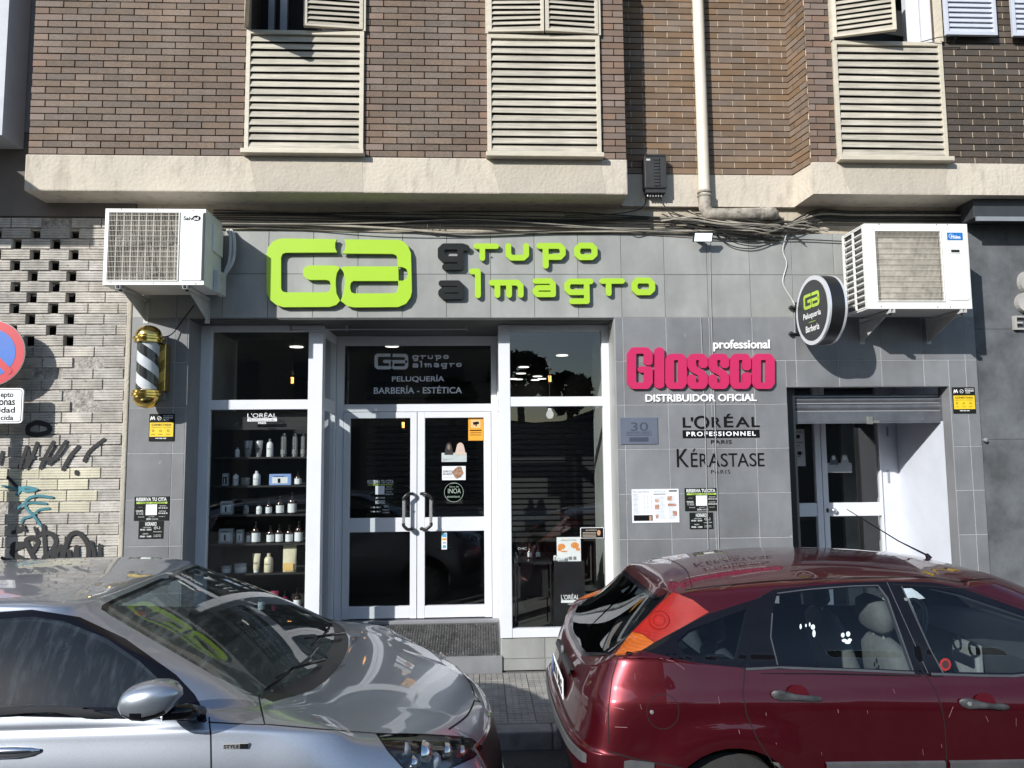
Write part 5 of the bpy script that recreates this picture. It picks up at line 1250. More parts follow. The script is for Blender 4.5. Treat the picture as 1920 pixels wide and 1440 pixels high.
prof = [(rr*.90, zt_+.004), (rr*1.12, zt_+.010), (rr*1.12, zt_+.03), (rr*1.25, zt_+.036), (rr*1.25, zt_+.05), (rr*1.05, zt_+.058), (rr*1.05, zt_+.07)]
for k in range(9): a = k*math.pi/16; prof.append((rr*1.05*math.cos(a), zt_+.07+.085*math.sin(a)))
MB().lathe((c0.x, c0.y, 0), prof, 32).build('brass_cap', brass, bp, smooth=True)
ri = rr*.86; nseg = 48; nz_ = 40; band = MB(); twist = 2.1
W_, B_ = [], []
qq = {0: MB(), 1: MB()}
for k in range(nseg):
    mt_i = (k*4//nseg) % 2
    vs = []
    for j in range(nz_+1):
        z = zb_-.002+(zt_-zb_+.004)*j/nz_
        for kk in (k, k+1): a = 2*math.pi*kk/nseg-twist*2*math.pi*(j/nz_)*.5; vs.append((c0.x+ri*math.cos(a), c0.y+ri*math.sin(a), z))
    qq[mt_i].add(vs, [(2*j, 2*j+1, 2*j+3, 2*j+2) for j in range(nz_)])
qq[0].build('spiral_stripe', M('gloss_black_stripe', (0.02, 0.02, 0.022), .25), bp, smooth=True); qq[1].build('spiral_stripe', M('gloss_white_stripe', (0.62, 0.64, 0.68), .3), bp, smooth=True)
MB().lathe((c0.x, c0.y, 0), [(rr*.98, zb_-.003), (rr*.98, zt_+.003)], 32).build('glass_cylinder', glass('clear_cylinder', (.93, .94, .94), .9, 1.45), bp, smooth=True)
MB().box(c0.x+rr*.55, c0.x+rr*1.2, c0.y+rr*.6, -.02, zb_-.01, zt_+.01).build('mount', brass, bp, bevel=.003)
MB().box(c0.x-rr*.6, c0.x+rr*.9, -.03, -.012, zb_-.08, zt_+.09).build('back_plate', grey_alu, bp, bevel=.003)
for z in (zt_+.05, zb_-.05): MB().box(c0.x-.02, c0.x+.02, c0.y+rr*.8, -.02, z-.012, z+.012).build('arm', brass, bp)
q = MB().tube(bez([(c0.x+.04, c0.y+.05, zt_+.07), at(320, 628, -.06), at(345, 597, -.03), at(364, 572, -.04)], 8), .005, 6); tag(q.build('cable', black_plastic), 'thin black cable from the barber pole up to the left air conditioner', 'cable')

# ---------------------------------------------------------------- round projecting sign
rs = thing('round_sign', 'round black projecting lightbox sign with lime logo and white words', 'sign', at(1500, 650, -.03))
p1 = at(1494, 600, -.03)
# disc standing out of the wall, turned towards the left
cx, cz = at(1521, 585, -.36).x, at(1521, 585, -.36).z
n = Vector((-1.0, -0.04, 0)).normalized(); tdir = Vector((-n.y, n.x, 0)); tdir = tdir if tdir.y < 0 else -tdir   # along the face, away from the wall
Rr = 0.288; C0 = Vector((at(1539, 582, -.33).x, -.33, at(1539, 582, -.33).z)); th = .125
side = Vector((0, 0, 1)).cross(n)
def disc(name, r0, r1, d0, d1, mt):
    q = MB(); N_ = 56; vs = []
    ring = [C0+side*math.cos(2*math.pi*k/N_)+Vector((0, 0, math.sin(2*math.pi*k/N_))) for k in range(N_)]
    for r_, d in ((r0, d0), (r1, d0), (r1, d1), (r0, d1)):
        for k in range(N_): a = 2*math.pi*k/N_; vs.append(C0+(side*math.cos(a)+Vector((0, 0, math.sin(a))))*r_+n*d)
    fs = []
    for i in range(3):
        for k in range(N_): fs.append((i*N_+k, i*N_+(k+1) % N_, (i+1)*N_+(k+1) % N_, (i+1)*N_+k))
    if r0 > .001 and False: pass
    fs.append(tuple(range(N_))[::-1]); fs.append(tuple(3*N_+k for k in range(N_)))
    q.add(vs, fs); return q.build(name, mt, rs, smooth=True)
disc('case', Rr*.97, Rr, -th/2, th/2, M('satin_black_case', (.018, .018, .02), .35)); disc('rim', Rr*.955, Rr*1.01, th/2-.006, th/2+.012, M('silver_rim', (.72, .74, .78), .3, metal=.4, var=.02)); disc('face', 0.0005, Rr*.885, th/2+.012, th/2+.016, M('dark_face', (.028, .030, .034), .4))
disc('rim', Rr*.955, Rr*1.01, -th/2-.012, -th/2+.006, bpy.data.materials['silver_rim'])
fy = th/2+.0175; hv_ = -side if side.x < 0 else side
def fmap(u, v, d=0.0): p = C0+hv_*u+Vector((0, 0, v))+n*(fy+d); return (p.x, p.y, p.z)
def fl(u, y, v): return fmap(u, v, -y)
hv_ = side if (side.cross(Vector((0, 0, 1)))).dot(n) > 0 else -side
q = MB(); sc_ = .27/1740
lg = lambda x, y, yy: fmap((x-940)*sc_, .085-(y-535)*sc_*1.0, -yy)
poly_holes(q, G_OUT, [], -.001, .001, lg); poly_holes(q, A_OUT, [A_H1, A_H2], -.001, .001, lg); q.build('logo', M('lime_print_bright', (.42, .60, .06), .4), rs)
q = MB()
add_text(q, 'Peluquería', -.15, -.075, .15, -.01, 0, bold=.01, fn=fl); add_text(q, 'Barbería', -.115, -.175, .115, -.12, 0, bold=.01, fn=fl); q.build('lettering', white_print, rs)
q = MB(); vs = [fmap(-.06, -.097, .0), fmap(.06, -.097, .0), fmap(.06, -.093, .0), fmap(-.06, -.093, .0)]; q.add(vs, [(0, 1, 2, 3)]); q.build('divider', bpy.data.materials['lime_print_bright'], rs)
q = MB(); bk = C0+tdir*(-.0); zc = C0.z
wx = at(1493, 600, -.03).x
q.add([(wx, -.012, zc-.13), (wx+.05, -.012, zc-.13), (wx+.05, -.012, zc+.13), (wx, -.012, zc+.13), (C0.x-.03, C0.y+.1, zc-.13), (C0.x+.03, C0.y+.1, zc-.13), (C0.x+.03, C0.y+.1, zc+.13), (C0.x-.03, C0.y+.1, zc+.13)], [(0,1,2,3),(4,7,6,5),(0,4,5,1),(1,5,6,2),(2,6,7,3),(3,7,4,0)])
q.build('bracket', bpy.data.materials['satin_black_case'], rs)
for py in (576, 625): p = at(1484, py, -.05); MB().lathe((p.x, -.012, p.z), [(.012, 0), (.018, -.02), (.018, -.035), (.008, -.045)], 12, 'Y').build('bolt', black_plastic, rs, smooth=True)
for py in (576, 625): p = at(1484, py, -.05); MB().box(p.x, wx+.02, -.03, -.012, p.z-.008, p.z+.008).build('bolt_arm', black_plastic, rs)
q = MB().tube(bez([at(1474, 440, -.05), at(1468, 470, -.02), at(1475, 495, -.02), at(1468, 530, -.02), at(1484, 560, -.02), at(1490, 572, -.03)], 8), .0055, 6); tag(q.build('cable', M('white_cable', (.55, .55, .54), .5)), 'white cable running down to the round projecting sign', 'cable')

# ---------------------------------------------------------------- no parking sign at the left edge
np_ = thing('no_parking_sign', 'round red and blue no parking sign with white text plate at the left edge', 'traffic sign', (at(-17, 661, -.3).x, -.3, PZ))
SYY = -.19; c = at(-17, 662, SYY); r_ = at(46, 662, SYY).x-c.x
red = M('sign_red', (0.50, 0.035, 0.05), .4, var=.04); blue = M('sign_blue', (0.035, 0.14, 0.50), .4, var=.04)
def discy(r0, y0, y1, mt, nm): MB().lathe((c.x, 0, c.z), [(0.0005, y1), (r0, y1), (r0, y0), (0.0005, y0)], 48, 'Y').build(nm, mt, np_)
discy(r_*1.015, SYY, SYY+.012, grey_alu, 'back_disc'); discy(r_, SYY-.0015, SYY-.0001, red, 'red_ring'); discy(r_*.74, SYY-.003, SYY-.0018, blue, 'blue_field')
q = MB(); d = r_*.80; add_flat(q, stroke_poly([(c.x-d*.7, c.z+d*.7), (c.x+d*.7, c.z-d*.7)], r_*.2, 3), SYY-.0045, SYY-.0032); q.build('red_slash', red, np_)
x0, z0, x1, z1 = pbox(-130, 728, 43, 794, SYY); x0 = c.x-(x1-c.x)
MB().prism(rrect(x0, z0, x1, z1, .03), SYY, SYY+.012).build('text_plate', white_print, np_)
q = MB(); rr_ = rrect(x0+.012, z0+.012, x1-.012, z1-.012, .022); add_flat(q, stroke_poly(rr_+[rr_[0]], .004, 2), SYY-.0016, SYY-.0004)
for s_, b in (('epto', (1, 736, 25, 748)), ('onas', (-2, 750, 28, 760)), ('lidad', (-6, 763, 28, 774)), ('cida', (1, 778, 25, 788))): px_text(q, s_, b, SYY-.001, bold=.02)
for s_, b in (('Exc', (-26, 737, -2, 746)), ('pers', (-34, 750, -6, 761)), ('movi', (-40, 764, -10, 774)), ('redu', (-30, 778, -3, 788))): px_text(q, s_, b, SYY-.001, bold=.02)
q.build('lettering', black_print, np_)
MB().box(c.x-.03, c.x+.03, SYY+.012, SYY+.07, PZ-.1, c.z+r_*.9).build('pole', grey_alu, np_, bevel=.006)

# ---------------------------------------------------------------- air conditioners
acw = M('ac_white', (0.74, 0.74, 0.71), .45, var=.04, scale=4); acg = M('ac_grey_plastic', (.55, .56, .55), .5)
def ac(name_lab, fx0, fz0, fx1, fz1, yf, yb, gx0, gx1, gz0, gz1, lat, mt, side_vent, gb=(.17, .145, .12)):
    t = thing('air_conditioner', name_lab, 'air conditioner', ((fx0+fx1)/2, (yf+yb)/2, fz0))
    q = MB(); fr = .012
    # front face with a real grille opening
    q.box(fx0, gx0, yf, yf+fr, fz0, fz1); q.box(gx1, fx1, yf, yf+fr, fz0, fz1); q.box(gx0, gx1, yf, yf+fr, fz0, gz0); q.box(gx0, gx1, yf, yf+fr, gz1, fz1)
    q.build('front_panel', mt, t)
    q = MB(); e = 0.0
    q.box(fx0, fx1, yf+fr+.0005, yb, fz1-.01, fz1+.001); q.box(fx0, fx1, yf+fr+.0005, yb, fz0-.001, fz0+.01); q.box(fx1-.01, fx1+.001, yf+fr+.0005, yb, fz0+.0101, fz1-.0101)
    if not side_vent: q.box(fx0-.001, fx0+.01, yf+fr+.0005, yb, fz0+.0101, fz1-.0101)
    q.box(fx0+.0101, fx1-.0101, yb-.01, yb, fz0+.0101, fz1-.0101)
    q.build('casing', mt, t, bevel=.003)
    MB().box(gx0-.02, gx1+.02, yf+.06, yf+.064, gz0-.02, gz1+.02).build('grille_back', M('grille_depth', gb, .7, var=.3, scale=14), t)
    cxx, czz = (gx0+gx1)/2, (gz0+gz1)/2; rf = min(gx1-gx0, gz1-gz0)*.44
    for k in range(0 if side_vent else 3):
        f = MB(); a0 = k*2.094+.4; vs = []
        for j in range(5):
            for i_ in range(3): a = a0+(i_-1)*.42+(j*.06); rad = rf*(.2+.8*j/4); vs.append((cxx+rad*math.cos(a), yf+.045-.012*i_, czz+rad*math.sin(a)))
        f.add(vs, [(j*3+i_, j*3+i_+1, j*3+i_+4, j*3+i_+3) for j in range(4) for i_ in range(2)]); f.build('fan_blade', M('fan_grey', (.10, .09, .08), .6) if 'fan_grey' not in bpy.data.materials else bpy.data.materials['fan_grey'], t, smooth=2)
    q = MB(); x = gx0+.006; wv = .0016
    while x < gx1-.003: q.box(x-wv/2, x+wv/2, yf-.003, yf-.0005, gz0-.003, gz1+.003); x += lat[0]
    z = gz0+lat[1]/2
    while z < gz1: q.box(gx0-.003, gx1+.003, yf-.007, yf-.0032, z-.0014, z+.0014); z += lat[1]
    k = 0; x = gx0+lat[0]*5
    while x < gx1-.01 and not side_vent: q.box(x-.0018, x+.0018, yf-.0031, yf-.001, gz0, gz1); x += lat[0]*5
    q.build('grille', M('grille_wire', (.60, .56, .48), .5) if 'grille_wire' not in bpy.data.materials else bpy.data.materials['grille_wire'], t)
    q = MB(); g = .008
    for b in ((gx0-g, gx0, gz0-g, gz1+g), (gx1, gx1+g, gz0-g, gz1+g)): q.box(b[0], b[1], yf-.008, yf+.001, b[2], b[3])
    for b in ((gx0, gx1, gz0-g, gz0), (gx0, gx1, gz1, gz1+g)): q.box(b[0], b[1], yf-.0078, yf+.001, b[2], b[3])
    q.build('grille_surround', mt, t, bevel=.002)
    return t
def rivets(t, pts, yf):
    q = MB()
    for px, py in pts: p = at(px, py, yf); q.lathe((p.x, yf-.0, p.z), [(.004, -.003), (.004, 0.001)], 8, 'Y')
    q.build('screws', black_plastic, t)
ya = -.50
A0 = at(195, 465, ya); A1 = at(384, 465, ya)
fx0, fx1 = A0.x, A1.x; fz1 = at(290, 391.5, ya).z; fz0 = at(290, 534, ya).z
g = [at(203, 465, ya).x, at(334, 465, ya).x, at(265, 525, ya).z, at(265, 399, ya).z]
t = ac('white wall mounted air conditioner at the left end of the shop sign', fx0, fz0, fx1, fz1, ya, -.12, g[0], g[1], g[2], g[3], (.0115, .0415), acw, False); AC1 = t
x0, z0, x1, z1 = pbox(340, 399, 379, 526, ya); MB().prism(rrect(x0, z0, x1, z1, .01), ya-.006, ya-.0005).build('service_panel', M('ac_cool_white', (.72, .76, .77), .4, var=.02), t, bevel=.001)
MB().box(x1+.006, x1+.018, ya-.004, ya-.0005, z0, z1).build('panel_groove', dark_rubber, t)
q = MB(); px_text(q, 'Saiv', (344, 405.5, 362, 413), ya-.0075, bold=.02); x0, z0, x1, z1 = pbox(361, 404.5, 377, 415, ya); q.prism([((x0+x1)/2+(x1-x0)/2*math.cos(a*.314), (z0+z1)/2+(z1-z0)/2*math.sin(a*.314)) for a in range(20)], ya-.0072, ya-.0062); q.build('logo', black_print, t)
q = MB(); px_text(q, 'od', (363, 406, 372, 412.5), ya-.0082, bold=.03); q.build('logo', white_print, t)
rivets(t, [(228, 392.5), (295, 393.5), (362, 394.5), (208, 530), (288, 530.5), (367, 531.5)], ya)
MB().box(fx1+.001, fx1+.02, ya+.15, -.14, fz1-.30, fz1-.08).build('valve_cover', acw, t, bevel=.004)
MB().box(fx1+.001, fx1+.05, ya+.2, -.13, fz0-.02, fz0+.17).build('pipe_cover', acg, t, bevel=.006)
for dx in (0, .03): MB().tube(bez([(fx1+.03, -.13, fz0+.16), (fx1+.07+dx, -.12, fz0+.3), (fx1+.06+dx, -.08, fz0+.5), (fx1+.02+dx, -.04, fz1-.03)], 6), .014, 8).build('pipe', acg, t, smooth=True)
def bracket(x, z, y0, y1, lab, grp):
    t = thing('wall_bracket', lab, 'bracket', (x, y1, z-.12), grp); q = MB(); q.box(x-.018, x+.018, y0-.03, y1, z-.032, z-.030); q.box(x-.018, x-.015, y0-.03, y1, z-.030, z-.002); q.box(x+.015, x+.018, y0-.03, y1, z-.030, z-.002); q.build('arm', acg, t)
    q = MB(); q.box(x-.02, x+.02, y1, y1+.004, z-.22, z+.01); q.build('wall_rail', acg, t)
    q = MB(); q.add([(x-.003, y1, z-.033), (x-.003, y1, z-.20), (x-.003, y0+.05, z-.033), (x+.003, y1, z-.033), (x+.003, y1, z-.20), (x+.003, y0+.05, z-.033)], [(0, 1, 2), (5, 4, 3), (0, 2, 5, 3), (1, 4, 5, 2), (0, 3, 4, 1)]); q.build('gusset', acg, t)
    MB().lathe((x, y0+.02, z-.03), [(.02, .028), (.02, .015), (.012, .012), (.012, -.012)], 12).build('rubber_foot', dark_rubber, t)
for px in (223, 348): p = at(px, 537, ya); bracket(p.x, fz0-.003, ya+.01, -.014, ('left' if px < 300 else 'right')+' steel bracket under the left air conditioner', 'brackets carrying the air conditioners')
yb_ = -.50
fx0 = at(1624, 500, yb_).x; fx1 = at(1818, 500, yb_).x; fz1 = at(1720, 419.5, yb_).z; fz0 = at(1720, 579, yb_).z
g = [at(1643, 500, yb_).x, at(1766, 500, yb_).x, at(1700, 564, yb_).z, at(1700, 434, yb_).z]
t = ac('larger white wall mounted air conditioner with blue badge at the right end of the facade', fx0, fz0, fx1, fz1, yb_, -.12, g[0], g[1], g[2], g[3], (.0105, .047), acw, True, (.50, .46, .40))
x0, z0, x1, z1 = pbox(1773, 436, 1815, 563, yb_); MB().prism(rrect(x0, z0, x1, z1, .03), yb_-.005, yb_-.0005).build('service_panel', acw, t, bevel=.0015)
x0, z0, x1, z1 = pbox(1775, 436.5, 1804, 450.5, yb_); MB().box(x0, x1, yb_-.008, yb_-.0055, z0, z1).build('badge', M('badge_blue', (.01, .16, .50), .4), t)
q = MB(); px_text(q, 'Midea', (1783, 441, 1801, 447.5), yb_-.0085, bold=.02); c_ = at(1782, 443.5, yb_); add_flat(q, stroke_poly([(c_.x+.018*math.cos(a*.3+.9), c_.z+.018*math.sin(a*.3+.9)) for a in range(16)], .003, 2), yb_-.0092, yb_-.0085); q.build('badge_lettering', white_print, t)
x0, z0, x1, z1 = pbox(1780, 467, 1800, 476, yb_); MB().box(x0, x1, yb_-.009, yb_-.0055, z0, z1).build('grip', acw, t); MB().box(x0+.01, x1-.01, yb_-.0098, yb_-.009, z0+.01, z1-.008).build('grip_hollow', black_plastic, t)
rivets(t, [(1648, 420.5), (1756, 421.5), (1776, 421.5), (1652, 575), (1758, 575.5), (1782, 575.5)], yb_)
# louvred coil side of the right unit
q = MB(); nb_ = 13; y0, y1 = yb_+.014, -.12; zz0, zz1 = fz0+.02, fz1-.02
q.box(fx0-.001, fx0+.008, y0, y0+.03, zz0-.0099, zz1+.0099); q.box(fx0-.001, fx0+.008, (y0+y1)/2-.012, (y0+y1)/2+.012, zz0, zz1); q.box(fx0-.001, fx0+.008, y1-.03, y1, zz0-.0099, zz1+.0099)
for k in range(nb_+1): z = zz0+(zz1-zz0)*k/nb_; q.box(fx0-.0005, fx0+.0075, y0+.03, (y0+y1)/2-.012, z-.005, z+.005); q.box(fx0-.0005, fx0+.0075, (y0+y1)/2+.012, y1-.03, z-.005, z+.005)
q.build('side_grille', acw, t); MB().box(fx0+.03, fx0+.034, y0, y1, zz0, zz1).build('coil', M('coil_fins', (.16, .16, .155), .5), t)
for px in (1672, 1806): p = at(px, 585, yb_); bracket(p.x, fz0-.003, yb_+.01, -.014, ('left' if px < 1700 else 'right')+' steel bracket under the right air conditioner', 'brackets carrying the air conditioners')

# ---------------------------------------------------------------- drain pipe, junction box, lamp, cables
dp = thing('drain_pipe', 'cream downpipe ending in a grey elbow above the cables', 'pipe', at(1320, 395, -.09)); creampipe = M('cream_pipe', (.66, .60, .50), .5, var=.05); oldp = M('old_grey_pipe', (.42, .38, .32), .85, var=.3, scale=14, bump=.004, bscale=40)
pt = at(1306, 40, -.10); pe = at(1321, 372, -.10); rp_ = .050
MB().tube([Vector((pe.x-.002, -.10, ZT)), Vector((pe.x, -.10, pe.z))], rp_, 20).build('downpipe', creampipe, dp, smooth=True)
pj = at(1321, 398, -.10); pq = at(1445, 400, -.08)
MB().tube(bez([pe+Vector((0, 0, .02)), pe+Vector((0, 0, -.03)), pj+Vector((.02, 0, .01)), pj+Vector((.09, 0, -.02)), Vector((pq.x-.1, -.09, pq.z-.01)), pq, pq+Vector((.04, .06, .0))], 7), rp_*1.12, 18).build('elbow', oldp, dp, smooth=True)
for dz in (0.01, .045): MB().lathe((pe.x, -.10, pe.z+dz), [(rp_*1.2, 0), (rp_*1.26, .005), (rp_*1.26, .018), (rp_*1.2, .022)], 20).build('collar', oldp, dp, smooth=True)
MB().lathe((pq.x-.09, -.085, pq.z-.008), [(rp_*1.2, -.012), (rp_*1.24, -.008), (rp_*1.24, .008), (rp_*1.2, .012)], 20, 'X').build('collar', oldp, dp, smooth=True)
jb = thing('junction_box', 'black ribbed telephone junction box on the recessed brick wall', 'junction box', at(1229, 368, -.12)); jm = M('weathered_black_plastic', (.035, .035, .036), .6, var=.2)
x0, z0, x1, z1 = pbox(1209, 292, 1250, 352, -.14); MB().box(x0, x1, -.14, BY-.001, z0, z1).build('case', jm, jb, bevel=.006)
q = MB()
for k in range(9): z = z0+(z1-z0)*(.06+.1*k); q.box(x0+(x1-x0)*.42, x0+(x1-x0)*.66, -.15, -.139, z, z+.022)
q.build('ribs', jm, jb); q = MB()
for k in range(11): x = x0+(x1-x0)*(.02+.088*k); q.box(x, x+.008, -.148, -.138, z0-.006, z0+.012); q.box(x, x+.008, -.148, -.10, z1-.004, z1+.014)
q.box(x0+.01, x1-.012, -.135, BY-.02, z0-.04, z0-.001); q.build('teeth', jm, jb)
for k in range(6): x = x0+.03+k*.024; MB().tube([(x, -.10, z0-.02), (x, -.10, z0-.065)], .007, 8).build('cable_gland', grey_alu, jb)
MB().box(x0+.015, x0+.05, -.1425, -.1402, z1-.045, z1-.028).build('label_plate', acg, jb)
fl_ = thing('flood_lamp', 'small lit white floodlight under the cables above the tiles', 'lamp', at(1318, 452, -.10)); p = at(1318, 444, -.13)
rot = Matrix.Translation(p) @ Matrix.Rotation(R(-58), 4, 'X')
q = MB(); q.obox(rot, .085, .045, .012); q.build('housing', black_plastic, fl_, bevel=.004); q = MB(); q.obox(rot @ Matrix.Translation((0, 0, -.0135)), .076, .036, .001); q.build('diffuser', M('lit_diffuser', (.8, .85, .85), .5, emit=(.82, .95, 1.0), estr=.75), fl_)
MB().box(p.x-.03, p.x+.03, p.y+.03, -.01, p.z-.01, p.z+.0).build('stirrup', black_plastic, fl_)
li = bpy.data.lights.new('flood_lamp_light', 'AREA'); li.energy = 3.0; li.shape = 'RECTANGLE'; li.size = .14; li.size_y = .06; li.color = (.75, .95, 1.0); lo = bpy.data.objects.new('flood_lamp_light', li); COL.objects.link(lo)
lo.parent = fl_; lo.matrix_world = Matrix.Translation(p+Vector((0, .03, -.03))) @ Matrix.Rotation(R(38), 4, 'X')
# cable bundles
cb = M('old_black_cable', (.035, .033, .03), .6, var=.2); cg = M('dusty_grey_cable', (.30, .28, .24), .7, var=.2); ccream = M('cream_cable', (.45, .41, .34), .6, var=.2)
random.seed(11)
def cable(pts, r_, mt, lab, grp='cables strung under the soffit'):
    q = MB().tube(bez(pts, 7), r_, 6); o = q.build('cable', mt, smooth=True); return tag(o, lab, 'cable', grp)
ORD = ('top', 'second', 'third', 'fourth', 'fifth', 'sixth', 'seventh', 'eighth', 'ninth', 'tenth', 'eleventh', 'twelfth', 'thirteenth')
CN = {cb.name: 'black', cg.name: 'dusty grey', ccream.name: 'cream'}
z_c = lambda px, py, Y=-.02: at(px, py, Y)
for k in range(13):
    y0 = 392+k*3.1+random.uniform(-2, 2); pts = []
    dip = random.uniform(0, 7)
    for px in (400, 560, 720, 880, 1040, 1200, 1330, 1470):
        f_ = (px-400)/1070; pts.append(z_c(px, y0+f_*16+random.uniform(-2.5, 2.5)+dip*math.sin(f_*9+k), -.015-.012*(k % 4)))
    r_, mt_c = random.choice((.005, .006, .008, .010)), random.choice((cb, cg, ccream, cb, cg)); cable(pts, r_, mt_c, '%s cable, %s from above in the run over the shop name' % (CN[mt_c.name], ORD[k]))
for k in range(9):
    y0 = 396+k*3.2; pts = [z_c(1470, 430+random.uniform(-6, 4), -.03)]+[z_c(px, y0+random.uniform(-1.5, 1.5), -.02-.01*(k % 3)) for px in (1530, 1600, 1700, 1800, 1880)]
    r_, mt_c = random.choice((.005, .007, .009)), random.choice((cb, cg, cb)); cable(pts, r_, mt_c, '%s cable, %s from above in the run over the right air conditioner' % (CN[mt_c.name], ORD[k]))
GL2 = 'one of the tangled cables below the grey drain elbow'
for k in range(12):
    a = 1235+random.uniform(0, 70); ya_ = 390+random.uniform(0, 25)
    pts = [z_c(a, ya_, -.05), z_c(a+60, 405+k*2, -.09), z_c(a+120, 415+k*1.6, -.12), z_c(1440+random.uniform(-10, 20), 420+k*1.5, -.10), z_c(1480+random.uniform(-15, 25), 428+random.uniform(-14, 10), -.06), z_c(1530+random.uniform(-15, 25), 395+random.uniform(0, 45), -.03)]
    mt_c = random.choice((cb, cb, cg, ccream)); cable(pts, random.choice((.004, .005, .007)), mt_c, mt_c is cb and GL2 or GL2.replace('cables', CN[mt_c.name]+' cables'), 'cables tangled below the drain elbow')
for k, (pts, lab) in enumerate((([(1236, 366), (1245, 385), (1262, 398), (1300, 410), (1380, 425)], 'cable dropping from the junction box in front of the tangle'), ([(1212, 366), (1208, 385), (1190, 395), (1140, 402), (1060, 404)], 'cable curving left out of the junction box'),
        ([(1340, 437), (1370, 460), (1410, 466), (1445, 455), (1470, 438)], 'lower sagging cable loop right of the floodlight'), ([(1350, 436), (1380, 452), (1420, 457), (1450, 448), (1466, 436)], 'upper sagging cable loop right of the floodlight'),
        ([(1425, 440), (1440, 455), (1460, 452)], 'short small cable loop by the white cable'), ([(1484, 438), (1500, 450), (1510, 458)], 'loose cable end hanging by the right air conditioner'), ([(1330, 447), (1420, 450), (1500, 449), (1590, 453)], 'thin straight cable across the top tiles to the right air conditioner'),
        ([(800, 415), (805, 433), (818, 438), (826, 428), (825, 415)], 'small hanging cable loop above the shop name'), ([(1176, 430), (1190, 440), (1210, 436), (1226, 424)], 'shallow cable loop left of the floodlight'))):
    cable([z_c(x, y, -.035 if k != 0 and k != 1 else -.06) for x, y in pts], .005, cb, lab, None)
# conduits down the wall
q = MB().tube([at(1319, 596, -.016), at(1344, 1040, -.016)], .004, 6)
for nm, pts, lab in (('cable', [(1314, 596), (1322, 800), (1328, 1030)], 'thin grey cable clipped down the wall through the magenta letters'), ('cable', [(1331, 440), (1334, 600), (1342, 830), (1348, 1030)], 'second grey cable clipped down the wall right of the first')):
    tag(MB().tube(bez([at(x, y, -.016) for x, y in pts], 5), .0045, 6).build(nm, M('tile_grey_cable', (.30, .31, .32), .6) if 'tile_grey_cable' not in bpy.data.materials else bpy.data.materials['tile_grey_cable'], smooth=True), lab, 'cable')

# ---------------------------------------------------------------- side niche with door and roller shutter
nd = thing('side_entrance', 'recessed side entrance with white glazed double door and white painted side wall', 'entrance', ((NX0+NX1)/2, .8, PZ))
NY = 0.85; ww = M('white_painted_wall', (0.60, 0.63, 0.70), .7, var=.06, scale=2)
xs_ = min(at(1693, 950, NY).x, NX1-.012); xd = at(1654, 950, NY).x
# splayed white side wall
q = MB(); q.add([(NX1-.008, .10, PZ), (NX1-.008, .10, NZ+.2), (xs_, NY, NZ+.2), (xs_, NY, PZ)], [(0,1,2,3)]); q.build('side_wall', ww, nd)
MB().box(xd, xs_+.05, NY, NY+.06, PZ, NZ+.2).build('back_wall', ww, nd)
MB().box(NX0-.0, NX1, .45, NY+.1, NZ+.06, NZ+.2).build('ceiling', wal, nd); MB().box(NX0-.05, NX0-.001, .1, NY+.5, PZ, NZ+.2).build('side_wall', wal, nd)
MB().box(NX0, NX1, .10, NY, PZ-.02, PZ+.03).build('step', tile_lo, nd)
MB().box(NX0-1.2, NX1+3.5, 2.6, 2.65, PZ-.1, NZ+.9).build('back_wall', wal, nd); MB().box(NX0-.9, NX1+3.5, NY+.1, 2.6, NZ+.22, NZ+.3).build('ceiling', wal, nd)
for px_, pa, pb in ((1664, 800, 818), (1666, 882, 905)):
    c_ = at(px_, pa, NY-.01); MB().box(c_.x-.008, c_.x+.008, NY-.012, NY-.0005, at(px_, pb, NY).z, c_.z).build('hinge', grey_alu, nd, bevel=.002)
MB().box(xs_+.004-.02, xs_+.002, NY-.35, NY-.005, PZ+.03, PZ+.10).build('skirting', M('scuffed_skirting', (.42, .43, .45), .6, var=.2), nd)
zd = lambda py: at(1600, py, NY).z
for (a, b) in ((1527, 1538), (1539, 1549)): frame([(at(a, 880, NY).x, at(b, 880, NY).x, NY-.03, NY+.02, PZ+.03, NZ+.1)], 'stile', white_alu, nd)
frame([(at(1647, 880, NY).x, xd-.002, NY-.03, NY+.02, PZ+.03, NZ+.1)], 'stile', white_alu, nd)
for a, b in ((1470, 1527), (1549, 1647)):
    xa_, xb_ = at(a, 880, NY).x, at(b, 880, NY).x; xa_ = max(xa_, NX0+.001)
    frame([(xa_, xb_, NY-.026, NY+.018, zd(967), zd(942))], 'rail', white_alu, nd); frame([(xa_, xb_, NY-.026, NY+.018, PZ+.03, PZ+.12)], 'rail', white_alu, nd)
    pane(xa_, xb_, PZ+.12, zd(967), NY, 'pane', nd); pane(xa_, xb_, zd(942), NZ+.1, NY, 'pane', nd)
p = at(1552, 957, NY-.035); MB().prism([(p.x+.011*math.cos(a*.52), p.z+.022*math.sin(a*.52)) for a in range(12)], NY-.036, NY-.03).build('lock', black_plastic, nd)
MB().lathe((p.x+.055, NY-.03, p.z), [(.008, 0), (.008, -.02), (.022, -.024), (.022, -.04), (.01, -.048)], 16, 'Y').build('knob', M('satin_chrome', (.6, .6, .62), .3, metal=.8), nd, smooth=True)
t = thing('notice_sheet', 'white printed notice behind the left glass of the side entrance', 'notice', at(1490, 872, NY-.01)); x0, z0, x1, z1 = pbox(1474, 805, 1509, 874, NY-.006); x0 = max(x0, NX0+.01)
MB().box(x0, x1, NY-.008, NY-.005, z0, z1).build('sheet', M('grey_sheet', (.42, .43, .44), .6), t); q = MB()
for k in range(9): q.box(x0+.012, x1-.02-.03*(k % 3), NY-.0095, NY-.0085, z1-.03-k*.034, z1-.024-k*.034)
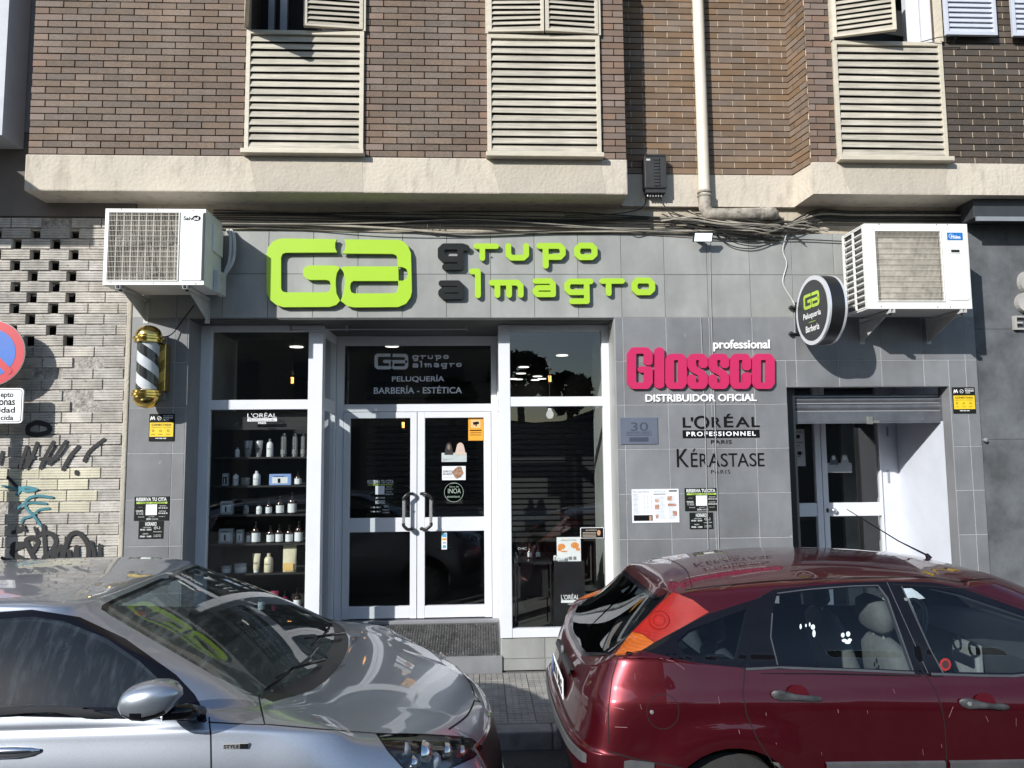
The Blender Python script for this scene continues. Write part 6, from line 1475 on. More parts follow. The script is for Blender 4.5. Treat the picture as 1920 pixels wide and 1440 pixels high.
for u, v in ((.55, .75), (.15, .7), (.15, .35), (.6, .3)): q.box(x0+(x1-x0)*u, x0+(x1-x0)*(u+.2), NY-.0097, NY-.0087, z0+(z1-z0)*v, z0+(z1-z0)*(v+.1))
q.build('print', black_print, t)
t = thing('window_lettering', 'white booking word on the left glass of the side entrance', 'lettering', at(1490, 905, NY)); q = MB(); px_text(q, 'CITA', (1481, 877, 1494, 884), NY-.006, bold=.02)
for k in range(3): px_text(q, 'horario', (1482, 889+k*7, 1493, 892+k*7), NY-.006)
q.build('lettering', ltxt, t)
t = thing('hair_poster', 'grey poster of two women behind the right glass of the side entrance', 'poster', at(1575, 886, NY)); x0, z0, x1, z1 = pbox(1551, 868, 1597, 886, NY-.006); gp = M('grey_photo', (.30, .32, .33), .6)
MB().box(x0, x1, NY-.008, NY-.006, z0, z1).build('sheet', gp, t)
for cx, m_ in ((1563, dk), (1584, gp)):
    p = at(cx, 862, NY-.007); u = 9/190.; MB().prism([(p.x-u*.5, p.z+.045), (p.x+u*.4, p.z+.05), (p.x+u, p.z-.05), (p.x-u, p.z-.05)], NY-.009, NY-.0082).build('hair_print', m_, t); MB().prism([(p.x+.017*math.cos(a*.63), p.z+.018+.022*math.sin(a*.63)) for a in range(10)], NY-.0102, NY-.0094).build('face_print', tmp, t)
# wall inside the side passage
MB().box(at(1580, 880, 1.5).x, at(1606, 880, 1.5).x, 1.5, 1.55, PZ, NZ-.25).build('passage_wall', gp, nd)
rsb = thing('roller_shutter', 'half rolled grey metal shutter at the top of the side entrance', 'shutter', ((NX0+NX1)/2, .16, at(1600, 795, .15).z)); shm = M('galvanised_slat', (0.17, 0.18, 0.20), .42, metal=.5, var=.15, scale=5, speck=((.6, .6, .6), 60, .74))
xa_, xb_ = at(1487, 770, .15).x, at(1769, 770, .15).x
for py0, py1 in ((740, 742.5), (744, 755), (757, 769.5),):
    z1 = at(1630, py0, .15).z; z0 = at(1630, py1, .15).z; q = MB(); n_ = 6
    vs = []
    for k in range(n_+1): f_ = k/n_; zc = z0+(z1-z0)*f_; yy = .15-.012*math.sin(math.pi*f_); vs += [(xa_, yy, zc), (xb_, yy, zc)]
    q.add(vs, [(2*k, 2*k+1, 2*k+3, 2*k+2) for k in range(n_)]); q.add([(xa_, .152, z0), (xb_, .152, z0), (xb_, .152, z1), (xa_, .152, z1)], [(3, 2, 1, 0)]); q.build('slat', shm, rsb, smooth=True)
for py in (743.2, 756, 770.5): z = at(1630, py, .15).z; MB().box(xa_, xb_, .138, .150, z-.006, z+.004).build('slat_edge', grey_alu, rsb)
z1 = at(1630, 772, .15).z; z0 = at(1630, 791, .15).z; MB().box(xa_, xb_, .140, .152, z0, z1).build('bottom_bar', shm, rsb, bevel=.002); MB().box(xa_, xb_, .132, .156, z0-.014, z0-.001).build('bottom_rail', shm, rsb, bevel=.002)
x0, _, x1, _ = pbox(1625, 780, 1648, 792, .13); MB().box(x0, x0+.05, .115, .139, z0-.02, z0+.045).build('lock', M('worn_steel', (.35, .36, .33), .5, metal=.6, var=.2), rsb, bevel=.003); MB().box(x0+.05, x1, .12, .139, z0-.012, z0+.012).build('hasp', bpy.data.materials['worn_steel'], rsb, bevel=.002)
q = MB()
for a in range(10): p = at(1490+a*2.6, 763, .14); q.lathe((p.x, .1385, p.z+(.008 if a % 2 else -.008)), [(.0038, -.0012), (.0038, .001)], 8, 'Y')
for a in range(6): p = at(1541+a*2.8, 763, .14); q.lathe((p.x, .1385, p.z+(.008 if a % 2 else -.008)), [(.0038, -.0012), (.0038, .001)], 8, 'Y')
q.build('perforations', black_plastic, rsb)
MB().box(NX0+.001, xa_-.002, .10, .15, PZ, NZ).build('guide_rail', M('dark_guide', (.02, .021, .023), .5), rsb); MB().box(xb_+.002, NX1-.009, .101, .15, at(1700, 790, .1).z, NZ).build('guide_rail', shm, rsb)
MB().box(NX1-.007, NX1-.001, -.008, .099, PZ, NZ-.001).build('jamb_facing', tile_jm, bld)
# ================================================================ cars
def cr_w(t): return np.stack([-0.5*t+t*t-0.5*t**3, 1-2.5*t*t+1.5*t**3, 0.5*t+2*t*t-1.5*t**3, -0.5*t*t+0.5*t**3], -1)
class CarSkin:
    """half skin of a car from a control net net[j][i] = (x, h, z); h = distance from the centre plane"""
    def __init__(s, net, yc, disp=None):
        s.net = np.array(net, float); s.nj, s.ni, _ = s.net.shape; s.yc = yc; s.disp = disp
        N = s.net; m0 = N[:, 1:2]*np.array([1, -1, 1.]); m1 = N[:, -2:-1]*np.array([1, -1, 1.])     # mirror ghosts across the centre plane
        N = np.concatenate([m0, N, m1], 1)
        b0 = 2*N[:1]-N[1:2]; t1 = N[-2:-1]*np.array([1, -1, 1.])
        s.G = np.concatenate([b0, N, t1], 0)
        ku, kv = 9, 8; s.us = np.linspace(0, s.ni-1, (s.ni-1)*ku+1); s.vs = np.linspace(0, s.nj-1, (s.nj-1)*kv+1)
        U, V = np.meshgrid(s.us, s.vs); s.gu = U.ravel(); s.gv = V.ravel(); P, _ = s.ev(s.gu, s.gv, False)
        nu, nv = len(s.us), len(s.vs); f = [(j*nu+i, j*nu+i+1, (j+1)*nu+i+1, (j+1)*nu+i) for j in range(nv-1) for i in range(nu-1)]
        s.tri = [t for q in f for t in ((q[0], q[1], q[2]), (q[0], q[2], q[3]))]; s.P = P
        s.bvh = BVHTree.FromPolygons([Vector(p) for p in P], s.tri)
    def raw(s, u, v):
        u = np.clip(u, 0, s.ni-1-1e-9); v = np.clip(v, 0, s.nj-1-1e-9); iu = np.floor(u).astype(int); iv = np.floor(v).astype(int)
        wu = cr_w(u-iu); wv = cr_w(v-iv); out = 0
        for a in range(4):
            for b in range(4): out = out+(wv[:, a]*wu[:, b])[:, None]*s.G[iv+a, iu+b]
        out[:, 1] = np.maximum(out[:, 1], 0)
        if s.disp: out = s.disp(out)
        return out
    def ev(s, u, v, nrm=True):
        u = np.atleast_1d(np.asarray(u, float)); v = np.atleast_1d(np.asarray(v, float)); p = s.raw(u, v)
        W = np.stack([p[:, 0], s.yc-p[:, 1], p[:, 2]], 1)
        if not nrm: return W, None
        e = 0.03; lo = np.clip(u-e, 0, s.ni-1); hi = np.clip(u+e, 0, s.ni-1); du = s.raw(hi, v)-s.raw(lo, v)
        lo = np.clip(v-e, 0, s.nj-1); hi = np.clip(v+e, 0, s.nj-1); dv = s.raw(u, hi)-s.raw(u, lo)
        du[:, 1] *= -1; dv[:, 1] *= -1; n = np.cross(du, dv); L_ = np.linalg.norm(n, axis=1, keepdims=True); n = n/np.maximum(L_, 1e-12)
        n[(L_ < 1e-9)[:, 0]] = (0, 0, 1)
        edge = p[:, 1] < 1e-5; n[edge, 1] = 0; n /= np.maximum(np.linalg.norm(n, axis=1, keepdims=True), 1e-9)
        return W, n
    def hit(s, sp):
        k = sp[0]
        if k == 'px': o = CC; d = ray(sp[1], sp[2]).normalized()
        elif k == 's': o = Vector((sp[1], s.yc-3, sp[2])); d = Vector((0, 1, 0))
        elif k == 't': o = Vector((sp[1], s.yc-sp[2], 3)); d = Vector((0, 0, -1))
        elif k == 'r': o = Vector((-8 if len(sp) < 4 else sp[3], s.yc-sp[1], sp[2])); d = Vector((1, 0, 0))
        elif k == 'f': o = Vector((8, s.yc-sp[1], sp[2])); d = Vector((-1, 0, 0))
        h = s.bvh.ray_cast(o, d)
        if h[0] is None:
            # nearest point to the ray at the usual distance
            dist = 4.0 if k == 'px' else 3.0
            best = None
            for q in np.linspace(1.5, 9, 60):
                r_ = s.bvh.find_nearest(o+d*q)
                if best is None or r_[3] < best[3]: best = r_
            h = best
        loc, _, idx = h[0], h[1], h[2]; a, b, c = s.tri[idx]; A, B, C_ = (s.P[i] for i in (a, b, c)); l = np.array(loc)
        M_ = np.stack([B-A, C_-A], 1); w_, *_x = np.linalg.lstsq(M_, l-A, rcond=None); w0 = 1-w_.sum()
        return (s.gu[a]*w0+s.gu[b]*w_[0]+s.gu[c]*w_[1], s.gv[a]*w0+s.gv[b]*w_[0]+s.gv[c]*w_[1])
    def path(s, pts, closed=False, sub=5):
        out = []; n = len(pts)
        for i in range(n if closed else n-1):
            a, b = pts[i], pts[(i+1) % n]
            if a[0] == b[0]:
                for k in range(sub): out.append((a[0],)+tuple(a[q]+(b[q]-a[q])*k/sub for q in (1, 2)))
            else: out.append(a)
        if not closed: out.append(pts[-1])
        return [s.hit(p) for p in out]
    def cut(s, regions):
        """regions: [(name, [specs])]; returns verts(uv), tris, label per tri (first match wins)"""
        pts = [Vector((u, v)) for u, v in zip(s.gu, s.gv)]; es = []; polys = []
        for nm, sp in regions:
            uv = s.path(sp, True); polys.append((nm, uv)); n = len(pts)
            pts += [Vector(p) for p in uv]; es += [(n+i, n+(i+1) % len(uv)) for i in range(len(uv))]
        r = delaunay_2d_cdt(pts, es, [], 0, 1e-5); V = np.array([v[:] for v in r[0]]); F = np.array([f for f in r[2] if len(f) == 3])
        c = V[F].mean(1); lab = np.full(len(F), -1)
        for k in range(len(polys)-1, -1, -1):
            P_ = np.array(polys[k][1]); ins = np.zeros(len(c), bool)
            x0_, y0_ = P_[:, 0], P_[:, 1]; x1_, y1_ = np.roll(x0_, 1), np.roll(y0_, 1)
            for i in range(len(P_)):
                cond = (y0_[i] > c[:, 1]) != (y1_[i] > c[:, 1])
                with np.errstate(divide='ignore', invalid='ignore'): xi = (x1_[i]-x0_[i])*(c[:, 1]-y0_[i])/(y1_[i]-y0_[i])+x0_[i]
                ins ^= cond & (c[:, 0] < xi)
            lab[ins] = k
        return V, F, lab, [p[0] for p in polys]
    def mesh(s, name, V, F, mt, par, off=0.0, mirror=False, label=None):
        if len(F) == 0: return None
        ids, inv = np.unique(F.ravel(), return_inverse=True); f = inv.reshape(-1, 3); W, n = s.ev(V[ids, 0], V[ids, 1])
        W = W+n*off; a = W[f[:, 1]]-W[f[:, 0]]; b = W[f[:, 2]]-W[f[:, 0]]; fn = np.cross(a, b); flip = (fn*n[f[:, 0]]).sum(1) < 0
        f[flip] = f[flip][:, ::-1]
        ok = np.linalg.norm(fn, axis=1) > 1e-10; f = f[ok]
        if mirror: W[:, 1] = 2*s.yc-W[:, 1]; n = n*np.array([1, -1, 1]); f = f[:, ::-1]
        org = np.array(ORG[par]); me = bpy.data.meshes.new(name); me.from_pydata((W-org).tolist(), [], f.tolist()); me.materials.append(mt)
        me.polygons.foreach_set('use_smooth', [True]*len(me.polygons)); me.update(); me.normals_split_custom_set_from_vertices(n.tolist())
        o = link(name, me, par)
        if label: o['label'] = label
        return o
    def ribbon(s, name, pts, wd, mt, par, lift=0.0012, mirror=True, thick=0.0, closed=False):
        uv = np.array(s.path(pts, closed, 6)); W, n = s.ev(uv[:, 0], uv[:, 1]); m = len(W); res = []
        t = np.roll(W, -1, 0)-np.roll(W, 1, 0)
        if not closed: t[0] = W[1]-W[0]; t[-1] = W[-1]-W[-2]
        b = np.cross(n, t); b /= np.maximum(np.linalg.norm(b, axis=1, keepdims=True), 1e-9)
        prof = [(-.5, 0), (-.5+.12, 1), (.5-.12, 1), (.5, 0)] if thick else [(-.5, 0), (.5, 0)]
        for mir in ((False, True) if mirror else (False,)):
            vs = []; K = len(prof)
            for i in range(m):
                for a_, h_ in prof:
                    p = W[i]+b[i]*wd*a_+n[i]*(lift+thick*h_)
                    if mir: p = np.array([p[0], 2*s.yc-p[1], p[2]])
                    vs.append(tuple(p))
            fs = []
            for i in range(m if closed else m-1):
                j = (i+1) % m
                for k in range(K-1): f = (i*K+k, i*K+k+1, j*K+k+1, j*K+k); fs.append(f if mir else f[::-1])
            q = MB(); q.add(vs, fs); res.append(q.build(name, mt, par, smooth=bool(thick)))
        return res

def sstep(a, b, x): t = np.clip((x-a)/(b-a), 0, 1); return t*t*(3-2*t)
def refit(net, yc, base, regions):
    """smooth a panel: fit one coordinate as a polynomial of the two others and blend it in under a mask"""
    p0 = CarSkin(net, yc, base).raw; sk = CarSkin(net, yc, base); P = sk.raw(sk.gu, sk.gv); fits = []
    for ax, ia, da, dh, mask in regions:
        T = lambda q, ia=ia, da=da, dh=dh: np.stack([q[:, ia]**i*q[:, 1]**(2*j) for i in range(da+1) for j in range(dh+1)], 1)
        w_ = mask(P); k = w_ > .3; c, *_x = np.linalg.lstsq(T(P[k]), P[k, ax], rcond=None); fits.append((ax, T, mask, c))
    def disp(p):
        p = base(p)
        for ax, T, mask, c in fits: w_ = mask(p); p[:, ax] = p[:, ax]*(1-w_)+w_*(T(p) @ c)
        return p
    return CarSkin(net, yc, disp)
def paint(name, col, rough=0.35, metal=0.7, flake=0.03, dirt=(0.2, 0.19, 0.17), dl=0.1):
    m, t, b, o = node_mat(name); N = t.nodes; L = t.links; tc = N.new('ShaderNodeTexCoord')
    vo = N.new('ShaderNodeTexVoronoi'); vo.inputs['Scale'].default_value = 900; L.new(tc.outputs['Object'], vo.inputs['Vector'])
    mx = N.new('ShaderNodeMix'); mx.data_type = 'RGBA'; mx.inputs[6].default_value = tuple(c*(1-flake*3) for c in col)+(1,); mx.inputs[7].default_value = tuple(min(1, c*(1+flake*4)) for c in col)+(1,); L.new(vo.outputs['Color'], mx.inputs[0])
    nz = N.new('ShaderNodeTexNoise'); nz.inputs['Scale'].default_value = 3.5; nz.inputs['Detail'].default_value = 9; nz.inputs['Roughness'].default_value = .7; L.new(tc.outputs['Object'], nz.inputs['Vector'])
    mr = N.new('ShaderNodeMapRange'); mr.inputs[1].default_value = .45; mr.inputs[2].default_value = .8; mr.inputs[4].default_value = dl; L.new(nz.outputs[0], mr.inputs[0])
    # scratches and chips
    n3 = N.new('ShaderNodeTexNoise'); n3.inputs['Scale'].default_value = 26; n3.inputs['Detail'].default_value = 3; mp = N.new('ShaderNodeMapping'); mp.inputs['Scale'].default_value = (1, 1, .45); L.new(tc.outputs['Object'], mp.inputs[0]); L.new(mp.outputs[0], n3.inputs['Vector'])
    m3 = N.new('ShaderNodeMapRange'); m3.inputs[1].default_value = .765; m3.inputs[2].default_value = .80; m3.inputs[4].default_value = .55 if dl > .08 else 0; L.new(n3.outputs[0], m3.inputs[0])
    ad = N.new('ShaderNodeMath'); ad.operation = 'ADD'; ad.use_clamp = True; L.new(mr.outputs[0], ad.inputs[0]); L.new(m3.outputs[0], ad.inputs[1])
    m2 = N.new('ShaderNodeMix'); m2.data_type = 'RGBA'; L.new(ad.outputs[0], m2.inputs[0]); L.new(mx.outputs[2], m2.inputs[6]); m2.inputs[7].default_value = dirt+(1,)
    L.new(m2.outputs[2], b.inputs['Base Color']); b.inputs['Metallic'].default_value = metal; b.inputs['Roughness'].default_value = rough
    b.inputs['Coat Weight'].default_value = 1.0; b.inputs['Coat Roughness'].default_value = 0.02; b.inputs['Coat IOR'].default_value = 1.5
    return m
car_glass = glass('car_glass', (0.80, 0.86, 0.86), 1.2, 1.5)
dark_glass = glass('tinted_glass', (0.46, 0.53, 0.57), 1.0, 1.5)
trim = M('black_trim', (.006, .006, .009), .12, spec=.35); seam_m = M('shut_line_shadow', (.004, .004, .004), .9); liner = M('dark_cabin_lining', (.020, .022, .027), .9)
tyre_m = M('tyre_rubber', (.02, .02, .02), .85, bump=.002, bscale=60); alloy = M('wheel_silver', (.42, .42, .42), .4, metal=.6)
def wheel(par, x, y, z, r_, side, nspoke=9):
    q = MB(); s_ = side
    w_ = .19; prof = [(r_*.64, .0), (r_*.90, .004), (r_*.985, .02), (r_, .05), (r_, w_-.05), (r_*.985, w_-.02), (r_*.9, w_-.004), (r_*.64, w_)]
    def lt(prof_, nm, mt, smooth=True, pp=None):
        q = MB(); n_ = 40; vs = []
        for a_, h_ in prof_:
            for k in range(n_): an = 2*math.pi*k/n_; vs.append((x+a_*math.cos(an), y+s_*h_, z+a_*math.sin(an)))
        fs = [(i*n_+k, i*n_+(k+1) % n_, (i+1)*n_+(k+1) % n_, (i+1)*n_+k) for i in range(len(prof_)-1) for k in range(n_)]
        q.add(vs, fs); return q.build(nm, mt, pp or par, smooth=smooth)
    t = lt(prof, 'wheel', tyre_m); rim = lt([(r_*.66, .01), (r_*.62, .012), (r_*.60, .04), (r_*.58, .06), (.02, .05)], 'rim', M('rim_dark', (.05, .05, .05), .6) if 'rim_dark' not in bpy.data.materials else bpy.data.materials['rim_dark'], pp=t)
    q = MB(); q.add(*(lambda n_: ([(x+a*math.cos(2*math.pi*k/n_), y+s_*h, z+a*math.sin(2*math.pi*k/n_)) for a, h in ((r_*.65, .008), (r_*.57, .018)) for k in range(n_)], [(k, (k+1) % n_, n_+(k+1) % n_, n_+k) for k in range(n_)]))(40))
    for k in range(nspoke):
        a = 2*math.pi*k/nspoke; ca, sa = math.cos(a), math.sin(a)
        vs = [(x+ca*r0-sa*w0, y+s_*h, z+sa*r0+ca*w0) for r0, w0, h in ((.03, -.03, .012), (.03, .03, .012), (r_*.60, .032, .014), (r_*.60, -.032, .014))]; q.add(vs, [(0, 1, 2, 3)])
    n_ = 20; q.add([(x+.055*math.cos(2*math.pi*k/n_), y+s_*.004, z+.055*math.sin(2*math.pi*k/n_)) for k in range(n_)], [tuple(range(n_))])
    q.build('hub_cap', alloy, t); return t
def seat(par, x, y, z, mt, back=-1, w_=.24, recline=.22, hz=.56):
    """x = hip, facing +X"""
    q = MB(); n_ = 14
    def slab(pts, wd, th):
        vs = []
        P_ = [Vector((a, 0, b)) for a, b in pts]; m_ = len(P_)
        for i, p in enumerate(P_):
            t = (P_[min(i+1, m_-1)]-P_[max(i-1, 0)]).normalized(); nn = Vector((-t.z, 0, t.x)); ww = wd[i]; tt = th[i]
            for k in range(n_):
                a = 2*math.pi*k/n_; cx = math.copysign(abs(math.cos(a))**.55, math.cos(a)); sx = math.copysign(abs(math.sin(a))**.7, math.sin(a))
                vs.append((x+p.x+nn.x*tt*sx, y+ww*cx, z+p.z+nn.z*tt*sx))
        fs = [(i*n_+k, i*n_+(k+1) % n_, (i+1)*n_+(k+1) % n_, (i+1)*n_+k) for i in range(m_-1) for k in range(n_)]+[tuple(range(n_))[::-1], tuple((m_-1)*n_+k for k in range(n_))]
        return vs, fs
    a = recline; s_ = MB(); s_.add(*slab([(.48, .03), (.40, .04), (.1, .0), (0, 0)], [w_*.8, w_, w_, w_*.9], [.04, .07, .08, .06]))
    B = [(-.02+-a*t*hz, t*hz) for t in (0.0, .15, .4, .7, .92, 1.0)]
    b_ = MB(); b_.add(*slab(B, [w_*.9, w_, w_*1.02, w_*.92, w_*.7, w_*.45], [.06, .085, .08, .07, .06, .03]))
    top = B[-1]; h_ = MB(); h_.add(*slab([(top[0]+.0, top[1]+.03), (top[0]-.01, top[1]+.06), (top[0]-.025, top[1]+.13), (top[0]-.035, top[1]+.19), (top[0]-.04, top[1]+.215)], [w_*.35, w_*.55, w_*.60, w_*.5, w_*.3], [.03, .05, .055, .05, .02]))
    o = s_.build('seat', mt, par, smooth=2); b_.build('backrest', mt, o, smooth=2); h_.build('headrest', mt, o, smooth=2)
    q = MB()
    for dy in (-.05, .05): q.tube([(x+top[0], y+dy, z+top[1]-.02), (x+top[0]-.01, y+dy, z+top[1]+.06)], .006, 6)
    q.build('headrest_post', alloy, o); return o
def lamp_bowl(par, skin, cx, cz, hx, r_, nm='reflector', mt=None): pass

RG = -0.03     # road level
# ---------------------------------------------------------------- red hatchback (rear half in view)
yc = -2.0
def colr(zs, rear, side, front): pass
Xs = [None, None, None, None, .84, 1.10, 1.35, 1.70, 2.10, 2.60, 3.05, 3.45]
def ring(tail, sh, sz, nose, xs=None):
    """tail: 4 points (x,h,z) centre to corner; sh/sz: width and height along the side columns 4..11; nose: 3 points"""
    xs = xs or Xs[4:]
    return list(tail)+[(xs[k], sh[k], sz[k]) for k in range(8)]+list(nose)
c8 = lambda v: [v]*8
NR = [
 ring([(.54,0,.15),(.54,.35,.15),(.56,.62,.15),(.64,.76,.15)], [.78,.79,.80,.80,.80,.80,.80,.79], c8(.15), [(4.0,.70,.15),(4.12,.42,.15),(4.16,0,.15)]),
 ring([(.46,0,.32),(.465,.35,.32),(.49,.64,.32),(.58,.79,.32)], [.825,.838,.84,.84,.84,.84,.835,.83], c8(.33), [(4.03,.76,.32),(4.18,.44,.32),(4.22,0,.32)]),
 ring([(.425,0,.48),(.432,.35,.48),(.462,.65,.48),(.555,.805,.48)], [.838,.85,.853,.853,.853,.853,.85,.845], c8(.49), [(4.05,.78,.48),(4.20,.44,.48),(4.24,0,.48)]),
 ring([(.415,0,.595),(.424,.35,.593),(.458,.65,.585),(.555,.808,.575)], [.842,.854,.857,.857,.857,.857,.855,.85], [.57,.565,.56,.56,.56,.555,.55,.55], [(4.04,.78,.56),(4.18,.44,.56),(4.22,0,.56)]),
 ring([(.445,0,.625),(.452,.35,.622),(.482,.64,.615),(.572,.805,.60)], [.842,.854,.858,.858,.858,.858,.855,.85], [.60,.60,.60,.60,.60,.59,.585,.58], [(4.02,.77,.60),(4.15,.44,.60),(4.18,0,.60)]),
 ring([(.470,0,.71),(.476,.35,.71),(.505,.62,.71),(.59,.79,.71)], [.838,.852,.857,.858,.858,.857,.853,.845], [.71,.71,.71,.71,.70,.69,.68,.67], [(3.98,.75,.66),(4.10,.44,.66),(4.13,0,.66)]),
 ring([(.488,0,.80),(.494,.34,.80),(.522,.60,.805),(.605,.765,.815)], [.828,.845,.851,.853,.853,.852,.845,.835], [.82,.825,.82,.81,.795,.78,.765,.75], [(3.92,.72,.72),(4.04,.44,.70),(4.07,0,.70)]),
 ring([(.520,0,.865),(.528,.33,.875),(.560,.56,.905),(.645,.715,.965)], [.785,.805,.812,.815,.812,.806,.795,.78], [.985,.955,.945,.935,.915,.895,.87,.835], [(3.80,.66,.78),(3.93,.40,.75),(3.97,0,.755)]),
 ring([(.545,0,.895),(.552,.33,.905),(.585,.56,.935),(.675,.70,1.005)], [.772,.79,.798,.80,.798,.792,.775,.72], [1.02,.985,.970,.955,.937,.915,.90,.93], [(3.50,.55,.96),(3.55,.35,.985),(3.57,0,.99)], [.855,1.11,1.355,1.70,2.10,2.60,3.02,3.34]),
 ring([(.735,0,1.065),(.742,.30,1.068),(.775,.50,1.075),(.845,.60,1.10)], [.672,.705,.722,.728,.728,.722,.71,.66], [1.12,1.12,1.115,1.115,1.11,1.09,1.04,1.06], [(3.22,.5,1.10),(3.20,.3,1.125),(3.18,0,1.13)], [.98,1.16,1.38,1.70,2.10,2.55,2.90,3.12]),
 ring([(.925,0,1.245),(.93,.30,1.242),(.95,.47,1.24),(.985,.545,1.24)], [.575,.605,.618,.628,.632,.63,.62,.58], [1.242,1.25,1.262,1.272,1.275,1.262,1.225,1.245], [(2.82,.45,1.28),(2.79,.28,1.295),(2.78,0,1.30)], [1.07,1.22,1.42,1.72,2.08,2.38,2.60,2.74]),
 ring([(.955,0,1.275),(.96,.28,1.272),(.98,.43,1.268),(1.01,.50,1.262)], [.525,.552,.565,.575,.58,.578,.565,.53], [1.275,1.292,1.308,1.322,1.324,1.315,1.29,1.30], [(2.68,.42,1.318),(2.66,.26,1.33),(2.65,0,1.335)], [1.09,1.24,1.43,1.72,2.06,2.32,2.50,2.62]),
 ring([(1.03,0,1.305),(1.03,.17,1.303),(1.04,.25,1.30),(1.07,.29,1.30)], [.31,.325,.335,.345,.35,.348,.335,.30], [1.312,1.335,1.353,1.367,1.370,1.362,1.35,1.347], [(2.53,.24,1.350),(2.52,.15,1.352),(2.51,0,1.355)], [1.13,1.26,1.44,1.72,2.04,2.26,2.40,2.48]),
 ring([(1.10,0,1.32),(1.11,0,1.322),(1.12,0,1.324),(1.13,0,1.325)], c8(0.0), [1.33,1.347,1.365,1.383,1.388,1.383,1.375,1.37], [(2.47,0,1.365),(2.45,0,1.366),(2.44,0,1.366)], [1.17,1.28,1.45,1.72,2.02,2.22,2.34,2.41]),
]
AXR, AZR, ARR = 1.17, .285, .335
def disp_red(p):
    q = p.copy(); x, h, z = p[:, 0], p[:, 1], p[:, 2]; side = np.clip((h-.70)/.08, 0, 1)
    for ax in (AXR, AXR+2.42):
        r_ = np.hypot(x-ax, z-AZR); q[:, 1] += side*.020*np.exp(-np.clip((r_-.36)/.10, -1, 9)**2*np.sign(np.clip(r_-.30, 0, 1)+1e-9))*(z < .8)*np.clip((.80-z)/.1, 0, 1)
    # shoulder crease along the doors
    q[:, 1] -= side*.007*np.clip((z-.81)/.05, 0, 1)*(z < 1.0)
    return q
red_skin = refit(NR, yc, disp_red, [(0, 2, 2, 2, lambda p: sstep(.90, .97, p[:, 2])*sstep(1.235, 1.19, p[:, 2])*sstep(.60, .50, p[:, 1])*(p[:, 0] < 1.1)),
    (2, 0, 3, 2, lambda p: sstep(1.08, 1.22, p[:, 0])*sstep(2.45, 2.30, p[:, 0])*sstep(.52, .42, p[:, 1])*(p[:, 2] > 1.2))])
red_p = paint('dark_red_metallic', (0.080, 0.002, 0.0075), .33, .65, dl=.07, dirt=(.22, .10, .10))
rc = thing('parked_car', 'dark red hatchback parked facing right with orange and red tail lamp', 'car', (2.2, yc, RG))
px = lambda *a: [('px', a[i], a[i+1]) for i in range(0, len(a), 2)]
sd_ = lambda *a: [('s', a[i], a[i+1]) for i in range(0, len(a), 2)]
arch = lambda ax, az, r_: [('s', ax+r_*math.cos(a), az+r_*math.sin(a)) for a in np.linspace(-.45, math.pi+.45, 22)]
def chain(*l): return sum(l, [])
regR = [
 ('hole', arch(AXR, AZR, ARR)), ('hole', arch(AXR+2.42, AZR, ARR)),
 ('orange_lamp', px(1184,1184, 1205,1189, 1227,1204, 1203,1220, 1176,1227, 1151,1229)),
 ('red_lamp', px(1262,1109, 1300,1125, 1330,1148, 1227,1204, 1205,1189, 1184,1184, 1225,1141)),
 ('quarter_glass', px(1268,1203, 1292,1181, 1400,1141, 1379,1236, 1284,1227)),
 ('quarter_trim', px(1203,1219.5, 1250,1190, 1330,1151, 1430,1119, 1397,1253, 1300,1242)),
 ('rear_door_glass', px(1457,1113, 1520,1105, 1600,1099, 1646,1098, 1664,1122, 1712,1257, 1640,1254, 1460,1247, 1445,1195, 1448,1150)),
 ('front_door_glass', chain(px(1690,1100, 1740,1100, 1800,1112, 1868,1135), sd_(2.86,1.105, 3.0,1.02, 3.08,.955, 2.9,.925), px(1900,1262, 1768,1260, 1742,1212))),
 ('window_trim', chain(px(1426,1119, 1450,1106, 1520,1098, 1600,1092, 1660,1090, 1745,1092, 1805,1103, 1875,1128), sd_(2.90,1.115, 3.06,1.02, 3.16,.935, 2.9,.90), px(1900,1271, 1765,1267, 1600,1258, 1393,1254))),
 ('hatch_glass', chain(px(1246,1117, 1222,1142, 1146,1224), [('r',.46,.945), ('r',.33,.915), ('r',.15,.905), ('r',0,.905), ('r',0,1.225), ('r',.25,1.222), ('r',.42,1.218)])),
 ('windscreen', [('t',2.83,0), ('t',2.84,.28), ('t',2.88,.46), ('t',3.15,.60), ('t',3.38,.64), ('t',3.50,.5), ('t',3.56,.3), ('t',3.57,0)]),
 ('rear_door', chain(px(1424,1121, 1440,1106, 1560,1087, 1660,1083), sd_(2.10,1.30, 2.12,.93, 2.16,.85, 2.18,.70, 2.18,.30, 1.60,.30), [('s',1.50,.45), ('s',1.40,.56)], px(1420,1385, 1400,1340, 1393,1300, 1397,1253))),
 ('front_door', chain(sd_(2.10,1.30, 2.5,1.27, 2.86,1.15, 3.15,.97, 3.20,.88, 3.16,.70, 3.14,.30, 2.18,.30, 2.18,.70, 2.16,.85, 2.12,.93))),
 ('hatch', chain([('r',0,.62), ('r',.40,.62), ('r',.68,.615)], px(1141,1395, 1141,1330, 1148,1270, 1160,1229, 1184,1184, 1262,1109), [('r',.46,1.262), ('r',.25,1.266), ('r',0,1.268)])),
 ('rear_bumper', chain([('r',0,.16), ('r',0,.618), ('r',.40,.618), ('r',.68,.613)], px(1140,1409, 1200,1425, 1280,1441), sd_(.86,.50, .84,.30, .86,.16))),
]
mats = {'orange_lamp': M('orange_lens', (.62, .13, .005), .25, spec=.4), 'red_lamp': M('red_lens', (.40, .007, .004), .25, spec=.4), 'quarter_glass': dark_glass, 'quarter_trim': trim, 'rear_door_glass': car_glass, 'front_door_glass': car_glass,
        'window_trim': trim, 'hatch_glass': dark_glass, 'windscreen': car_glass}
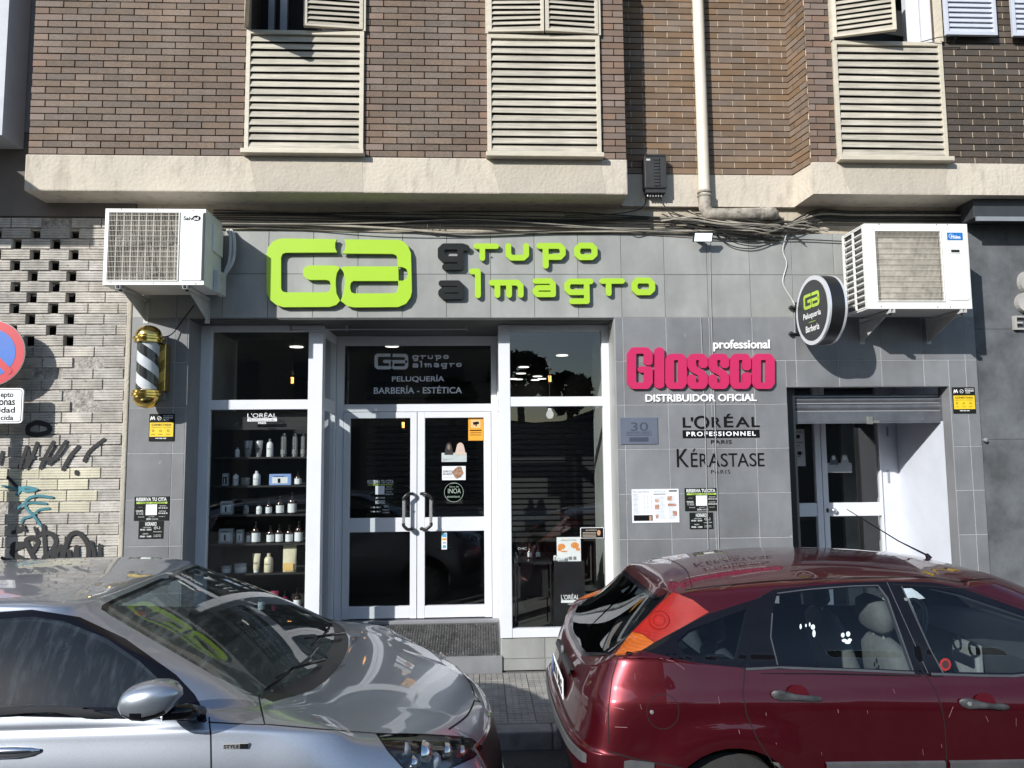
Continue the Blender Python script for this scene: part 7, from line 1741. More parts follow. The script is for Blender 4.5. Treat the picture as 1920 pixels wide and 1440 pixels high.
def lens_tex(m, sc):
    t = m.node_tree; N = t.nodes; L = t.links; b = [n for n in N if n.type == 'BSDF_PRINCIPLED'][0]; tc = N.new('ShaderNodeTexCoord'); w_ = N.new('ShaderNodeTexWave'); w_.bands_direction = 'DIAGONAL'; w_.inputs['Scale'].default_value = sc
    w2 = N.new('ShaderNodeTexWave'); w2.bands_direction = 'Z'; w2.inputs['Scale'].default_value = 30; L.new(tc.outputs['Object'], w2.inputs['Vector']); mm = N.new('ShaderNodeMix'); mm.data_type = 'RGBA'; mm.blend_type = 'MULTIPLY'; mm.inputs[0].default_value = .22; L.new(b.inputs['Base Color'].links[0].from_socket, mm.inputs[6]); L.new(w2.outputs[0], mm.inputs[7]); L.new(mm.outputs[2], b.inputs['Base Color'])
    L.new(tc.outputs['Object'], w_.inputs['Vector']); bp = N.new('ShaderNodeBump'); bp.inputs['Distance'].default_value = .0015; L.new(w_.outputs[0], bp.inputs['Height']); L.new(bp.outputs[0], b.inputs['Normal'])
    b.inputs['Coat Weight'].default_value = .35; b.inputs['Roughness'].default_value = .4; b.inputs['Subsurface Weight'].default_value = .0
lens_tex(mats['orange_lamp'], 80); lens_tex(mats['red_lamp'], 80)
def build_car(skin, par, regs, mats, paint_m, see_through, mirror=True, far={}):
    V, F, lab, names = skin.cut(regs); parts = {}
    for k, nm in enumerate(names):
        if nm == 'hole': continue
        parts.setdefault(nm, []).append(F[lab == k])
    parts['body'] = [F[lab == -1]]
    for nm, fl in parts.items():
        f = np.concatenate(fl); mt = mats.get(nm, paint_m)
        o = skin.mesh(nm, V, f, mt, par); 
        if mirror: skin.mesh(nm, V, f, far.get(nm, mt), par, mirror=True)
    keep = np.ones(len(F), bool)
    for k, nm in enumerate(names):
        if nm == 'hole' or nm in see_through: keep &= lab != k
    keep &= V[F][:, :, 1].max(1) < skin.nj-2.0
    for mir in ((False, True) if mirror else (False,)): skin.mesh('inner_lining', V, F[keep][:, ::-1], liner, par, off=-.028, mirror=mir)
    return V, F, lab, names
build_car(red_skin, rc, regR, mats, red_p, ('quarter_glass', 'rear_door_glass', 'front_door_glass', 'hatch_glass', 'windscreen'))
rb = lambda nm, pts, wd=.0045, mt=seam_m, **k: red_skin.ribbon(nm, pts, wd, mt, rc, **k)
rb('shut_line', px(1160,1229, 1148,1270, 1141,1330, 1141,1395)); rb('shut_line', chain([('r',0,.622), ('r',.40,.621), ('r',.68,.615)], px(1140,1409, 1200,1425, 1280,1440)), .006)
rb('shut_line', px(1397,1253, 1393,1300, 1400,1340, 1420,1385, 1455,1440)); rb('shut_line', sd_(2.12,.93, 2.16,.85, 2.18,.70, 2.18,.40))
rb('shut_line', chain(px(1424,1121, 1440,1106, 1560,1087, 1660,1083), sd_(2.10,1.30, 2.5,1.27, 2.86,1.15, 3.15,.97)), .004); rb('shut_line', sd_(3.15,.97, 3.20,.88, 3.16,.70, 3.14,.40))
rb('shut_line', [('px', 1243+30*math.cos(a), 1334+33*math.sin(a)) for a in np.linspace(0, 2*math.pi, 28)][:-1], .0035, closed=True, mirror=False)
rb('roof_channel', chain([('t',1.06,.515), ('t',1.3,.55), ('t',1.7,.565), ('t',2.1,.568), ('t',2.5,.55), ('t',2.72,.50)]), .010, trim)
rb('shut_line', [('t',1.10,.50), ('t',1.13,.35), ('t',1.155,.2), ('t',1.16,0)], .005)
rb('window_seal', px(1457,1113, 1520,1105, 1600,1099, 1646,1098, 1664,1122, 1712,1257), .007, M('grey_seal', (.06, .065, .075), .5), thick=.003, lift=.001)
rb('window_seal', px(1398,1255, 1460,1252, 1600,1257, 1714,1262), .013, bpy.data.materials['grey_seal'], thick=.004, lift=.001); rb('window_seal', chain(px(1745,1264, 1830,1267, 1900,1268), sd_(3.1,.915)), .013, bpy.data.materials['grey_seal'], thick=.004, lift=.001)
rb('window_seal', px(1690,1099, 1742,1214, 1768,1262), .006, bpy.data.materials['grey_seal'], thick=.003, lift=.001); rb('window_seal', px(1448,1150, 1445,1195, 1458,1247), .006, bpy.data.materials['grey_seal'], thick=.003, lift=.001)
rb('rear_glass_frame', chain([('r',0,1.228), ('r',.25,1.225), ('r',.42,1.221)], px(1247,1116, 1222,1142, 1146,1224), [('r',.46,.943), ('r',.33,.912), ('r',.15,.902), ('r',0,.902)]), .028, trim, lift=.0006)
rb('pillar_seam', px(1663,1092, 1740,1263), .005, bpy.data.materials['grey_seal'])
rubg = M('faded_grey_rubber', (.065, .067, .072), .65, var=.15)
rb('rub_strip', sd_(1.60,.515, 2.17,.505), .055, rubg, thick=.012); rb('rub_strip', sd_(2.19,.505, 3.12,.495), .055, rubg, thick=.012)
rb('bumper_strip', chain([('r',0,.560), ('r',.35,.558), ('r',.62,.553)], [('r',.75,.548)], sd_(.70,.540, .80,.530)), .050, rubg, thick=.010)
dlens = M('dark_red_lens', (.16, .003, .003), .3)
rb('lamp_reflector', [('px', 1236+19*math.cos(a), 1163+17*math.sin(a)) for a in np.linspace(0, 2*math.pi, 26)][:-1], .006, dlens, closed=True, lift=.0008); rb('lamp_reflector', [('px', 1236+11*math.cos(a), 1163+10*math.sin(a)) for a in np.linspace(0, 2*math.pi, 20)][:-1], .004, dlens, closed=True, lift=.0008)
rb('lamp_divider', px(1184,1184, 1205,1189, 1227,1204), .005, dlens, lift=.0008); rb('lamp_edge', px(1262,1109, 1300,1125, 1330,1148, 1203,1220, 1151,1229, 1184,1184, 1262,1109), .004, seam_m, lift=.0009)
# door handles
def door_handle(skin, par, pxy, lock=True):
    u, v = skin.hit(('px',)+pxy); W, n = skin.ev(u, v); c = Vector(W[0]); 
    for sgn in (1, -1):
        y = c.y if sgn > 0 else 2*skin.yc-c.y; h = MB(); vs = []; n_ = 16
        cup = MB(); cup.add([(c.x+.055*math.cos(a), y-sgn*.0015, c.z+.055*math.sin(a)) for a in np.linspace(0, 2*math.pi, 24)[:-1]], [tuple(range(23)) if sgn > 0 else tuple(range(22, -1, -1))])
        cup.build('handle_recess', M('recess_red', (.075, .004, .010), .35, coat=.5) if 'recess_red' not in bpy.data.materials else bpy.data.materials['recess_red'], par)
        prof = [(-.125, .006, .004), (-.115, .018, .012), (-.085, .026, .018), (-.05, .021, .020), (-.02, .015, .026), (.03, .013, .026), (.06, .015, .020), (.085, .015, .014), (.11, .010, .010), (.118, .003, .004)]
        for dx, rz_, ry_ in prof:
            for k in range(n_): a = 2*math.pi*k/n_; vs.append((c.x+dx, y-sgn*(.002+ry_*(.5+.5*math.cos(a))), c.z+rz_*math.sin(a)-dx*.12))
        h.add(vs, [(i*n_+k, i*n_+(k+1) % n_, (i+1)*n_+(k+1) % n_, (i+1)*n_+k) for i in range(len(prof)-1) for k in range(n_)]); h.build('door_handle', M('worn_grey_handle', (.055, .058, .062), .5, var=.3, scale=20) if 'worn_grey_handle' not in bpy.data.materials else bpy.data.materials['worn_grey_handle'], par, smooth=2)
        if lock: MB().lathe((c.x-.085, y, c.z+.012), [(.010, -sgn*.018), (.010, -sgn*.0225), (.004, -sgn*.023)], 14, 'Y').build('lock', alloy, par)
door_handle(red_skin, rc, (1495, 1306), False); door_handle(red_skin, rc, (1846, 1321), True)
# number plate and tail details
pl = MB().box(.440, .446, yc-.26, yc+.26, .655, .765); o = pl.build('number_plate', white_print, rc, bevel=.003)
o.location.x += 0.006
q = MB(); add_text(q, '3810 BRG', -.225, .672, .235, .748, 0, bold=.03, fn=lambda x, y, z: (.4445, yc-x*1.0, z)); q.build('plate_lettering', black_print, rc)
MB().box(.4435, .4452, yc+.215, yc+.258, .658, .762).build('plate_band', blue, rc)
q = MB(); vs = []
rb('tailgate_handle', [('r',0,.815), ('r',.2,.815), ('r',.33,.81)], .040, M('matt_black_strip', (.03, .031, .033), .6), thick=.022)
MB().lathe((.47, yc, .855), [(.022, .0), (.022, .01), (.015, .013)][::-1], 20, 'X').build('badge', alloy, rc)
MB().lathe((.60, yc-.70, .745), [(.006, 0), (.006, .008)], 8, 'X').build('badge', alloy, rc)
c = red_skin.ev(*red_skin.hit(('px', 1222, 1335)))[0][0]; MB().lathe((c[0], c[1], c[2]), [(.009, .003), (.009, -.004), (.004, -.005)], 14, 'Y').build('fuel_lock', alloy, rc)
# roof antenna
p = at(1738, 1052, -1.97); tz = red_skin.ev(*red_skin.hit(('t', p.x, .0)))[0][0][2]
q = MB().tube([(p.x+.015, -1.97, tz), (p.x, -1.97, tz+.025)], [.018, .010], 10); q.build('antenna_base', trim, rc); tip = at(1588, 955, -1.97); MB().tube([(p.x, -1.97, tz+.02), (p.x*.65+tip.x*.35, -1.97, tz*.65+tip.z*.35), (tip.x, -1.97, tip.z)], [.006, .004, .0022], 8).build('antenna_mast', trim, rc)
for (wx, sgn) in ((AXR, 1), (AXR+2.42, 1), (AXR, -1), (AXR+2.42, -1)): wheel(rc, wx, yc-sgn*.80, RG+.30, .300, sgn)
for ax in (AXR, AXR+2.42):
    q = MB(); n_ = 20; vs = []
    for y in (yc-.84, yc-.45):
        for k in range(n_): a = -.3+(math.pi+.6)*k/(n_-1); vs.append((ax+.345*math.cos(a), y, AZR+.345*math.sin(a)))
    q.add(vs, [(k, k+1, n_+k+1, n_+k) for k in range(n_-1)]); q.add([(p_[0], yc-.45, p_[2]) for p_ in vs[n_:]], [tuple(range(n_))]); q.build('wheel_arch_liner', liner, rc)
# cabin
seatg = M('grey_seat_fabric', (.105, .108, .11), .9, var=.12, scale=30, bump=.002, bscale=200); dash = M('dark_dashboard', (.035, .037, .042), .6)
floor_ = MB().box(.75, 3.3, yc-.70, yc+.70, .18, .22).build('cabin_floor', liner, rc)
for sy in (-1, 1):
    seat(rc, 2.33, yc+sy*.36, .42, seatg, hz=.56, recline=.28)
q = MB()
seat(rc, 1.42, yc-.36, .45, seatg, hz=.50, recline=.3, w_=.27); seat(rc, 1.42, yc+.36, .45, seatg, hz=.50, recline=.3, w_=.27)
MB().box(.70, 1.18, yc-.62, yc+.62, .86, .875).build('parcel_shelf', liner, rc)
q = MB(); q.add([(2.98, yc-.70, .50), (2.98, yc+.70, .50), (2.90, yc+.70, .86), (2.90, yc-.70, .86), (3.10, yc-.68, .93), (3.10, yc+.68, .93), (3.42, yc-.6, .90), (3.42, yc+.6, .90)], [(0, 1, 2, 3), (3, 2, 5, 4), (4, 5, 7, 6)]); q.build('dashboard', dash, rc, smooth=True)
MB().box(2.86, 2.90, yc-.10, yc+.13, .60, .85).build('centre_console', M('mid_grey_console', (.22, .23, .24), .5), rc, bevel=.01)
q = MB().box(2.845, 2.862, yc-.08, yc+.10, .72, .78); q.build('radio', trim, rc, bevel=.003)
for dy in (-.08, .07, -.55, .55): MB().lathe((2.865, yc+dy, .825), [(.042, .0), (.045, -.012), (.034, -.014), (.03, -.004)], 18, 'X').build('air_vent', trim, rc, smooth=True)
sw = Vector((2.72, yc+.36, .86)); ax_ = Vector((-.90, 0, .42)).normalized(); e1 = Vector((0, 1, 0)); e2 = ax_.cross(e1)
q = MB().tube([sw+(e1*math.cos(a)+e2*math.sin(a))*.175 for a in np.linspace(0, 2*math.pi, 33)], .014, 8, cap=False); stw = q.build('steering_wheel', M('worn_wheel_rim', (.10, .105, .11), .5), rc, smooth=True)
q = MB(); q.tube([sw+e1*.17, sw-ax_*.03, sw-e1*.17], .014, 6); q.tube([sw-ax_*.03, sw-e2*.17], .014, 6); q.lathe(sw, [(.05, -.02), (.055, .01)], 16, 'X'); q.build('spokes', dash, stw)
# seat belt webbing by the B pillar
q = MB(); q.add([(2.13, yc-.66, 1.24), (2.155, yc-.66, 1.24), (2.26, yc-.72, .90), (2.235, yc-.72, .90)], [(0, 1, 2, 3), (3, 2, 1, 0)]); q.build('seat_belt', M('pale_belt', (.42, .47, .47), .7), rc)
# stickers on the glass
def on_skin(skin, pxy, lift=.002): W, n = skin.ev(*skin.hit(('px',)+pxy)); return Vector(W[0])+Vector(n[0])*lift
def blob(nm, pts, mt, par, skin, lift=.002):
    P_ = [on_skin(skin, p, lift) for p in pts]; q = MB(); q.add(P_, [tuple(range(len(P_)))]); q.build(nm, mt, par)
stk = M('pale_sticker', (.62, .72, .74), .6, var=.02)
el = lambda cx, cy, a, b, n_=10: [(cx+a*math.cos(2*math.pi*k/n_), cy+b*math.sin(2*math.pi*k/n_)) for k in range(n_)]
for c_ in ((1580, 1191, 3.5, 4.5), (1590, 1189, 4, 5), (1583, 1201, 5, 3), (1589, 1204, 6, 3.5), (1593, 1200, 4, 3), (1524, 1176, 4, 5), (1526, 1188, 3, 7), (1501, 1175, 2, 5), (1511, 1173, 1.5, 3), (1518, 1171, 1.5, 4)): blob('window_sticker', el(*c_), stk, rc, red_skin)
blob('window_sticker', el(1772, 1246, 11, 12, 20), M('red_sticker', (.30, .02, .02), .5), rc, red_skin, .002); blob('sticker_disc', el(1772, 1246, 6.5, 7.5, 16), M('dark_sticker', (.05, .02, .02), .5), rc, red_skin, .003)
MB().tube([on_skin(red_skin, (1520, 1170), .0), on_skin(red_skin, (1440, 1195), .0)], .001, 4)
chip = M('pale_scratch', (.34, .18, .19), .6)
for k, s_ in enumerate(((1151,1326,1170,1330), (1153,1363,1176,1364), (1190,1262,1191,1274), (1200,1320,1203,1330), (1237,1234,1262,1240), (1262,1240,1284,1255), (1347,1306,1349,1320), (1385,1368,1387,1376), (1674,1292,1678,1300), (1626,1332,1627,1338), (1571,1330,1572,1337), (1730,1404,1731,1416), (1765,1395,1766,1402), (1787,1325,1779,1345), (1905,1346,1905,1362), (1848,1342,1853,1353), (1436,1336,1437,1342), (1540,1410,1541,1416), (1455,1392,1456,1396))):
    red_skin.ribbon('scratch', px(*s_), (.0012, .0018, .0010)[k % 3], chip, rc, lift=.0009, mirror=False)
# finer scratches on the flank are in the paint; front lamps and grille (outside the picture) kept simple
# ---------------------------------------------------------------- silver car (front half in view)
ys = -2.75
def ringS(rear, mid, front): return list(rear)+list(mid)+list(front)
def rearc(x0, h, z, xe=None): return [(x0, 0, z), (x0+.05, h*.55, z), (x0+.22, h*.93, z)]
NS = []
def add(z0, hs, nose, rx, tz=None, xs=(-3.4,-2.8,-2.2,-1.8,-1.4,-1.05,-.80,-.56)):
    zz = z0 if isinstance(z0, list) else [z0]*8; hh = hs if isinstance(hs, list) else [hs]*8
    NS.append([(rx, 0, tz or zz[0]), (rx+.06, hh[0]*.55, tz or zz[0]), (rx+.25, hh[0]*.94, tz or zz[0])]+[(xs[k], hh[k], zz[k]) for k in range(8)]+nose)
add(.13, .83, [(-.38,.80,.13), (-.20,.70,.13), (-.05,.5,.13), (.03,.28,.13), (.06,0,.13)], -4.15)
add(.33, .875, [(-.36,.855,.33), (-.16,.75,.33), (.0,.52,.33), (.075,.3,.33), (.105,0,.33)], -4.2)
add(.53, .895, [(-.36,.865,.53), (-.16,.755,.53), (.005,.525,.53), (.075,.3,.53), (.105,0,.53)], -4.22)
add(.69, [.90]*7+[.893], [(-.37,.855,.68), (-.18,.74,.67), (-.01,.52,.66), (.055,.3,.65), (.085,0,.65)], -4.2)
add([.86,.86,.86,.86,.86,.86,.855,.85], [.90]*6+[.895,.882], [(-.40,.835,.83), (-.22,.715,.805), (-.065,.5,.78), (.01,.28,.77), (.04,0,.765)], -4.15)
add([1.0,1.0,1.0,1.0,.998,.993,.98,.96], [.871]*5+[.869,.859,.840], [(-.43,.79,.925), (-.27,.665,.885), (-.14,.47,.855), (-.06,.26,.84), (-.03,0,.836)], -4.05)
add([1.04,1.04,1.04,1.04,1.035,1.03,1.015,.992], [.861]*5+[.855,.836,.80], [(-.48,.725,.955), (-.36,.60,.925), (-.26,.43,.905), (-.19,.24,.895), (-.165,0,.892)], -4.0)
add([1.10,1.10,1.10,1.095,1.085,1.065,1.045,1.03], [.845]*5+[.825,.775,.715], [(-.62,.62,1.005), (-.56,.5,.99), (-.51,.36,.98), (-.47,.2,.975), (-.455,0,.973)], -3.95, xs=(-3.4,-2.8,-2.2,-1.8,-1.4,-1.07,-.86,-.73))
add([1.12,1.12,1.12,1.113,1.104,1.085,1.075,1.062], [.835]*5+[.805,.735,.655], [(-.775,.56,1.048), (-.74,.43,1.035), (-.715,.3,1.028), (-.70,.15,1.022), (-.695,0,1.02)], -3.9, xs=(-3.4,-2.8,-2.2,-1.8,-1.42,-1.10,-.915,-.835))
add([1.25,1.26,1.26,1.255,1.25,1.235,1.225,1.222], [.76,.765,.765,.76,.755,.73,.675,.60], [(-1.10,.50,1.222), (-1.075,.38,1.222), (-1.06,.26,1.222), (-1.05,.13,1.222), (-1.047,0,1.222)], -3.7, xs=(-3.35,-2.8,-2.2,-1.85,-1.55,-1.30,-1.19,-1.135))
add([1.36,1.39,1.395,1.392,1.382,1.372,1.378,1.386], [.63,.66,.667,.665,.655,.632,.575,.50], [(-1.475,.42,1.392), (-1.465,.32,1.397), (-1.455,.22,1.401), (-1.45,.11,1.404), (-1.448,0,1.405)], -3.35, xs=(-3.1,-2.7,-2.2,-1.9,-1.70,-1.57,-1.515,-1.49))
add([1.385,1.42,1.43,1.43,1.427,1.418,1.415,1.415], [.57,.60,.61,.61,.602,.582,.53,.46], [(-1.535,.385,1.417), (-1.525,.29,1.420), (-1.518,.2,1.423), (-1.513,.1,1.425), (-1.51,0,1.426)], -3.25, xs=(-3.0,-2.65,-2.2,-1.92,-1.75,-1.64,-1.585,-1.555))
add([1.41,1.445,1.455,1.457,1.453,1.445,1.440,1.437], [.33,.35,.355,.355,.35,.335,.30,.26], [(-1.62,.22,1.436), (-1.61,.17,1.436), (-1.605,.11,1.437), (-1.60,.06,1.437), (-1.60,0,1.437)], -3.15, xs=(-2.9,-2.6,-2.2,-1.95,-1.81,-1.72,-1.67,-1.64))
add([1.42,1.455,1.465,1.467,1.462,1.455,1.45,1.446], 0.0, [(-1.68,0,1.445), (-1.675,0,1.445), (-1.67,0,1.445), (-1.668,0,1.445), (-1.667,0,1.445)], -3.05, xs=(-2.8,-2.55,-2.2,-1.98,-1.86,-1.78,-1.73,-1.70))
def disp_s(p):
    q = p.copy(); x, h, z = p[:, 0], p[:, 1], p[:, 2]; side = np.clip((h-.74)/.06, 0, 1)
    q[:, 1] -= side*.003*np.exp(-((z-1.03)/.012)**2)*(x < -.45)      # concave band under the shoulder
    rib = np.exp(-((h-(.30+.25*(-x-.05)))/.035)**2)*np.clip((-x-.05)/.2, 0, 1)*np.clip((-.45-x)*-6+1, 0, 1)*(z > .85)*(x > -.8)
    q[:, 2] += .0025*rib
    return q
sil = refit(NS, ys, disp_s, [(2, 0, 3, 2, lambda p: sstep(-.70, -.60, p[:, 0])*sstep(-.12, -.24, p[:, 0])*sstep(0, -.09, p[:, 1]-(.66+(p[:, 0]+.75)*-.50))*(p[:, 2] > .8)),
    (2, 0, 2, 2, lambda p: sstep(-1.42, -1.34, p[:, 0])*sstep(-.80, -.88, p[:, 0])*sstep(0, -.08, p[:, 1]-(.50+(p[:, 0]+1.49)*.21))*(p[:, 2] > 1.0)),
    (2, 0, 2, 2, lambda p: sstep(-2.6, -2.4, p[:, 0])*sstep(-1.62, -1.72, p[:, 0])*sstep(.56, .46, p[:, 1])*(p[:, 2] > 1.3))])
sil_p = paint('silver_grey_metallic', (0.36, 0.395, 0.455), .33, .80, flake=.05, dl=.05, dirt=(.22, .21, .19))
sc_ = thing('parked_car', 'silver grey car parked facing right with its side mirror folded out and dusty windows', 'car', (-1.9, ys, RG))
regS = [
 ('hole', arch(-.72, .28, .34)), ('hole', arch(-3.30, .28, .34)),
 ('side_glass', chain(sd_(-3.0,1.15, -2.9,1.33, -2.4,1.372, -2.0,1.368), px(60,1156, 120,1165, 200,1197, 262,1240, 302,1278, 300,1328, 200,1326, 100,1324), sd_(-2.0,1.128, -2.6,1.130))),
 ('window_trim', chain(sd_(-3.1,1.12, -3.0,1.36, -2.4,1.392, -2.0,1.388), px(60,1143, 150,1157, 235,1197, 330,1265, 365,1302, 386,1340, 388,1352, 300,1345, 150,1342), sd_(-2.0,1.105, -2.6,1.105))),
 ('windscreen_dusty', chain(px(200,1150, 300,1208, 400,1266, 462,1296, 428,1264, 392,1228, 366,1190, 352,1155), [('t',-1.30,0), ('t',-1.455,0), ('t',-1.46,.22), ('t',-1.475,.38), ('t',-1.49,.50)])),
 ('windscreen', chain(px(200,1150, 300,1208, 400,1266, 462,1296), [('t',-.835,.66), ('t',-.80,.56), ('t',-.765,.43), ('t',-.74,.28), ('t',-.73,.12), ('t',-.728,0), ('t',-1.455,0), ('t',-1.46,.22), ('t',-1.475,.38), ('t',-1.49,.50)])),
 ('cowl', chain(px(455,1299), [('px',482,1303)], [('t',-.79,.66), ('t',-.735,.56), ('t',-.69,.43), ('t',-.665,.28), ('t',-.655,.12), ('t',-.652,0), ('t',-.730,0), ('t',-.742,.28), ('t',-.767,.43), ('t',-.802,.56), ('t',-.837,.66)])),
 ('windscreen_frame', chain(px(190,1143, 300,1199, 400,1258, 470,1298), [('t',-.830,.665), ('t',-.79,.56), ('t',-.75,.43), ('t',-.72,.28), ('t',-.71,0), ('t',-1.475,0), ('t',-1.48,.22), ('t',-1.495,.38), ('t',-1.51,.52)])),
 ('headlight', px(706,1376, 760,1376, 830,1379, 885,1386, 905,1401, 888,1420, 830,1446, 790,1452, 757,1440, 728,1408)),
 ('grille', [('f',0,.74), ('f',.22,.745), ('f',.42,.755), ('f',.40,.62), ('f',.30,.52), ('f',0,.50)]),
 ('hood', chain(px(484,1303, 496,1358, 600,1367, 705,1375, 800,1377, 870,1382), [('f',.45,.852), ('f',.25,.838), ('f',0,.832), ('t',-.64,0), ('t',-.655,.28), ('t',-.68,.43), ('t',-.725,.56), ('t',-.78,.665)])),
 ('front_door', chain(sd_(-2.05,1.40, -1.8,1.40), px(150,1152, 240,1192, 335,1260, 392,1340, 396,1440), sd_(-.97,.60, -1.0,.25, -1.95,.25, -2.0,.9))),
 ('front_bumper', chain([('f',0,.15), ('f',0,.825), ('f',.25,.83), ('f',.42,.845)], px(905,1401, 888,1420, 830,1446), sd_(-.42,.60, -.42,.15))),
]
headl = glass('headlamp_lens', (.9, .92, .93), 1.4, 1.5)
matS = {'side_glass': car_glass, 'window_trim': trim, 'windscreen': car_glass, 'cowl': M('satin_black_cowl', (.018, .018, .02), .35), 'windscreen_frame': trim, 'headlight': headl, 'grille': M('black_grille', (.01, .01, .01), .4)}
def dirty_glass(name, tint, dust, amount):
    m = glass(name, tint, 1.0, 1.5); t = m.node_tree; N = t.nodes; L = t.links; out = [n for n in N if n.type == 'OUTPUT_MATERIAL'][0]; sh = [n for n in N if n.type == 'MIX_SHADER'][0]
    df = N.new('ShaderNodeBsdfDiffuse'); df.inputs[0].default_value = dust+(1,); tc = N.new('ShaderNodeTexCoord'); mp = N.new('ShaderNodeMapping'); mp.inputs['Scale'].default_value = (5, 1, 1.2); mp.inputs['Rotation'].default_value = (0, R(-38), 0)
    L.new(tc.outputs['Object'], mp.inputs[0]); nz = N.new('ShaderNodeTexNoise'); nz.inputs['Scale'].default_value = 6; nz.inputs['Detail'].default_value = 8; nz.inputs['Roughness'].default_value = .7; L.new(mp.outputs[0], nz.inputs['Vector'])
    mr = N.new('ShaderNodeMapRange'); mr.inputs[1].default_value = .48; mr.inputs[2].default_value = .78; mr.inputs[3].default_value = amount*.25; mr.inputs[4].default_value = amount; L.new(nz.outputs[0], mr.inputs[0])
    mx = N.new('ShaderNodeMixShader'); L.new(mr.outputs[0], mx.inputs[0]); L.new(sh.outputs[0], mx.inputs[1]); L.new(df.outputs[0], mx.inputs[2]); L.new(mx.outputs[0], out.inputs[0]); return m
matS['side_glass'] = dirty_glass('dusty_glass', (.55, .64, .70), (.34, .42, .50), .14)
matS['windscreen'] = dirty_glass('windscreen_glass', (.66, .74, .72), (.40, .44, .41), .16)
matS['windscreen_dusty'] = dirty_glass('unwiped_glass', (.62, .68, .66), (.36, .40, .37), .42)
build_car(sil, sc_, regS, matS, sil_p, ('side_glass', 'windscreen', 'windscreen_dusty', 'headlight'), far={'windscreen_dusty': matS['windscreen']})
rs_ = lambda nm, pts, wd=.0045, mt=seam_m, **k: sil.ribbon(nm, pts, wd, mt, sc_, **k)
rs_('shut_line', px(484,1303, 496,1358, 600,1367, 705,1375, 800,1377, 870,1382), .005); rs_('shut_line', [('f',.45,.852), ('f',.25,.838), ('f',0,.832)], .008)
rs_('shut_line', px(392,1345, 395,1380, 396,1450), .005); rs_('shut_line', px(390,1354, 440,1357, 496,1359), .004); rs_('shut_line', px(728,1408, 757,1440, 745,1460), .004)
rs_('headlight_edge', px(706,1376, 728,1408, 757,1440, 790,1452, 830,1446, 888,1420, 905,1401, 885,1386, 830,1379, 760,1376), .006, trim, closed=True)
chrome = M('chrome_trim', (.75, .77, .8), .12, metal=1, var=.02)
rs_('window_trim_strip', chain(sd_(-3.0,1.108, -2.4,1.102, -2.0,1.098), px(60,1341, 200,1344, 300,1346, 386,1352)), .010, trim, thick=.004)
rs_('grille_surround', [('f',0,.752), ('f',.22,.757), ('f',.43,.767), ('f',.41,.615), ('f',.31,.51), ('f',0,.49)], .016, chrome, thick=.006)
# headlamp inside
V, F, lab, names = sil.cut([('headlight', [r_ for r_ in regS if r_[0] == 'headlight'][0][1])]); fh = F[lab == 0]; sil.mesh('headlight_bowl', V, fh, M('dark_lamp_bowl', (.14, .15, .17), .25, metal=.8), sc_, off=-.045); sil.mesh('headlight_bowl', V, fh, bpy.data.materials['dark_lamp_bowl'], sc_, off=-.045, mirror=True)
for cx, cy, r_, m_ in ((798, 1404, .050, 'c'), (842, 1400, .036, 'c'), (765, 1393, .026, 'w'), (822, 1420, .034, 'w'), (872, 1402, .028, 'c'), (780, 1425, .03, 'c')):
    c = on_skin(sil, (cx, cy), -.030)
    for sgn in (1, -1):
        cc = Vector((c.x, c.y if sgn > 0 else 2*ys-c.y, c.z)); q = MB(); n_ = 16; vs = []
        for i in range(7):
            a = math.pi/2*i/6
            for k in range(n_): b = 2*math.pi*k/n_; vs.append((cc.x+.004+r_*.8*math.sin(a), cc.y+r_*math.cos(a)*math.cos(b)-sgn*.004, cc.z+r_*math.cos(a)*math.sin(b)))
        q.add(vs, [(i*n_+k, i*n_+(k+1) % n_, (i+1)*n_+(k+1) % n_, (i+1)*n_+k) for i in range(6) for k in range(n_)]); q.build('headlight_reflector', chrome if m_ == 'c' else M('lamp_glass_grey', (.35, .38, .42), .1, metal=.3) if 'lamp_glass_grey' not in bpy.data.materials else bpy.data.materials['lamp_glass_grey'], sc_, smooth=2)
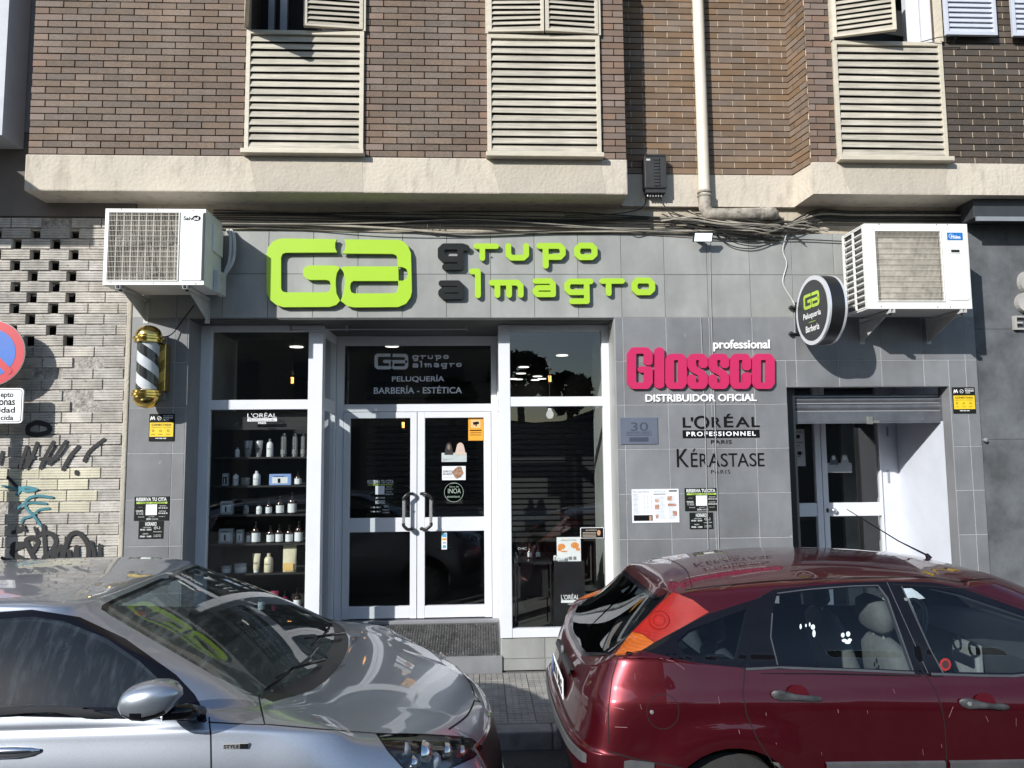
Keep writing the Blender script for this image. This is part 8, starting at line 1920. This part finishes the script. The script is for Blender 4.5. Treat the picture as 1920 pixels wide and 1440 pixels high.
# door mirror
def mirror(sgn):
    cc = at(284, 1311, -3.74); yb = cc.y
    def Y(y): return y if sgn > 0 else 2*ys-y
    prof = []; n_ = 24; vs = []
    # rounded housing pointing sideways: sections along x
    SC = .80
    secs = [(-.118, .010, .030, .004), (-.112, .040, .055, .003), (-.09, .058, .075, .0), (-.05, .074, .085, -.004), (.0, .080, .088, -.002), (.05, .074, .080, .003), (.085, .060, .064, .006), (.108, .038, .045, .006), (.118, .012, .02, .004)]
    for dx, hz, hy, dz in secs:
        for k in range(n_):
            a = 2*math.pi*k/n_; cz_ = math.copysign(abs(math.sin(a))**.8, math.sin(a)); cy_ = math.copysign(abs(math.cos(a))**.8, math.cos(a)); vs.append((cc.x+SC*(dx+.01*cz_), Y(yb-SC*hy*cy_), cc.z+SC*(dz+hz*cz_)))
    fs = [(i*n_+k, i*n_+(k+1) % n_, (i+1)*n_+(k+1) % n_, (i+1)*n_+k) for i in range(len(secs)-1) for k in range(n_)]+[tuple(range(n_))[::-1], tuple((len(secs)-1)*n_+k for k in range(n_))]
    q = MB(); q.add(vs, fs); low = [i for i, f in enumerate(q.f) if np.mean([q.v[j][2] for j in f]) < cc.z-.030]
    q.m = [1 if i in set(low) else 0 for i in range(len(q.f))]; o = q.build('door_mirror', [sil_p, trim], sc_, smooth=2)
    if sgn < 0: 
        o.data.flip_normals()
    q = MB(); q.add([(cc.x-.119, Y(yb-.035), cc.z-.03), (cc.x-.119, Y(yb+.035), cc.z-.03), (cc.x-.119, Y(yb+.035), cc.z+.03), (cc.x-.119, Y(yb-.035), cc.z+.03)], [(0, 1, 2, 3)]); 
    s_ = on_skin(sil, (372, 1330), .0); q = MB().tube([(cc.x+.03, Y(yb+.02), cc.z-.055), (cc.x+.09, Y(yb+.07), cc.z-.065), (s_.x, Y(s_.y), s_.z-.02)], [.022, .026, .034], 12); q.build('mirror_arm', trim, o, smooth=2)
mirror(1)
# wipers
def wiper(p0, p1, p2, nm='wiper'):
    q = MB(); a = Vector(p0); b = Vector(p1); c = Vector(p2); q.tube([a, b], [.009, .006], 8); q.tube([b+(c-b)*t for t in (0, 1)], .004, 6); return q.build(nm, trim, sc_, smooth=2)
def sk(x, h, lift=.012, side=1): W, n = sil.ev(*sil.hit(('t', x, abs(h)))); p = Vector(W[0])+Vector(n[0])*lift; return p if h >= 0 else Vector((p.x, 2*ys-p.y, p.z))
wiper(sk(-.72, .10, .02), sk(-.80, .36, .02), sk(-.83, .50, .012)); q = MB().tube([sk(-.835, .62, .012), sk(-.80, .40, .014), sk(-.775, .15, .014), sk(-.775, -.02, .014)], .0055, 6); q.build('wiper_blade', trim, sc_)
wiper(sk(-.72, -.42, .02), sk(-.80, -.16, .02), sk(-.84, -.05, .012)); q = MB().tube([sk(-.80, -.02, .012), sk(-.79, -.25, .014), sk(-.80, -.5, .014)], .0055, 6); q.build('wiper_blade', trim, sc_)
# handle, badge
c = on_skin(sil, (5, 1408), .0); h = MB(); vs = []; n_ = 14; prof = [(-.12, .008, .008), (-.10, .016, .018), (-.03, .020, .028), (.05, .019, .028), (.10, .014, .020), (.13, .006, .008)]
for dx, rz_, ry_ in prof:
    for k in range(n_): a = 2*math.pi*k/n_; vs.append((c.x+dx, c.y-.002-ry_*(.5+.5*math.cos(a)), c.z+rz_*math.sin(a)))
h.add(vs, [(i*n_+k, i*n_+(k+1) % n_, (i+1)*n_+(k+1) % n_, (i+1)*n_+k) for i in range(len(prof)-1) for k in range(n_)]); h.build('door_handle', chrome, sc_, smooth=2)
p = on_skin(sil, (443, 1399), .002); MB().box(p.x-.044, p.x+.044, p.y-.003, p.y+.004, p.z-.0095, p.z+.0095).build('style_badge', alloy, sc_, bevel=.001)
MB().box(p.x+.014, p.x+.043, p.y-.0042, p.y-.003, p.z-.0085, p.z+.0085).build('badge_field', black_print, sc_)
q = MB(); add_text(q, 'STYLE', p.x-.042, p.z-.006, p.x+.011, p.z+.006, p.y-.0045, bold=.02); q.build('badge_lettering', black_print, sc_)
for (wx, sgn) in ((-.72, 1), (-3.3, 1), (-.72, -1), (-3.3, -1)): wheel(sc_, wx, ys-sgn*.86, RG+.31, .31, sgn)
# cabin
for sy in (-1, 1): seat(sc_, -1.95, ys+sy*.37, .42, liner, hz=.58, recline=.28)
q = MB(); q.add([(-1.42, ys-.72, .60), (-1.42, ys+.72, .60), (-1.34, ys+.72, .98), (-1.34, ys-.72, .98), (-1.18, ys-.70, 1.03), (-1.18, ys+.70, 1.03), (-.76, ys-.60, .99), (-.76, ys+.60, .99)], [(0, 1, 2, 3), (3, 2, 5, 4), (4, 5, 7, 6)]); q.build('dashboard', dash, sc_, smooth=True)
MB().box(-3.4, -.9, ys-.72, ys+.72, .18, .22).build('cabin_floor', liner, sc_)
sw = Vector((-1.50, ys+.37, .96)); q = MB().tube([sw+(e1*math.cos(a)+e2*math.sin(a))*.18 for a in np.linspace(0, 2*math.pi, 33)], .015, 8, cap=False); q.build('steering_wheel', dash, sc_, smooth=True)
blob('windscreen_sticker', [(255, 1142), (275, 1146), (272, 1155), (252, 1150)], M('red_toll_sticker', (.35, .05, .02), .5), sc_, sil, -.004)
# small droppings on the roof
# ================================================================ the other side of the street (seen in reflections)
ob = thing('apartment_building', 'long pale block of flats across the street behind the camera', 'building', (-16, -24, 0))
obm = M('ochre_render', (.30, .26, .21), .85, scale=.6); obd = M('closed_shutters', (.10, .11, .11), .6)
MB().box(-45, .6, -34, -24, -.4, 11.5).build('wall', obm, ob)
q = MB()
for i in range(16):
    for k in range(3): q.box(-44+i*2.8, -42.6+i*2.8, -24.05, -23.99, 4.2+k*2.6, 5.8+k*2.6)
q.build('windows', obd, ob)
for i in range(9): MB().box(-44+i*4.95, -39.7+i*4.95, -24.08, -23.99, 0, 3.1).build('shop_shutter', obd, ob)
gw = thing('garden_wall', 'low grey wall with a closed shutter across the street behind the camera', 'wall', (12, -20, 0)); MB().box(.7, 40, -20.3, -20, -.4, 3.0).build('wall', M('weathered_wall', (.14, .14, .135), .9, scale=1), gw)
fol = M('dark_foliage', (.05, .07, .03), .8, var=.3, scale=2, rnd=.2)
def env_tree(x, y, h, r_, lab, cat='tree'):
    t = thing('palm_tree' if 'palm' in lab else 'tree', lab, cat, (x, y, 0)); MB().tube([(x, y, 0), (x+.1, y, h*.5), (x, y, h)], [.2, .15, .12], 8).build('trunk', M('bark', (.12, .09, .06), .9) if 'bark' not in bpy.data.materials else bpy.data.materials['bark'], t)
    q = MB(); rnd = random.Random(int(x*10))
    for k in range(420):
        a, b = rnd.uniform(0, 6.28), rnd.uniform(-1, 1); rr_ = r_*rnd.uniform(.45, 1)**.5; c = Vector((x+rr_*math.cos(a)*math.sqrt(1-b*b), y+rr_*math.sin(a)*math.sqrt(1-b*b), h+b*rr_*.8)); d = Vector((rnd.uniform(-1, 1), rnd.uniform(-1, 1), rnd.uniform(-1, 1))).normalized(); e = d.orthogonal().normalized(); s_ = rnd.uniform(.12, .3)
        q.add([c-d*s_, c+e*s_*.6, c+d*s_, c-e*s_*.6], [(0, 1, 2, 3)])
    q.build('crown', fol, t, kind='stuff')
for x, y, h, r_, lab in ((1.6, -22, 4.9, 1.2, 'round dark tree nearest the tall block across the street'), (3.6, -22.5, 4.3, 1.0, 'smaller round tree across the street'), (6.5, -23, 3.6, 1.1, 'lowest tree beside the garden wall across the street'), (-1.0, -19.5, 4.0, .9, 'slim tree standing in front of the block across the street')): env_tree(x, y, h, r_, lab)
q = MB(); n_ = 40
for j, (yy, base) in enumerate(((-230, 9.0), (-260, 15.0))):
    vs = [(-200+10*k, yy, -.5) for k in range(n_)]+[(-200+10*k, yy, base+4*math.sin(k*.5+j)+2*math.sin(k*1.3)) for k in range(n_)]+[(-200+10*k, yy-80, -.5) for k in range(n_)]
    q.add(vs, [(k+1, k, n_+k, n_+k+1) for k in range(n_-1)]+[(n_+k+1, n_+k, 2*n_+k, 2*n_+k+1) for k in range(n_-1)])
q.build('hills', M('blue_grey_hills', (.07, .09, .10), .95), kind='structure')
